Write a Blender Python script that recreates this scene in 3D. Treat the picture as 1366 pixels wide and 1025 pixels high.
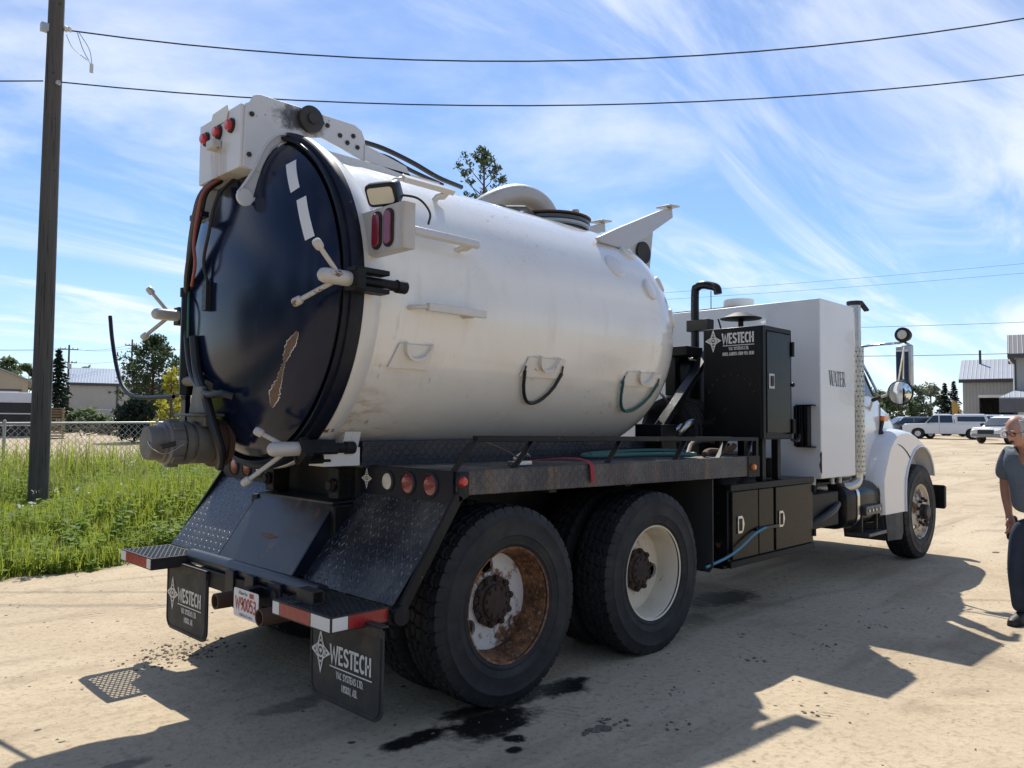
import bpy, bmesh, math, random
import numpy as np
from mathutils import Vector, Matrix, noise

for o in list(bpy.data.objects):
    bpy.data.objects.remove(o, do_unlink=True)
scene = bpy.context.scene
col = scene.collection
R = math.radians
random.seed(7)
RNG = np.random.default_rng(7)

# ------------------------------------------------------------------ camera
# world frame = truck frame: X forward, Y to the truck's left, Z up; origin on the ground below the rearmost axle
F_PX, CX, CY, CZ = 1050.65, -2.981, -4.148, 1.478
YAW, PITCH, ROLL = R(44.762), R(2.762), R(0.456)
fw = Vector((math.cos(YAW) * math.cos(PITCH), math.sin(YAW) * math.cos(PITCH), math.sin(PITCH)))
rt0 = Vector((math.sin(YAW), -math.cos(YAW), 0)); up0 = rt0.cross(fw)
rt = rt0 * math.cos(ROLL) + up0 * math.sin(ROLL)
up = -rt0 * math.sin(ROLL) + up0 * math.cos(ROLL)
cam_data = bpy.data.cameras.new("camera")
cam = bpy.data.objects.new("camera", cam_data)
col.objects.link(cam)
cam_data.sensor_fit = 'HORIZONTAL'; cam_data.sensor_width = 36.0
cam_data.lens = F_PX / 1366.0 * 36.0
cam_data.clip_start = 0.05; cam_data.clip_end = 9000
M = Matrix((rt, up, -fw)).transposed().to_4x4()
M.translation = Vector((CX, CY, CZ))
cam.matrix_world = M
scene.camera = cam

# ------------------------------------------------------------------ light and sky
SUN = Vector((0.53, 0.585, 1.0)).normalized()
EXPOSURE = 0.63
w = bpy.data.worlds.new("World"); scene.world = w; w.use_nodes = True
nt = w.node_tree; nt.nodes.clear()
def wn(t, **k):
    n = nt.nodes.new(t)
    for a, b in k.items():
        setattr(n, a, b)
    return n
def wl(a, b): nt.links.new(a, b)
def wmath(op, a, b=None, clamp=False):
    n = wn('ShaderNodeMath', operation=op, use_clamp=clamp)
    for i, v in enumerate((a, b)):
        if v is None: continue
        if isinstance(v, (int, float)): n.inputs[i].default_value = v
        else: wl(v, n.inputs[i])
    return n.outputs[0]
sky = wn('ShaderNodeTexSky', sky_type='NISHITA', sun_disc=False)
sky.sun_elevation = math.asin(SUN.z)
sky.sun_rotation = math.atan2(SUN.x, SUN.y)
sky.altitude = 700; sky.air_density = 1.0; sky.dust_density = 0.5; sky.ozone_density = 2.2
tc = wn('ShaderNodeTexCoord')
sep = wn('ShaderNodeSeparateXYZ'); wl(tc.outputs['Generated'], sep.inputs[0])
zc = wmath('ADD', wmath('MAXIMUM', sep.outputs[2], 0.0), 0.16)
px = wmath('DIVIDE', sep.outputs[0], zc); py = wmath('DIVIDE', sep.outputs[1], zc)
comb = wn('ShaderNodeCombineXYZ'); wl(px, comb.inputs[0]); wl(py, comb.inputs[1])
def cloud_layer(rot, scl, loc, scale, detail, rough, dist, lo, hi):
    mp = wn('ShaderNodeMapping'); wl(comb.outputs[0], mp.inputs[0])
    mp.inputs['Rotation'].default_value = (0, 0, R(rot)); mp.inputs['Scale'].default_value = (scl[0], scl[1], 1)
    mp.inputs['Location'].default_value = loc
    nz = wn('ShaderNodeTexNoise'); wl(mp.outputs[0], nz.inputs['Vector'])
    nz.inputs['Scale'].default_value = scale; nz.inputs['Detail'].default_value = detail
    nz.inputs['Roughness'].default_value = rough; nz.inputs['Distortion'].default_value = dist
    mr = wn('ShaderNodeMapRange', interpolation_type='SMOOTHSTEP'); wl(nz.outputs[0], mr.inputs[0])
    mr.inputs[1].default_value = lo; mr.inputs[2].default_value = hi
    return mr.outputs[0]
c1 = cloud_layer(-62, (0.42, 1.7), (3.1, 0.4, 0), 1.30, 11, 0.62, 1.0, 0.44, 0.74)      # long cirrus streaks
c2 = cloud_layer(20, (1.0, 0.8), (7.3, 2.1, 0), 0.60, 4, 0.5, 0.3, 0.36, 0.62)         # where the cirrus gathers
c3 = cloud_layer(-15, (1.0, 1.0), (1.7, 5.2, 0), 0.50, 8, 0.58, 0.5, 0.57, 0.74)       # heavier low clouds
cir = wmath('MULTIPLY', c1, wmath('ADD', wmath('MULTIPLY', c2, 0.62), 0.38))
mask = wmath('MAXIMUM', wmath('MULTIPLY', cir, 0.85), wmath('MULTIPLY', c3, 0.7))
mask = wmath('MINIMUM', wmath('ADD', mask, 0.04), 0.95)
hz = wn('ShaderNodeMapRange', interpolation_type='SMOOTHSTEP'); wl(sep.outputs[2], hz.inputs[0])
hz.inputs[1].default_value = 0.0; hz.inputs[2].default_value = 0.22; hz.inputs[3].default_value = 0.26; hz.inputs[4].default_value = 0.0
mask = wmath('MINIMUM', wmath('ADD', mask, hz.outputs[0]), 0.95)
tint = wn('ShaderNodeMix', data_type='RGBA', blend_type='MULTIPLY'); tint.inputs[0].default_value = 1.0
wl(sky.outputs[0], tint.inputs[6]); tint.inputs[7].default_value = (0.65, 0.80, 0.98, 1)
mix = wn('ShaderNodeMix', data_type='RGBA')
wl(mask, mix.inputs[0]); wl(tint.outputs[2], mix.inputs[6])
mix.inputs[7].default_value = (6.6, 6.9, 7.2, 1)
bg = wn('ShaderNodeBackground'); bg.inputs[1].default_value = 0.102
wl(mix.outputs[2], bg.inputs[0])
wo = wn('ShaderNodeOutputWorld'); wl(bg.outputs[0], wo.inputs[0])

sun_data = bpy.data.lights.new("sun", 'SUN'); sun_data.energy = 3.85; sun_data.angle = R(0.55)
sun_data.color = (1.0, 0.95, 0.86)
sun = bpy.data.objects.new("sun", sun_data); col.objects.link(sun)
sun.rotation_euler = SUN.to_track_quat('Z', 'Y').to_euler()
sun.location = (20, 22, 40)
vs = scene.view_settings
vs.view_transform = 'Standard'; vs.look = 'None'; vs.exposure = EXPOSURE; vs.gamma = 1.0; vs.use_curve_mapping = False
scene.render.engine = 'CYCLES'
scene.cycles.max_bounces = 8
scene.render.resolution_x = 1024; scene.render.resolution_y = 768

# ------------------------------------------------------------------ mesh helpers
class MB:
    def __init__(s): s.v = []; s.f = []
    def add(s, vs, fs):
        b = len(s.v); s.v.extend([tuple(p) for p in vs]); s.f.extend([tuple(i + b for i in f) for f in fs]); return s
    def box(s, x0, x1, y0, y1, z0, z1):
        v = [(x, y, z) for z in (z0, z1) for y in (y0, y1) for x in (x0, x1)]
        return s.add(v, [(0, 2, 3, 1), (4, 5, 7, 6), (0, 1, 5, 4), (2, 6, 7, 3), (0, 4, 6, 2), (1, 3, 7, 5)])
    def beam(s, p, q, w_, h_, upv=(0, 0, 1)):
        p = Vector(p); q = Vector(q); d = (q - p).normalized(); u = Vector(upv)
        a = d.cross(u)
        if a.length < 1e-4: a = d.cross(Vector((0, 1, 0)))
        a.normalize(); b = a.cross(d).normalized()
        v = []
        for c in (p, q):
            for i, j in ((-1, -1), (1, -1), (1, 1), (-1, 1)):
                v.append(c + a * i * w_ / 2 + b * j * h_ / 2)
        return s.add(v, [(0, 1, 2, 3)[::-1], (4, 5, 6, 7), (0, 1, 5, 4), (1, 2, 6, 5), (2, 3, 7, 6), (3, 0, 4, 7)])
    def tube(s, pts, r, n=10, caps=True):
        pts = [Vector(p) for p in pts]; m = len(pts)
        rr = r if isinstance(r, (list, tuple)) else [r] * m
        t0 = (pts[1] - pts[0]).normalized()
        a = t0.cross(Vector((0, 0, 1)))
        if a.length < 1e-3: a = t0.cross(Vector((1, 0, 0)))
        a.normalize(); V = []
        for i, p in enumerate(pts):
            if i == 0: t = t0
            elif i == m - 1: t = (pts[-1] - pts[-2]).normalized()
            else: t = ((pts[i + 1] - p).normalized() + (p - pts[i - 1]).normalized()).normalized()
            a = (a - t * a.dot(t)).normalized(); b = t.cross(a)
            for k in range(n):
                g = 2 * math.pi * k / n
                V.append(p + (a * math.cos(g) + b * math.sin(g)) * rr[i])
        Fs = [(i * n + k, i * n + (k + 1) % n, (i + 1) * n + (k + 1) % n, (i + 1) * n + k) for i in range(m - 1) for k in range(n)]
        if caps:
            Fs.append(tuple(range(n))[::-1]); Fs.append(tuple((m - 1) * n + k for k in range(n)))
        return s.add(V, Fs)
    def lathe(s, prof, o, d, n=32, caps=True):
        """prof: (radius, distance along d)"""
        o = Vector(o); d = Vector(d).normalized()
        a = d.cross(Vector((0, 0, 1)))
        if a.length < 1e-3: a = d.cross(Vector((1, 0, 0)))
        a.normalize(); b = d.cross(a); V = []; m = len(prof)
        for r_, h_ in prof:
            for k in range(n):
                g = 2 * math.pi * k / n
                V.append(o + d * h_ + (a * math.cos(g) + b * math.sin(g)) * max(r_, 1e-5))
        Fs = [(i * n + k, i * n + (k + 1) % n, (i + 1) * n + (k + 1) % n, (i + 1) * n + k) for i in range(m - 1) for k in range(n)]
        if caps:
            if prof[0][0] > 1e-4: Fs.append(tuple(range(n))[::-1])
            if prof[-1][0] > 1e-4: Fs.append(tuple((m - 1) * n + k for k in range(n)))
        return s.add(V, Fs)
    def prism(s, poly, ext):
        n = len(poly); e = Vector(ext)
        V = [Vector(p) for p in poly] + [Vector(p) + e for p in poly]
        return s.add(V, [tuple(range(n))[::-1], tuple(range(n, 2 * n))] + [(i, (i + 1) % n, n + (i + 1) % n, n + i) for i in range(n)])
    def loft(s, rings, caps=True):
        n = len(rings[0]); V = [p for r_ in rings for p in r_]; m = len(rings)
        Fs = [(i * n + k, i * n + (k + 1) % n, (i + 1) * n + (k + 1) % n, (i + 1) * n + k) for i in range(m - 1) for k in range(n)]
        if caps: Fs += [tuple(range(n))[::-1], tuple((m - 1) * n + k for k in range(n))]
        return s.add(V, Fs)
    def ball(s, c, r, n=14, m=9, sc=(1, 1, 1)):
        c = Vector(c)
        V = []
        for i in range(m + 1):
            t = math.pi * i / m
            for k in range(n):
                g = 2 * math.pi * k / n
                V.append((c.x + r * sc[0] * math.sin(t) * math.cos(g), c.y + r * sc[1] * math.sin(t) * math.sin(g), c.z + r * sc[2] * math.cos(t)))
        return s.add(V, [(i * n + k, (i + 1) * n + k, (i + 1) * n + (k + 1) % n, i * n + (k + 1) % n) for i in range(m) for k in range(n)])

def mesh_from(name, mb, mt, smooth=35):
    me = bpy.data.meshes.new(name)
    me.from_pydata(mb.v, [], mb.f); me.validate()
    bm = bmesh.new(); bm.from_mesh(me)
    bmesh.ops.remove_doubles(bm, verts=bm.verts, dist=2e-5)
    bmesh.ops.recalc_face_normals(bm, faces=bm.faces)
    bm.to_mesh(me); bm.free()
    if mt is not None: me.materials.append(mt)
    if smooth:
        me.polygons.foreach_set('use_smooth', [True] * len(me.polygons))
        me.set_sharp_from_angle(angle=R(smooth))
    me.update()
    return me
def obj(name, mb, mt, parent=None, smooth=35, bevel=0.0, seg=2, me=None):
    if me is None: me = mesh_from(name, mb, mt, smooth)
    o = bpy.data.objects.new(name, me); col.objects.link(o)
    if parent is not None: o.parent = parent
    if bevel:
        b = o.modifiers.new('bevel', 'BEVEL'); b.width = bevel; b.segments = seg; b.limit_method = 'ANGLE'; b.angle_limit = R(40)
        b.harden_normals = False
    return o
def empty(name, loc=(0, 0, 0), parent=None, rz=0.0):
    o = bpy.data.objects.new(name, None); col.objects.link(o); o.location = loc; o.rotation_euler = (0, 0, rz)
    o.empty_display_size = 0.2
    if parent is not None: o.parent = parent
    return o
def tag(o, label, cat, group=None, kind=None):
    o['label'] = label; o['category'] = cat
    if group: o['group'] = group
    if kind: o['kind'] = kind
    return o
def copy_tree(o, parent=None):
    c = o.copy(); col.objects.link(c)
    if parent is not None: c.parent = parent
    for ch in list(o.children): copy_tree(ch, c)
    return c
def bez(pts, n=8):
    """Catmull-Rom through the points"""
    P = [Vector(p) for p in pts]; P = [P[0] * 2 - P[1]] + P + [P[-1] * 2 - P[-2]]; out = []
    for i in range(1, len(P) - 2):
        for k in range(n):
            t = k / n; a, b, c, d = P[i - 1], P[i], P[i + 1], P[i + 2]
            out.append(0.5 * ((2 * b) + (c - a) * t + (2 * a - 5 * b + 4 * c - d) * t * t + (3 * b - a - 3 * c + d) * t ** 3))
    out.append(P[-2]); return out
def rrect(cx, cy, hx, hy, r, n=5):
    out = []
    for sx, sy, a0 in ((1, 1, 0), (-1, 1, 90), (-1, -1, 180), (1, -1, 270)):
        for k in range(n):
            a = R(a0 + 90 * k / (n - 1)); out.append((cx + sx * (hx - r) + r * math.cos(a), cy + sy * (hy - r) + r * math.sin(a)))
    return out

# ------------------------------------------------------------------ materials
MATS = {}
class NB:
    """small node-building helper"""
    def __init__(s, name):
        s.m = bpy.data.materials.new(name); s.m.use_nodes = True
        s.t = s.m.node_tree; s.t.nodes.clear()
        s.out = s.t.nodes.new('ShaderNodeOutputMaterial'); s.bsdf = s.t.nodes.new('ShaderNodeBsdfPrincipled')
        s.t.links.new(s.bsdf.outputs[0], s.out.inputs[0])
        g = s.t.nodes.new('ShaderNodeNewGeometry'); s.pos = g.outputs['Position']; s.geo = g
        MATS[name] = s.m
    def new(s, t, **k):
        n = s.t.nodes.new(t)
        for a, b in k.items(): setattr(n, a, b)
        return n
    def set(s, sock, v):
        if isinstance(v, bpy.types.NodeSocket): s.t.links.new(v, sock)
        elif isinstance(v, (tuple, list)) and len(v) == 3 and sock.type == 'RGBA': sock.default_value = (*v, 1)
        else: sock.default_value = v
    def math(s, op, a, b=0.0, c=0.0, clamp=False):
        n = s.new('ShaderNodeMath', operation=op, use_clamp=clamp)
        for i, v in enumerate((a, b, c)): s.set(n.inputs[i], v)
        return n.outputs[0]
    def mapping(s, scale=(1, 1, 1), rot=(0, 0, 0), loc=(0, 0, 0), vec=None):
        n = s.new('ShaderNodeMapping'); s.set(n.inputs[0], vec or s.pos)
        n.inputs['Scale'].default_value = scale; n.inputs['Rotation'].default_value = rot; n.inputs['Location'].default_value = loc
        return n.outputs[0]
    def noise(s, scale, detail=4, rough=0.55, dist=0.0, vec=None):
        n = s.new('ShaderNodeTexNoise'); s.set(n.inputs['Vector'], vec or s.pos)
        n.inputs['Scale'].default_value = scale; n.inputs['Detail'].default_value = detail
        n.inputs['Roughness'].default_value = rough; n.inputs['Distortion'].default_value = dist
        return n.outputs[0]
    def rng(s, v, a, b, c=0.0, d=1.0):
        n = s.new('ShaderNodeMapRange', interpolation_type='SMOOTHSTEP'); s.set(n.inputs[0], v)
        for i, x in enumerate((a, b, c, d)): n.inputs[i + 1].default_value = x
        return n.outputs[0]
    def mix(s, f, a, b, mode='MIX'):
        n = s.new('ShaderNodeMix', data_type='RGBA', blend_type=mode)
        s.set(n.inputs[0], f); s.set(n.inputs[6], a); s.set(n.inputs[7], b)
        return n.outputs[2]
    def bump(s, h, strength=0.3, dist=0.01, normal=None):
        n = s.new('ShaderNodeBump'); s.set(n.inputs['Height'], h); n.inputs['Strength'].default_value = strength; n.inputs['Distance'].default_value = dist
        if normal is not None: s.set(n.inputs['Normal'], normal)
        return n.outputs[0]
    def fin(s, color=None, rough=None, metal=None, normal=None, coat=None, spec=None):
        b = s.bsdf.inputs
        for k, v in (('Base Color', color), ('Roughness', rough), ('Metallic', metal), ('Normal', normal), ('Coat Weight', coat), ('Specular IOR Level', spec)):
            if v is not None: s.set(b[k], v)
        return s.m

def simple(name, c, rough=0.5, metal=0.0, var=0.12, scale=6, bump=0.0, spec=None, coat=None):
    n = NB(name); nz = n.noise(scale, 5, 0.6)
    c2 = tuple(min(1, x * (1 - var)) for x in c); c1_ = tuple(min(1, x * (1 + var)) for x in c)
    colr = n.mix(nz, c2, c1_)
    rg = n.rng(n.noise(scale * 2.3, 3), 0.3, 0.7, max(0.02, rough - 0.07), min(1, rough + 0.07))
    return n.fin(colr, rg, metal, n.bump(n.noise(scale * 14, 3), bump, 0.004) if bump else None, coat, spec)

def paint(name, c, rough=0.3, dust=(0.42, 0.36, 0.27), amt=0.3, streak=0.0, chips=0.0, chipc=(0.16, 0.07, 0.03), coat=0.3, scale=3.0, wave=0.0, spec=None):
    """vehicle paint: blotchy dust, vertical run marks, chipped rusty spots"""
    n = NB(name)
    d1 = n.rng(n.noise(scale, 7, 0.65), 0.48, 0.78, 0, amt)
    sv = n.mapping((14, 14, 0.9)); st = n.rng(n.noise(1.6, 5, 0.6, vec=sv), 0.55, 0.8, 0, streak)
    sp = n.rng(n.noise(60, 2, 0.5), 0.66, 0.74, 0, amt * 0.9)
    dm = n.math('MAXIMUM', n.math('MAXIMUM', d1, st), sp)
    cc = n.mix(dm, c, dust)
    if chips:
        ch = n.rng(n.math('ADD', n.noise(9, 8, 0.7), n.math('MULTIPLY', n.noise(1.3, 3), 0.35)), 0.86 - chips * .2, 0.88 - chips * .2)
        cc = n.mix(ch, cc, chipc)
    rg = n.math('ADD', rough, n.math('MULTIPLY', dm, 0.5), clamp=True)
    nm = n.bump(n.math('ADD', n.noise(220, 2), n.math('MULTIPLY', n.noise(2.2, 2), wave)), 0.06, 0.004)
    return n.fin(cc, rg, 0.0, nm, coat, spec)

def tread(name, c, uax, vax, pitch=0.029, rust=0.0, dustamt=0.25, rough=0.42, glint=0.6):
    """checker (tread) plate: crossed raised lozenges on the two given axes of the position"""
    n = NB(name); s = n.new('ShaderNodeSeparateXYZ'); n.set(s.inputs[0], n.pos)
    u = n.math('DIVIDE', s.outputs['XYZ'.index(uax)], pitch); v = n.math('DIVIDE', s.outputs['XYZ'.index(vax)], pitch)
    fu = n.math('SUBTRACT', n.math('FRACT', u), 0.5); fv = n.math('SUBTRACT', n.math('FRACT', v), 0.5)
    par = n.math('MODULO', n.math('ABSOLUTE', n.math('ADD', n.math('FLOOR', u), n.math('FLOOR', v))), 2.0)
    sg = n.math('SUBTRACT', n.math('MULTIPLY', par, 2.0), 1.0)
    a = n.math('MULTIPLY', n.math('ADD', fu, n.math('MULTIPLY', fv, sg)), 0.7071)
    b = n.math('MULTIPLY', n.math('SUBTRACT', fu, n.math('MULTIPLY', fv, sg)), 0.7071)
    e = n.math('ADD', n.math('POWER', n.math('DIVIDE', n.math('ABSOLUTE', a), 0.60), 2.0), n.math('POWER', n.math('DIVIDE', n.math('ABSOLUTE', b), 0.17), 2.0))
    loz = n.rng(e, 0.25, 1.0, 1.0, 0.0)
    d1 = n.rng(n.noise(3.2, 6, 0.65), 0.42, 0.75, 0, dustamt)
    worn_glint = n.math('MULTIPLY', loz, n.rng(n.noise(55, 3), 0.5, 0.62, 0, glint)); worn_glint = n.math('MULTIPLY', worn_glint, n.rng(n.noise(2.6, 5, .6), .34, .60, .35, 1.0))  # pale lozenge specks: wear plus glints put into the colour
    cc = n.mix(d1, c, (0.30, 0.27, 0.22)); cc = n.mix(worn_glint, cc, (0.32, 0.32, 0.33))
    if rust:
        sv = n.mapping((9, 9, 1.4)); rs = n.rng(n.noise(1.3, 6, 0.65, vec=sv), 0.48, 0.72, 0, rust)
        cc = n.mix(rs, cc, (0.13, 0.075, 0.045))
    rg = n.math('ADD', rough, n.math('MULTIPLY', d1, 0.6), clamp=True)
    return n.fin(cc, rg, 0.0, n.bump(loz, 1.0, 0.005), 0.1)

W = (0.70, 0.685, 0.645)
def tank_white():
    n = NB('tank_white')
    d1 = n.rng(n.noise(1.6, 7, 0.6, 0.4), 0.46, 0.80, 0, 0.34)
    sv = n.mapping((10, 10, 0.8)); st = n.rng(n.noise(1.5, 5, 0.6, vec=sv), 0.52, 0.78, 0, 0.30)
    sc = n.rng(n.noise(1, 4, 0.6, vec=n.mapping((3, 60, 60))), 0.70, 0.74, 0, 0.35)
    fl = n.rng(n.noise(46, 2, 0.5), 0.705, 0.735, 0, 0.8)
    cc = n.mix(n.math('MAXIMUM', d1, st), (0.80, 0.785, 0.735), (0.48, 0.41, 0.29))
    cc = n.mix(n.math('MAXIMUM', n.math('MULTIPLY', sc, n.rng(n.noise(1.1, 3), .5, .65)), n.math('MULTIPLY', fl, n.rng(n.noise(1.9, 3), .52, .66))), cc, (0.16, 0.12, 0.09))
    xyz = n.new('ShaderNodeSeparateXYZ'); n.set(xyz.inputs[0], n.pos)
    spl = n.math('MULTIPLY', n.math('MULTIPLY', n.rng(n.math('ADD', xyz.outputs[0], n.math('MULTIPLY', n.noise(3, 4), .6)), -.45, .25, 1, 0), n.rng(n.math('ADD', xyz.outputs[2], n.math('MULTIPLY', n.noise(4, 4), .5)), 1.6, 2.3, 1, 0)), n.rng(n.noise(1.5, 6, .65, vec=n.mapping((5, 22, 3), rot=(0, R(25), 0))), .40, .68, .1, .8))
    cc = n.mix(spl, cc, (0.38, 0.30, 0.19))
    run = n.math('MULTIPLY', n.rng(n.noise(1.0, 5, .6, vec=n.mapping((26, 26, .8))), .60, .70, 0, .55), n.rng(n.noise(1.2, 3), .50, .62)); cc = n.mix(run, cc, (0.33, 0.21, 0.11))
    rg = n.math('ADD', 0.19, n.math('MULTIPLY', n.math('MAXIMUM', n.math('MAXIMUM', d1, st), spl), 0.7), clamp=True)
    nm = n.bump(n.math('ADD', n.math('MULTIPLY', n.noise(180, 2), 0.05), n.noise(1.7, 2, 0.4)), 0.06, 0.02)
    n.bsdf.inputs['Coat Roughness'].default_value = 0.12
    return n.fin(cc, rg, 0.0, nm, 0.9)
tank_white()
paint('white_paint', W, 0.32, amt=0.22, streak=0.2, chips=0.12)
paint('arm_shaded_white', (0.44, 0.445, 0.45), 0.35, amt=0.25, streak=0.2, chips=0.1)  # the arms' white, greyed in the colour to stand for shade
paint('rung_white', (0.60, 0.59, 0.56), 0.35, amt=0.25, streak=0.2, chips=0.1)
paint('white_panel', (0.72, 0.73, 0.74), 0.36, amt=0.10, streak=0.08, wave=3.0, scale=1.4)
paint('white_rusty', (0.50, 0.485, 0.45), 0.4, dust=(0.36, 0.24, 0.12), amt=0.4, streak=0.55, chips=0.35)
paint('cab_white', (0.76, 0.77, 0.78), 0.16, amt=0.08, streak=0.05, coat=0.6)
paint('navy_gloss', (0.006, 0.011, 0.032), 0.13, dust=(0.10, 0.09, 0.08), amt=0.06, streak=0.06, coat=0.0, wave=5.0, scale=2, spec=0.28)
paint('navy_satin', (0.006, 0.009, 0.020), 0.36, dust=(0.09, 0.08, 0.07), amt=0.18, streak=0.18, chips=0.1, coat=0.0, spec=0.22)
paint('black_paint', (0.006, 0.007, 0.009), 0.30, dust=(0.09, 0.08, 0.07), amt=0.16, streak=0.12, chips=0.05, coat=0.0, spec=0.3)
paint('black_door', (0.007, 0.009, 0.010), 0.22, dust=(0.075, 0.072, 0.064), amt=0.22, streak=0.2, coat=0.0, wave=4.0, spec=0.15)
paint('black_dusty', (0.009, 0.010, 0.012), 0.5, dust=(0.12, 0.10, 0.08), amt=0.30, streak=0.22, coat=0.0, chips=0.1, spec=0.2)
paint('ramp_blue', (0.014, 0.017, 0.026), 0.40, dust=(0.16, 0.15, 0.14), amt=0.5, streak=0.35, chips=0.30, chipc=(0.12, 0.05, 0.03), coat=0.1)
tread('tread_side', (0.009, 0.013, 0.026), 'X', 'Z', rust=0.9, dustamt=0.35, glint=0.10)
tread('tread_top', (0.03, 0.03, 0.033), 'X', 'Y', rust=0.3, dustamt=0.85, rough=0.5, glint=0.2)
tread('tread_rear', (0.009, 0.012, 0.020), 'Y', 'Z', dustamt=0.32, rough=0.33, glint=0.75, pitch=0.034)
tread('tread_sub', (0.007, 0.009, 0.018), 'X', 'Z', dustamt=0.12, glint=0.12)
simple('rubber', (0.020, 0.020, 0.021), 0.7, var=0.25, scale=4)
simple('flap_rubber', (0.030, 0.031, 0.033), 0.62, var=0.45, scale=5, bump=0.25)
simple('hose_black', (0.016, 0.016, 0.017), 0.45, var=0.3, scale=20)
simple('hose_brown', (0.10, 0.075, 0.06), 0.6, var=0.4, scale=20)
simple('wire_red', (0.28, 0.07, 0.05), 0.5, var=0.2)
simple('hose_green', (0.02, 0.11, 0.095), 0.45, var=0.25, scale=12)
simple('strap_red', (0.28, 0.02, 0.03), 0.75, var=0.3, scale=30)
simple('strap_blue', (0.10, 0.27, 0.38), 0.7, var=0.2, scale=30)
simple('dark_steel', (0.045, 0.04, 0.038), 0.6, 0.3, var=0.5, scale=9, bump=0.3)
simple('hub_rust', (0.045, 0.028, 0.022), 0.75, 0.1, var=0.6, scale=14, bump=0.5)
simple('rust_steel', (0.10, 0.055, 0.035), 0.8, 0.1, var=0.5, scale=12, bump=0.4)
simple('cast_grey', (0.17, 0.16, 0.14), 0.55, 0.35, var=0.25, scale=8, bump=0.25)
simple('bright_steel', (0.55, 0.55, 0.54), 0.25, 1.0, var=0.12, scale=8)
simple('chrome', (0.75, 0.75, 0.76), 0.08, 1.0, var=0.05)
simple('galvanised', (0.42, 0.43, 0.43), 0.45, 0.6, var=0.15, scale=5)
simple('stainless', (0.52, 0.51, 0.48), 0.30, 0.85, var=0.2, scale=7)
simple('vinyl_white', (0.74, 0.73, 0.68), 0.5, var=0.06)
simple('tape_white', (0.70, 0.70, 0.68), 0.35, var=0.06)
simple('tape_red', (0.30, 0.012, 0.018), 0.3, var=0.15, scale=20)
simple('plate_white', (0.72, 0.73, 0.74), 0.35, var=0.05)
simple('plate_red', (0.42, 0.03, 0.03), 0.45, var=0.05)
simple('plate_blue', (0.06, 0.10, 0.28), 0.45, var=0.05)
simple('ink_grey', (0.06, 0.06, 0.07), 0.5, var=0.1)
simple('amber', (0.75, 0.20, 0.02), 0.22, var=0.1, coat=0.5)
simple('lens_clear', (0.62, 0.60, 0.50), 0.2, var=0.06, coat=0.4)
simple('lens_dark', (0.22, 0.02, 0.035), 0.18, var=0.1, coat=0.6)
simple('bare_scuff', (0.15, 0.09, 0.058), 0.75, var=0.5, scale=30, bump=0.3)
simple('galv_dark', (0.10, 0.10, 0.10), 0.4, 0.6, var=0.3, scale=15)
def lens_red():
    n = NB('lens_red'); w_ = n.rng(n.noise(90, 1), .3, .7)
    n.fin(n.mix(w_, (0.50, 0.008, 0.012), (0.68, 0.02, 0.02)), 0.15, 0, None, 0.6); n.bsdf.inputs['Transmission Weight'].default_value = 0.15
lens_red()
def mirror_glass():
    n = NB('mirror_glass'); n.fin((0.85, 0.88, 0.88), 0.02, 1.0)
mirror_glass()
def dark_glass():
    n = NB('window_glass'); n.fin((0.012, 0.017, 0.02), 0.04, 0.0, None, 0.5, 0.8)
dark_glass()
def rim_mat(name, base, rust, amt):
    n = NB(name)
    m = n.rng(n.math('ADD', n.noise(5.5, 9, 0.72), n.math('MULTIPLY', n.noise(1.6, 3), 0.45)), 0.78 - amt, 0.88 - amt)
    rc = n.mix(n.rng(n.noise(13, 8, 0.75), .36, .66), tuple(x * 0.30 for x in rust), tuple(min(1, x * 1.5) for x in rust)); rc = n.mix(n.rng(n.noise(48, 4, .7), .54, .68, 0, .6), rc, (0.42, 0.30, 0.20))
    dd = n.rng(n.noise(4, 6), .45, .75, 0, .5)
    cc = n.mix(m, n.mix(dd, base, (0.42, 0.36, 0.27)), rc)
    n.fin(cc, n.math('ADD', 0.42, n.math('MULTIPLY', m, 0.4)), 0.0, n.bump(n.noise(60, 4), 0.2, 0.004))
rim_mat('rim_rusty', (0.50, 0.48, 0.45), (0.18, 0.080, 0.033), 0.27)
rim_mat('disc_rusty', (0.60, 0.60, 0.60), (0.16, 0.07, 0.03), 0.075)
rim_mat('rim_cream', (0.66, 0.60, 0.475), (0.20, 0.12, 0.06), -0.03)
rim_mat('rim_front', (0.62, 0.55, 0.44), (0.12, 0.06, 0.03), 0.05)
def tyre_mat():
    n = NB('tyre')
    d = n.rng(n.noise(5, 7, 0.65), 0.40, 0.72, 0, 0.55); d2 = n.rng(n.noise(40, 3), .5, .75, 0, .25)
    cc = n.mix(n.math('MAXIMUM', d, d2), (0.0115, 0.013, 0.0165), (0.046, 0.043, 0.041))
    n.fin(cc, n.rng(n.noise(7, 3), .3, .7, .58, .75), 0, n.bump(n.noise(120, 3), 0.12, 0.003), None, 0.4)
tyre_mat()
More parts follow.
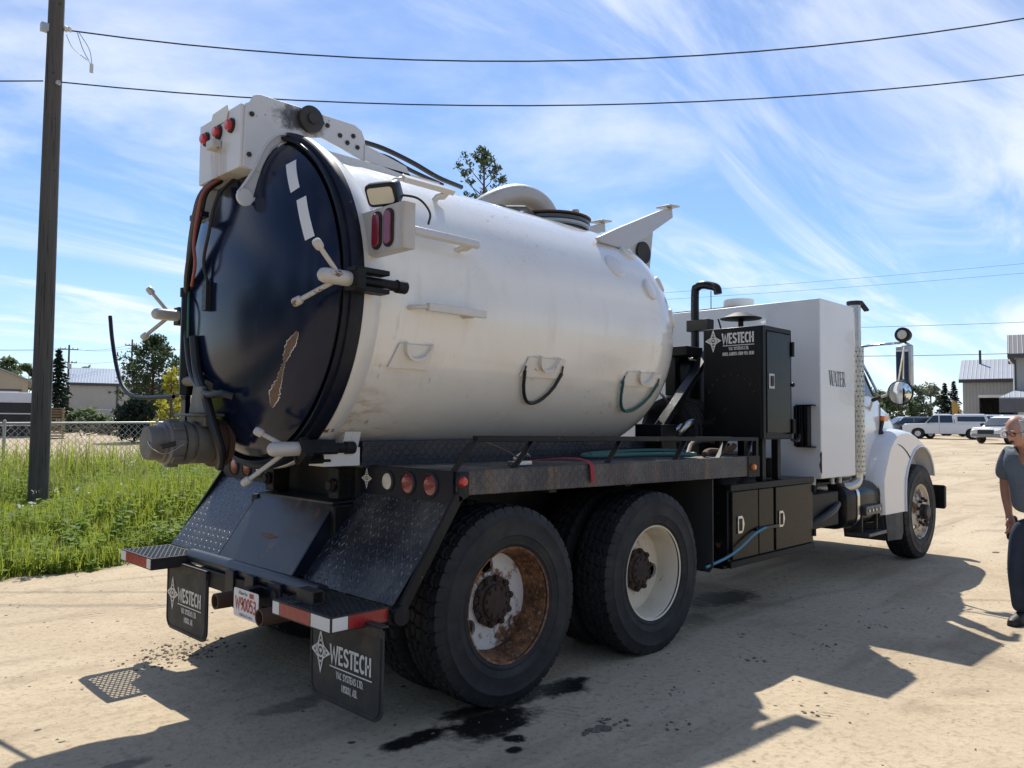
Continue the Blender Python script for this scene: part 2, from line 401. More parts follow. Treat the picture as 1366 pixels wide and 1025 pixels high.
def perforated():
    n = NB('perforated'); s = n.new('ShaderNodeSeparateXYZ'); tcn = n.new('ShaderNodeTexCoord'); n.set(s.inputs[0], tcn.outputs['Object'])
    ang = n.math('ARCTAN2', s.outputs[1], s.outputs[0])
    u = n.math('MULTIPLY', ang, 14 / 6.28318); v = n.math('DIVIDE', s.outputs[2], 0.048)
    row = n.math('MODULO', n.math('FLOOR', n.math('ADD', v, 100)), 2.0)
    fu = n.math('SUBTRACT', n.math('FRACT', n.math('ADD', n.math('ADD', u, 50), n.math('MULTIPLY', row, 0.5))), 0.5)
    fv = n.math('SUBTRACT', n.math('FRACT', n.math('ADD', v, 100)), 0.5)
    d = n.math('SQRT', n.math('ADD', n.math('POWER', fu, 2.0), n.math('POWER', n.math('MULTIPLY', fv, 1.35), 2.0)))
    hole = n.rng(d, 0.24, 0.29, 1.0, 0.0)
    cc = n.mix(n.noise(9, 5), (0.42, 0.41, 0.38), (0.60, 0.59, 0.55))
    n.fin(cc, 0.32, 0.7); tr = n.new('ShaderNodeBsdfTransparent'); mx = n.new('ShaderNodeMixShader')
    n.set(mx.inputs[0], hole); n.t.links.new(n.bsdf.outputs[0], mx.inputs[1]); n.t.links.new(tr.outputs[0], mx.inputs[2]); n.t.links.new(mx.outputs[0], n.out.inputs[0])
perforated()
def stained():
    n = NB('stained_white'); s = n.new('ShaderNodeSeparateXYZ'); n.set(s.inputs[0], n.pos)
    w_ = n.math('MULTIPLY', n.math('SUBTRACT', n.noise(9, 5, .6, vec=n.mapping((8, 8, .7))), .5), .16)
    yy_ = n.math('ABSOLUTE', n.math('ADD', n.math('ADD', s.outputs[1], 0.01), w_)); m = n.math('MULTIPLY', n.rng(yy_, .06, .13, 1, 0), n.rng(n.math('ADD', s.outputs[2], w_), 2.93, 2.99, 1, 0))
    st_ = n.rng(n.noise(1.4, 5, .6, vec=n.mapping((30, 30, 1.5))), .35, .7, .35, 1.0)
    d1 = n.rng(n.noise(4, 6, .65), .5, .8, 0, .25)
    n.fin(n.mix(n.math('MULTIPLY', n.math('MULTIPLY', m, st_), .75), n.mix(d1, (0.64, 0.65, 0.65), (0.45, 0.38, 0.27)), (0.34, 0.24, 0.13)), 0.4, 0, None, 0.2)
stained()
def greasy():
    n = NB('greasy_white'); s = n.new('ShaderNodeSeparateXYZ'); n.set(s.inputs[0], n.pos)
    e = n.math('SQRT', n.math('ADD', n.math('POWER', n.math('DIVIDE', n.math('ADD', s.outputs[0], .76), .16), 2.0), n.math('POWER', n.math('DIVIDE', n.math('SUBTRACT', s.outputs[2], 3.15), .09), 2.0)))
    m = n.rng(n.math('ADD', e, n.math('MULTIPLY', n.math('SUBTRACT', n.noise(22, 6, .7), .5), 1.6)), .45, 1.15, .92, 0); sp_ = n.rng(n.noise(38, 3), .66, .70, 0, .8)
    d1 = n.rng(n.noise(4, 6, .65), .5, .8, 0, .25); cc = n.mix(d1, (0.60, 0.61, 0.62), (0.42, 0.36, 0.27))
    n.fin(n.mix(n.math('MAXIMUM', m, n.math('MULTIPLY', sp_, n.rng(e, 1.2, 2.6, 1, 0))), cc, (0.018, 0.014, 0.011)), 0.42, 0, None, 0.1)
greasy()
mm = MATS
# ================================================================== the ground
def sstep(t): t = np.clip(t, 0, 1); return t * t * (3 - 2 * t)
def rise(x, y):
    d = np.hypot(x, y)
    return np.interp(d, [0, 13, 30, 50, 110, 200, 400, 9000], [0, 0, 0.16, 0.36, 0.74, 1.0, 1.1, 1.1])
def verge(x, y):
    """the grassed bank along the yard's far side"""
    return 0.16 * sstep((y - 4.3) / 1.6) * (1 - sstep((y - 13.0) / 3.0)) * (1 - sstep((x - 10) / 6.))
_pk = RNG.uniform(0, 6.28, (26, 2)); _kk = RNG.normal(0, 1, (26, 2)) * np.geomspace(0.6, 9, 26)[:, None]; _aa = 0.0075 / np.geomspace(1, 4.5, 26)
def lumps(x, y):
    z = np.zeros_like(x, dtype=float)
    for (kx, ky), (p, q), a in zip(_kk, _pk, _aa): z = z + a * np.sin(kx * x + p) * np.cos(ky * y + q)
    return z
WHEELSPOTS = [(0, -0.9), (1.32, -0.9), (0, 0.9), (1.32, 0.9), (6.556, -1.04), (6.556, 1.04)]
def gz(x, y):
    x = np.asarray(x, float); y = np.asarray(y, float)
    z = rise(x, y) + verge(x, y)
    fl = np.ones_like(z)
    for a, b in WHEELSPOTS: fl = fl * (1 - np.exp(-(((x - a) / 0.7) ** 2 + ((y - b) / 0.6) ** 2)))
    z = z + lumps(x, y) * fl * np.exp(-np.hypot(x - 1, y) / 40.0)
    # ridges left by lugged tyres in the damp soil
    for cx_, cy_, dx_, dy_, rr_ in ((1.35, -1.55, .94, -.35, .5), (0.55, -1.95, .97, -.2, .55), (2.5, -1.7, .9, -.42, .4), (-1.6, 0.9, .8, .6, .5)):
        u_ = (x - cx_) * dx_ + (y - cy_) * dy_; z = z + 0.010 * np.maximum(0, np.sin(u_ * 52)) ** 2 * np.exp(-(((x - cx_) / rr_) ** 2 + ((y - cy_) / (rr_ * .6)) ** 2)) * (0.5 + 0.5 * np.sin(9 * x + 4 * y))
    # left of the rear step the yard dips a little
    z = z - 0.03 * np.exp(-(((x + 1.4) / 0.9) ** 2 + ((y - 0.6) / 0.9) ** 2))
    return z
def axis_lines(a, b, fine, far):
    n = int((b - a) / fine); core = np.linspace(a, b, n)
    out = [fine]; 
    while sum(out) < far: out.append(out[-1] * 1.10)
    c = np.cumsum(out); return np.concatenate([(a - c)[::-1], core, b + c])
gx = axis_lines(-3.5, 9.0, 0.05, 6000); gy = axis_lines(-5.0, 6.0, 0.05, 6000)
GX, GY = np.meshgrid(gx, gy, indexing='ij'); GZ = gz(GX, GY)
nx, ny = len(gx), len(gy)
ids = np.arange(nx * ny).reshape(nx, ny)
gv = np.stack([GX, GY, GZ], -1).reshape(-1, 3); gf = np.stack([ids[:-1, :-1], ids[1:, :-1], ids[1:, 1:], ids[:-1, 1:]], -1).reshape(-1, 4)
def np_mesh(name, verts, faces, mt, smooth=True):
    me = bpy.data.meshes.new(name); k = faces.shape[1]
    me.vertices.add(len(verts)); me.vertices.foreach_set('co', np.ascontiguousarray(verts, dtype=np.float32).ravel())
    me.loops.add(faces.size); me.loops.foreach_set('vertex_index', np.ascontiguousarray(faces, dtype=np.int32).ravel())
    me.polygons.add(len(faces)); me.polygons.foreach_set('loop_start', np.arange(0, faces.size, k, dtype=np.int32))
    me.polygons.foreach_set('use_smooth', np.full(len(faces), smooth))
    me.update(calc_edges=True); me.validate()
    if mt is not None: me.materials.append(mt)
    return me

def ground_mat():
    n = NB('dirt_yard'); P = n.pos
    s = n.new('ShaderNodeSeparateXYZ'); n.set(s.inputs[0], P); X, Y = s.outputs[0], s.outputs[1]
    big = n.noise(0.35, 5, 0.55); mid = n.noise(1.8, 6, 0.6, 0.5); fine = n.noise(24, 5, 0.65)
    trk = n.noise(1.0, 5, 0.6, 0.4, vec=n.mapping((0.30, 2.6, 1), rot=(0, 0, R(14))))
    c = n.mix(n.rng(big, .3, .7), (0.40, 0.315, 0.21), (0.53, 0.435, 0.305))
    c = n.mix(n.rng(mid, .42, .75, 0, .55), c, (0.56, 0.455, 0.315))
    c = n.mix(n.rng(trk, .50, .70, 0, .6), c, (0.27, 0.20, 0.13))
    # prints of lugged tyres, in bands along the yard
    wv = n.new('ShaderNodeTexWave', wave_type='BANDS', bands_direction='DIAGONAL'); n.set(wv.inputs['Vector'], n.mapping((9, 9, 1), rot=(0, 0, R(20)))); wv.inputs['Scale'].default_value = 1.0; wv.inputs['Distortion'].default_value = 2.0; wv.inputs['Detail'].default_value = 2
    band = n.math('MULTIPLY', n.rng(n.noise(1.0, 3, .5, vec=n.mapping((0.25, 1.6, 1), rot=(0, 0, R(-12)), loc=(4, 2, 0))), .58, .66), n.rng(n.noise(2.5, 3), .48, .62))
    prt = n.math('MULTIPLY', band, n.rng(wv.outputs[0], .45, .75)); c = n.mix(n.math('MULTIPLY', prt, .55), c, (0.33, 0.26, 0.18))
    c = n.mix(n.rng(fine, .48, .70, 0, .55), c, (0.25, 0.185, 0.12)); c = n.mix(n.rng(n.noise(95, 4, .7), .52, .70, 0, .45), c, (0.60, 0.51, 0.38)); c = n.mix(n.rng(n.noise(60, 3, .7), .62, .74, 0, .4), c, (0.15, 0.115, 0.08))
    peb = n.new('ShaderNodeTexVoronoi'); n.set(peb.inputs['Vector'], P); peb.inputs['Scale'].default_value = 34
    pm = n.math('MULTIPLY', n.rng(peb.outputs['Distance'], 0.13, 0.20, .7, 0), n.rng(n.noise(2.2, 3), .54, .66))
    c = n.mix(n.math('MULTIPLY', pm, 0.5), c, (0.20, 0.165, 0.13))
    # grassed soil of the bank
    soil = n.math('MULTIPLY', n.rng(n.math('ADD', Y, n.math('MULTIPLY', n.noise(1.6, 4), 0.8)), 4.55, 5.0), n.math('MULTIPLY', n.rng(Y, 12.5, 14.0, 1, 0), n.rng(X, 11.0, 15.0, 1, 0)))
    c = n.mix(soil, c, n.mix(n.noise(6, 4), (0.05, 0.07, 0.018), (0.12, 0.12, 0.05)))
    # packed grey gravel road beyond the yard on the right
    # oil and water spots, each with a ragged outline
    nz = n.math('MULTIPLY', n.math('SUBTRACT', n.noise(8, 8, 0.68), 0.5), 1.9)
    tot = None
    for bx, by, rx, ry, k in OIL:
        e = n.math('SQRT', n.math('ADD', n.math('POWER', n.math('DIVIDE', n.math('SUBTRACT', X, bx), rx), 2.0), n.math('POWER', n.math('DIVIDE', n.math('SUBTRACT', Y, by), ry), 2.0)))
        m = n.rng(n.math('ADD', e, nz), 0.62, 1.16, k, 0.0)
        tot = m if tot is None else n.math('MAXIMUM', tot, m)
    spot = n.new('ShaderNodeTexVoronoi'); n.set(spot.inputs['Vector'], n.mapping((1, 1, 0.01))); spot.inputs['Scale'].default_value = 4.2
    sp = n.math('MULTIPLY', n.rng(n.math('ADD', spot.outputs['Distance'], n.math('MULTIPLY', n.noise(30, 3), 0.08)), 0.105, 0.13, 0.85, 0.0), n.rng(n.noise(0.7, 2), .50, .56))
    near = n.math('MULTIPLY', n.rng(Y, -2.6, -2.2), n.rng(Y, 0.6, 0.9, 1, 0)); near = n.math('MULTIPLY', near, n.math('MULTIPLY', n.rng(X, -2.8, -2.4), n.rng(X, 4, 5, 1, 0)))
    tot = n.math('MAXIMUM', tot, n.math('MULTIPLY', sp, near))
    damp = n.rng(n.noise(0.9, 6, 0.6, 0.6), .56, .70, 0, .42); c = n.mix(damp, c, (0.20, 0.15, 0.10))
    c = n.mix(tot, c, (0.014, 0.012, 0.010))
    rg = n.math('SUBTRACT', 0.95, n.math('MULTIPLY', tot, 0.45))
    h = n.math('ADD', n.math('MULTIPLY', fine, 0.5), n.math('ADD', n.math('MULTIPLY', pm, 0.5), n.math('SUBTRACT', n.math('MULTIPLY', mid, 0.9), n.math('MULTIPLY', prt, 0.6))))
    n.fin(c, rg, 0, n.bump(h, 0.8, 0.025), None, 0.2)
OIL = [(-0.22, -1.30, 0.30, 0.17, 1.0), (0.40, -1.22, 0.20, 0.13, 1.0), (-0.62, -1.20, 0.24, 0.07, 1.0), (-0.02, -1.14, 0.42, 0.12, 0.95), (-0.40, -1.62, 0.05, 0.04, 1.0), (3.1, -0.68, 0.42, 0.22, 0.9), (-0.78, -0.38, 0.26, 0.10, 0.45), (-1.7, -0.55, 0.14, 0.06, 0.6), (-0.30, -1.52, 0.06, 0.05, 1.0), (2.2, -0.9, 0.3, 0.12, 0.5)]
ground_mat()
ground = bpy.data.objects.new('ground', np_mesh('ground', gv, gf, mm['dirt_yard'])); col.objects.link(ground); ground['kind'] = 'structure'

# dirt clods, pebbles and scraps lying on the yard
def scatter_stones(name, pts, mt):
    """pts: (x, y, size) -> one mesh of small faceted lumps"""
    base = []
    bm = bmesh.new(); bmesh.ops.create_icosphere(bm, subdivisions=1, radius=1.0); bm.verts.ensure_lookup_table()
    bv = np.array([v.co[:] for v in bm.verts]); bf = np.array([[v.index for v in f.verts] for f in bm.faces]); bm.free()
    V = []; Fc = []
    for i, (x, y, s) in enumerate(pts):
        q = bv * (1 + RNG.uniform(-.35, .35, (len(bv), 1))) * s * np.array([RNG.uniform(.7, 1.5), RNG.uniform(.6, 1.1), RNG.uniform(.35, .7)])
        a = RNG.uniform(0, 6.28); c_, s_ = math.cos(a), math.sin(a)
        q = q @ np.array([[c_, s_, 0], [-s_, c_, 0], [0, 0, 1]])
        q += np.array([x, y, float(gz(x, y)) + s * 0.12]); V.append(q); Fc.append(bf + i * len(bv))
    me = np_mesh(name, np.concatenate(V), np.concatenate(Fc), mt, False)
    o = bpy.data.objects.new(name, me); col.objects.link(o); o['kind'] = 'stuff'; return o
simple('stone', (0.33, 0.265, 0.19), 0.9, var=0.6, scale=3)
simple('clod', (0.15, 0.12, 0.09), 0.9, var=0.6, scale=6)
def rough_pts(n_, x0, x1, y0, y1, a, b): return [(RNG.uniform(x0, x1), RNG.uniform(y0, y1), a + (b - a) * RNG.random() ** 3) for _ in range(n_)]
st = rough_pts(3000, -3, 7, -4.5, 4.3, 0.002, 0.011) + rough_pts(900, 6, 40, -8, 20, 0.01, 0.035)
tag(scatter_stones('pebbles', st, mm['stone']), 'small tan pebbles strewn over the dirt yard', 'pebbles')
cl = [(-0.83 + RNG.normal(0, .16), 0.95 + RNG.normal(0, .13), 0.003 + .012 * RNG.random() ** 2.5) for _ in range(330)]
cl += [(x + RNG.normal(0, .05), y + RNG.normal(0, .05), RNG.uniform(.004, .014)) for x, y in ((1.62, -1.72), (2.2, -1.9), (0.35, -1.95), (0.2, -1.75), (0.75, -1.7), (3.05, -1.9), (1.0, -2.35)) for _ in range(9)]
cl += [(0.06 + RNG.normal(0, .05), -1.73 + RNG.normal(0, .02), RNG.uniform(.01, .03)) for _ in range(14)]
cl += rough_pts(150, -2.6, 4, -2.8, 1.2, 0.003, 0.014)
tag(scatter_stones('dirt_clods', cl, mm['clod']), 'dark clods and crumbs of soil dropped around the truck', 'dirt')

# ================================================================== grass bank
def leaf_mat(name, c1_, c2_, trans=0.45, scale=0.8):
    n = NB(name); cc = n.mix(n.rng(n.noise(scale, 4, 0.6), .3, .7), c1_, c2_)
    oi = n.new('ShaderNodeNewGeometry'); cc = n.mix(n.math('MULTIPLY', oi.outputs['Random Per Island'], 0.45), cc, tuple(x * 0.5 for x in c1_))
    n.fin(cc, 0.6, 0, None, None, 0.25)
    t = n.new('ShaderNodeBsdfTranslucent'); n.set(t.inputs[0], n.mix(0.5, cc, tuple(min(1, x * 1.5) for x in c2_)))
    mx = n.new('ShaderNodeMixShader'); mx.inputs[0].default_value = trans
    n.t.links.new(n.bsdf.outputs[0], mx.inputs[1]); n.t.links.new(t.outputs[0], mx.inputs[2]); n.t.links.new(mx.outputs[0], n.out.inputs[0])
leaf_mat('grass_blade', (0.17, 0.23, 0.025), (0.31, 0.36, 0.055), 0.58, 0.9)
leaf_mat('weed_leaf', (0.11, 0.19, 0.03), (0.22, 0.31, 0.05), 0.5, 1.5)
leaf_mat('dry_blade', (0.30, 0.27, 0.12), (0.38, 0.34, 0.18), 0.3, 1.5)
leaf_mat('flower_white', (0.62, 0.64, 0.55), (0.72, 0.72, 0.66), 0.3)
def blades(name, P, h, wd, mt, lean=0.35):
    n = len(P); a = RNG.uniform(0, 6.28, n); ln = RNG.normal(0, lean, n)
    la = RNG.uniform(0, 6.28, n); side = np.stack([np.cos(a), np.sin(a), np.zeros(n)], -1)
    bend = np.stack([np.cos(la), np.sin(la), np.zeros(n)], -1) * (ln * h)[:, None]
    up_ = np.array([0, 0, 1.0])
    b0 = P - side * wd[:, None] / 2; b1 = P + side * wd[:, None] / 2
    mid = P + up_ * (h * 0.55)[:, None] + bend * 0.35
    m0 = mid - side * wd[:, None] * 0.38; m1 = mid + side * wd[:, None] * 0.38
    tip = P + up_ * (h * (1 - 0.25 * np.abs(ln)))[:, None] + bend; t1 = tip + side * wd[:, None] * 0.08
    V = np.stack([b0, b1, m1, m0, t1, tip], 1).reshape(-1, 3)
    k = np.arange(n)[:, None] * 6
    Fc = np.concatenate([k + np.array([[0, 1, 2, 3]]), k + np.array([[3, 2, 4, 5]])])
    o = bpy.data.objects.new(name, np_mesh(name, V, Fc, mt)); col.objects.link(o); o['kind'] = 'stuff'; return o
def edge_y(x): return 4.28 + 0.12 * np.sin(x * 1.7) + 0.10 * np.sin(x * 4.1 + 1) + 0.03 * x
def bank_points(n_, x0, x1, y1, pw=1.0, clump=True):
    x = RNG.uniform(x0, x1, n_ * 2); y = 4.2 + (y1 - 4.2) * RNG.random(n_ * 2) ** pw
    keep = y > edge_y(x) + RNG.exponential(.08, len(x))
    if clump:
        d = np.sin(x * 2.1 + 1.3 * np.sin(y * 1.7)) * np.sin(y * 1.9 + 0.7 * np.sin(x * 2.6)); keep &= RNG.random(len(x)) < 0.62 + 0.38 * d
    x, y = x[keep][:n_], y[keep][:n_]; return np.stack([x, y, gz(x, y) - 0.01], -1)
def hfac(P): return 0.50 + 0.22 * sstep((P[:, 1] - 4.4) / 3.0) + 0.85 * sstep((P[:, 1] - 9.3) / 3.0) + 0.20 * np.sin(P[:, 0] * 1.3 + P[:, 1] * .9) + 0.30 * np.exp(-((P[:, 0] - 1.6) / 1.2) ** 2 - ((P[:, 1] - 6.5) / 1.8) ** 2)
P1 = np.concatenate([bank_points(52000, -4, 5, 9.0), bank_points(30000, -4, 12, 14.2)])
def clear(P): return 1 - 0.72 * np.exp(-(((P[:, 0] - (.46 - (9.25 - P[:, 1]) * .257)) / .55) ** 2)) * (P[:, 1] < 9.4) * (P[:, 1] > 6.6)
h1 = hfac(P1) * clear(P1) * RNG.uniform(.22, .62, len(P1)); 
tag(blades('grass', P1, h1, RNG.uniform(.008, .018, len(P1)) * (0.8 + P1[:, 1] * 0.05), mm['grass_blade']), 'tall bright green grass growing on the bank', 'grass')
P2 = bank_points(5000, -4, 9, 14.2); h2 = hfac(P2) * clear(P2) * RNG.uniform(.35, .85, len(P2))
tag(blades('seed_grass', P2, h2, RNG.uniform(.006, .012, len(P2)) * 1.2, mm['dry_blade'], 0.2), 'pale dry seed stalks among the green grass', 'grass')
def weeds(name, n_, mt, rng_h, leaf, per):
    """upright leafy stems: a thin stem and pairs of pointed leaves"""
    P = bank_points(n_, -4, 7, 13, 1.2, False); V = []; Fc = []; b = 0
    for p in P:
        h = float(clear(p[None, :])[0]) * RNG.uniform(*rng_h) * (0.62 + 0.05 * (p[1] - 4) + 0.5 * math.exp(-((p[0] - 1.6) / 1.2) ** 2 - ((p[1] - 6.5) / 1.8) ** 2)); a0 = RNG.uniform(0, 6.28); ln = RNG.normal(0, .12, 2)
        for i in range(per):
            t = (i + 0.6) / per; c_ = p + np.array([ln[0] * h * t, ln[1] * h * t, h * t]); a = a0 + i * 2.4
            L = leaf * RNG.uniform(.6, 1.2) * (1.15 - 0.6 * t); w_ = L * 0.34
            d = np.array([math.cos(a), math.sin(a), RNG.uniform(-.1, .6)]); sd = np.array([-math.sin(a), math.cos(a), 0])
            V += [c_, c_ + d * L * .5 + sd * w_, c_ + d * L + np.array([0, 0, -L * .25]), c_ + d * L * .5 - sd * w_]; Fc.append([b, b + 1, b + 2, b + 3]); b += 4
        sd = np.array([0.004, 0.003, 0]); q = p + np.array([ln[0] * h, ln[1] * h, h])
        V += [p - sd, p + sd, q + sd * .5, q - sd * .5]; Fc.append([b, b + 1, b + 2, b + 3]); b += 4
    o = bpy.data.objects.new(name, np_mesh(name, np.array(V), np.array(Fc), mt)); col.objects.link(o); o['kind'] = 'stuff'; return o
tag(weeds('leafy_weeds', 2500, mm['weed_leaf'], (.16, .62), 0.145, 11), 'broad leaved green weeds mixed into the grass', 'weeds')
def flowers(n_):
    P = bank_points(n_ * 3, -4, 6, 10, 1.1, False); g = np.sin(P[:, 0] * 1.9 + .6) * np.sin(P[:, 1] * 1.7 + 2) > 0.25; P = P[g][:n_]
    V = []; Fc = []; b = 0
    for p in P:
        c_ = p + np.array([0, 0, RNG.uniform(.22, .55) * (0.7 + .08 * (p[1] - 4))])
        for k in range(4):
            q = c_ + RNG.normal(0, .022, 3); u_ = RNG.normal(0, .011, 3); v_ = RNG.normal(0, .011, 3)
            V += [q - u_, q + v_, q + u_, q - v_]; Fc.append([b, b + 1, b + 2, b + 3]); b += 4
    o = bpy.data.objects.new('wildflowers', np_mesh('wildflowers', np.array(V), np.array(Fc), mm['flower_white'])); col.objects.link(o); o['kind'] = 'stuff'; return o
tag(flowers(230), 'small white wildflowers dotted through the weeds', 'flowers')
# ================================================================== lettering helpers
def strokes(mb, polys, org, ux, uy, wd):
    """polyline strokes (in letter units) laid on the plane org + u*ux + v*uy, widened to wd"""
    o = Vector(org); ux = Vector(ux); uy = Vector(uy); nz = ux.cross(uy).normalized()
    for pl in polys:
        P = [Vector((a, b)) for a, b in pl]; L = []; Rr = []
        closed = (P[0] - P[-1]).length < 1e-6 and len(P) > 3
        if closed: P = P[:-1]
        m = len(P)
        for i, p in enumerate(P):
            a = P[(i - 1) % m] if (closed or i > 0) else None; b = P[(i + 1) % m] if (closed or i < m - 1) else None
            d1 = (p - a).normalized() if a is not None else (b - p).normalized(); d2 = (b - p).normalized() if b is not None else d1
            n1 = Vector((-d1.y, d1.x)); n2 = Vector((-d2.y, d2.x)); n_ = (n1 + n2)
            n_ = n_.normalized() if n_.length > 1e-4 else n1
            k = min(1.0 / max(0.35, n_.dot(n1)), 2.2) * wd / 2
            L.append(p + n_ * k); Rr.append(p - n_ * k)
        pt = lambda q: o + ux * q.x + uy * q.y
        V = [pt(q) for q in L] + [pt(q) for q in Rr]
        Fs = [(i, (i + 1) % m, m + (i + 1) % m, m + i) for i in range(m if closed else m - 1)]
        mb.add(V, Fs)
def arc(cx, cy, rx, ry, a0, a1, n=7): return [(cx + rx * math.cos(R(a0 + (a1 - a0) * i / n)), cy + ry * math.sin(R(a0 + (a1 - a0) * i / n))) for i in range(n + 1)]
GL = {  # glyphs, cap height 1, advance as first item
    'W': (.84, [[(.05, 1), (.21, .03), (.40, .80), (.59, .03), (.75, 1)]]), 'E': (.48, [[(.42, .93), (.08, .93), (.08, .07), (.42, .07)], [(.08, .5), (.38, .5)]]),
    'S': (.52, [arc(.25, .73, .17, .20, 10, 250, 8) + arc(.25, .27, .17, .20, 70, -170, 8)]), 'T': (.48, [[(0, .93), (.46, .93)], [(.23, 0), (.23, .9)]]),
    'C': (.52, [arc(.26, .5, .19, .43, 45, 315, 12)]), 'H': (.54, [[(.08, 0), (.08, 1)], [(.44, 0), (.44, 1)], [(.08, .5), (.44, .5)]]),
    'V': (.54, [[(.04, 1), (.25, .02), (.46, 1)]]), 'A': (.54, [[(.03, 0), (.25, .98), (.47, 0)], [(.12, .3), (.38, .3)]]), 'Y': (.50, [[(.02, 1), (.23, .5), (.44, 1)], [(.23, 0), (.23, .5)]]),
    'M': (.66, [[(.08, 0), (.08, .97), (.30, .25), (.52, .97), (.52, 0)]]), 'L': (.44, [[(.08, 1), (.08, .07), (.40, .07)]]), 'D': (.54, [[(.08, .93), (.08, .07), (.2, .07)] + arc(.2, .5, .24, .43, -90, 90, 8) + [(.08, .93)]]),
    'N': (.56, [[(.08, 0), (.08, .97), (.46, .03), (.46, 1)]]), 'I': (.2, [[(.1, 0), (.1, 1)]]), 'K': (.52, [[(.08, 0), (.08, 1)], [(.46, 1), (.1, .48), (.46, 0)]]),
    'U': (.54, [[(.08, 1), (.08, .3)] + arc(.26, .26, .18, .19, 180, 360, 6) + [(.44, 1)]]), 'B': (.52, [[(.08, .5), (.08, .93), (.24, .93)] + arc(.24, .72, .17, .21, 90, -90, 5) + [(.08, .51)], [(.08, .5), (.08, .07), (.24, .07)] + arc(.24, .28, .19, .21, -90, 90, 5)]),
    'R': (.52, [[(.08, 0), (.08, .93), (.24, .93)] + arc(.24, .70, .17, .23, 90, -90, 5) + [(.1, .47)], [(.24, .47), (.46, 0)]]),
    'w': (.72, [[(.03, .6), (.18, .02), (.34, .55), (.50, .02), (.66, .6)]]), '.': (.2, [[(.1, 0), (.1, .13)]]), ',': (.2, [[(.12, .1), (.06, -.12)]]), ' ': (.3, []), '-': (.4, [[(.06, .42), (.32, .42)]]),
    '(': (.26, [arc(.3, .5, .2, .62, 130, 230, 5)]), ')': (.26, [arc(-.04, .5, .2, .62, 50, -50, 5)]), '1': (.3, [[(.04, .78), (.17, 1), (.17, 0)]]),
    '0': (.54, [arc(.26, .5, .19, .46, 0, 360, 14)]), '9': (.54, [arc(.26, .7, .19, .26, 0, 360, 12), [(.45, .7), (.42, .35), (.25, .02)]]), '5': (.52, [[(.43, .94), (.12, .94), (.09, .54)] + arc(.24, .32, .2, .28, 110, -150, 9)]),
    '3': (.52, [arc(.24, .73, .18, .22, 150, -90, 8) + arc(.24, .26, .2, .24, 90, -150, 8)]), '7': (.48, [[(.04, .94), (.43, .94), (.18, 0)]]), '8': (.52, [arc(.25, .73, .16, .21, 0, 360, 12), arc(.25, .26, .19, .25, 0, 360, 12)]),
    'a': (.5, [arc(.22, .3, .17, .27, 0, 360, 10), [(.40, .6), (.40, 0)]]), 'l': (.2, [[(.1, 0), (.1, 1)]]), 'b': (.5, [[(.08, 0), (.08, 1)], arc(.25, .3, .17, .27, 0, 360, 10)]), 'e': (.48, [[(.06, .3), (.4, .3)] + arc(.23, .3, .17, .27, 0, 310, 9)]),
    'r': (.34, [[(.08, 0), (.08, .6)], [(.08, .4), (.18, .57), (.3, .58)]]), 't': (.32, [[(.15, .9), (.15, .05), (.28, .03)], [(.02, .6), (.28, .6)]]), 'i': (.2, [[(.1, 0), (.1, .6)], [(.1, .78), (.1, .9)]]), 'd': (.5, [[(.40, 0), (.40, 1)], arc(.22, .3, .17, .27, 0, 360, 10)]),
    'o': (.48, [arc(.23, .3, .17, .27, 0, 360, 10)]), 's': (.42, [arc(.2, .44, .12, .13, 20, 250, 6) + arc(.2, .16, .13, .13, 70, -160, 6)]), 'u': (.5, [[(.08, .6), (.08, .2)] + arc(.24, .18, .16, .15, 180, 360, 5) + [(.40, .6)]]), 'n': (.5, [[(.08, 0), (.08, .6)], [(.08, .4)] + arc(.24, .42, .16, .15, 150, 0, 5) + [(.40, 0)]]), 'y': (.46, [[(.04, .6), (.22, .05)], [(.4, .6), (.22, .05), (.1, -.25)]])}
def text_width(t): return sum(GL[c][0] for c in t)
def write(mb, t, org, ux, uy, h, width=None, wd=0.16):
    """ux, uy unit vectors; h cap height; width: total width to fit"""
    tw = text_width(t) - 0.04; sx = (width / tw) if width else h
    o = Vector(org); ux = Vector(ux); uy = Vector(uy); x = 0
    for c in t:
        adv, pl = GL[c]
        # widen strokes in true proportion: scale letters first
        P = [[((a + x) * sx, b * h) for a, b in q] for q in pl]
        strokes(mb, P, o, ux, uy, wd * h); x += adv
def star(mb, c, ux, uy, hw, hh, wd):
    """the four-pointed compass emblem: outlined points, cross bars and a small leaf in the middle"""
    c = Vector(c); ux = Vector(ux); uy = Vector(uy); k = 0.30
    o = [(0, hh), (k * hw, k * hh), (hw, 0), (k * hw, -k * hh), (0, -hh), (-k * hw, -k * hh), (-hw, 0), (-k * hw, k * hh), (0, hh)]
    strokes(mb, [o], c, ux, uy, wd)
    b = 0.52; t_ = (1 - b) / (1 - k) * k * 1.05
    strokes(mb, [[(-t_ * hw, b * hh), (t_ * hw, b * hh)], [(-t_ * hw, -b * hh), (t_ * hw, -b * hh)], [(b * hw, -t_ * hh), (b * hw, t_ * hh)], [(-b * hw, -t_ * hh), (-b * hw, t_ * hh)]], c, ux, uy, wd * 0.9)
    ring = arc(0, 0, k * hw * 1.15, k * hh * 0.95, 0, 360, 14); strokes(mb, [ring], c, ux, uy, wd * 0.8)
    lf = [(0, .9), (.25, .5), (.8, .55), (.55, .1), (.75, -.3), (.12, -.35), (.1, -.9), (-.1, -.9), (-.12, -.35), (-.75, -.3), (-.55, .1), (-.8, .55), (-.25, .5)]
    mb.add([c + ux * a * k * hw * .78 + uy * b_ * k * hh * .62 for a, b_ in lf], [tuple(range(len(lf)))])

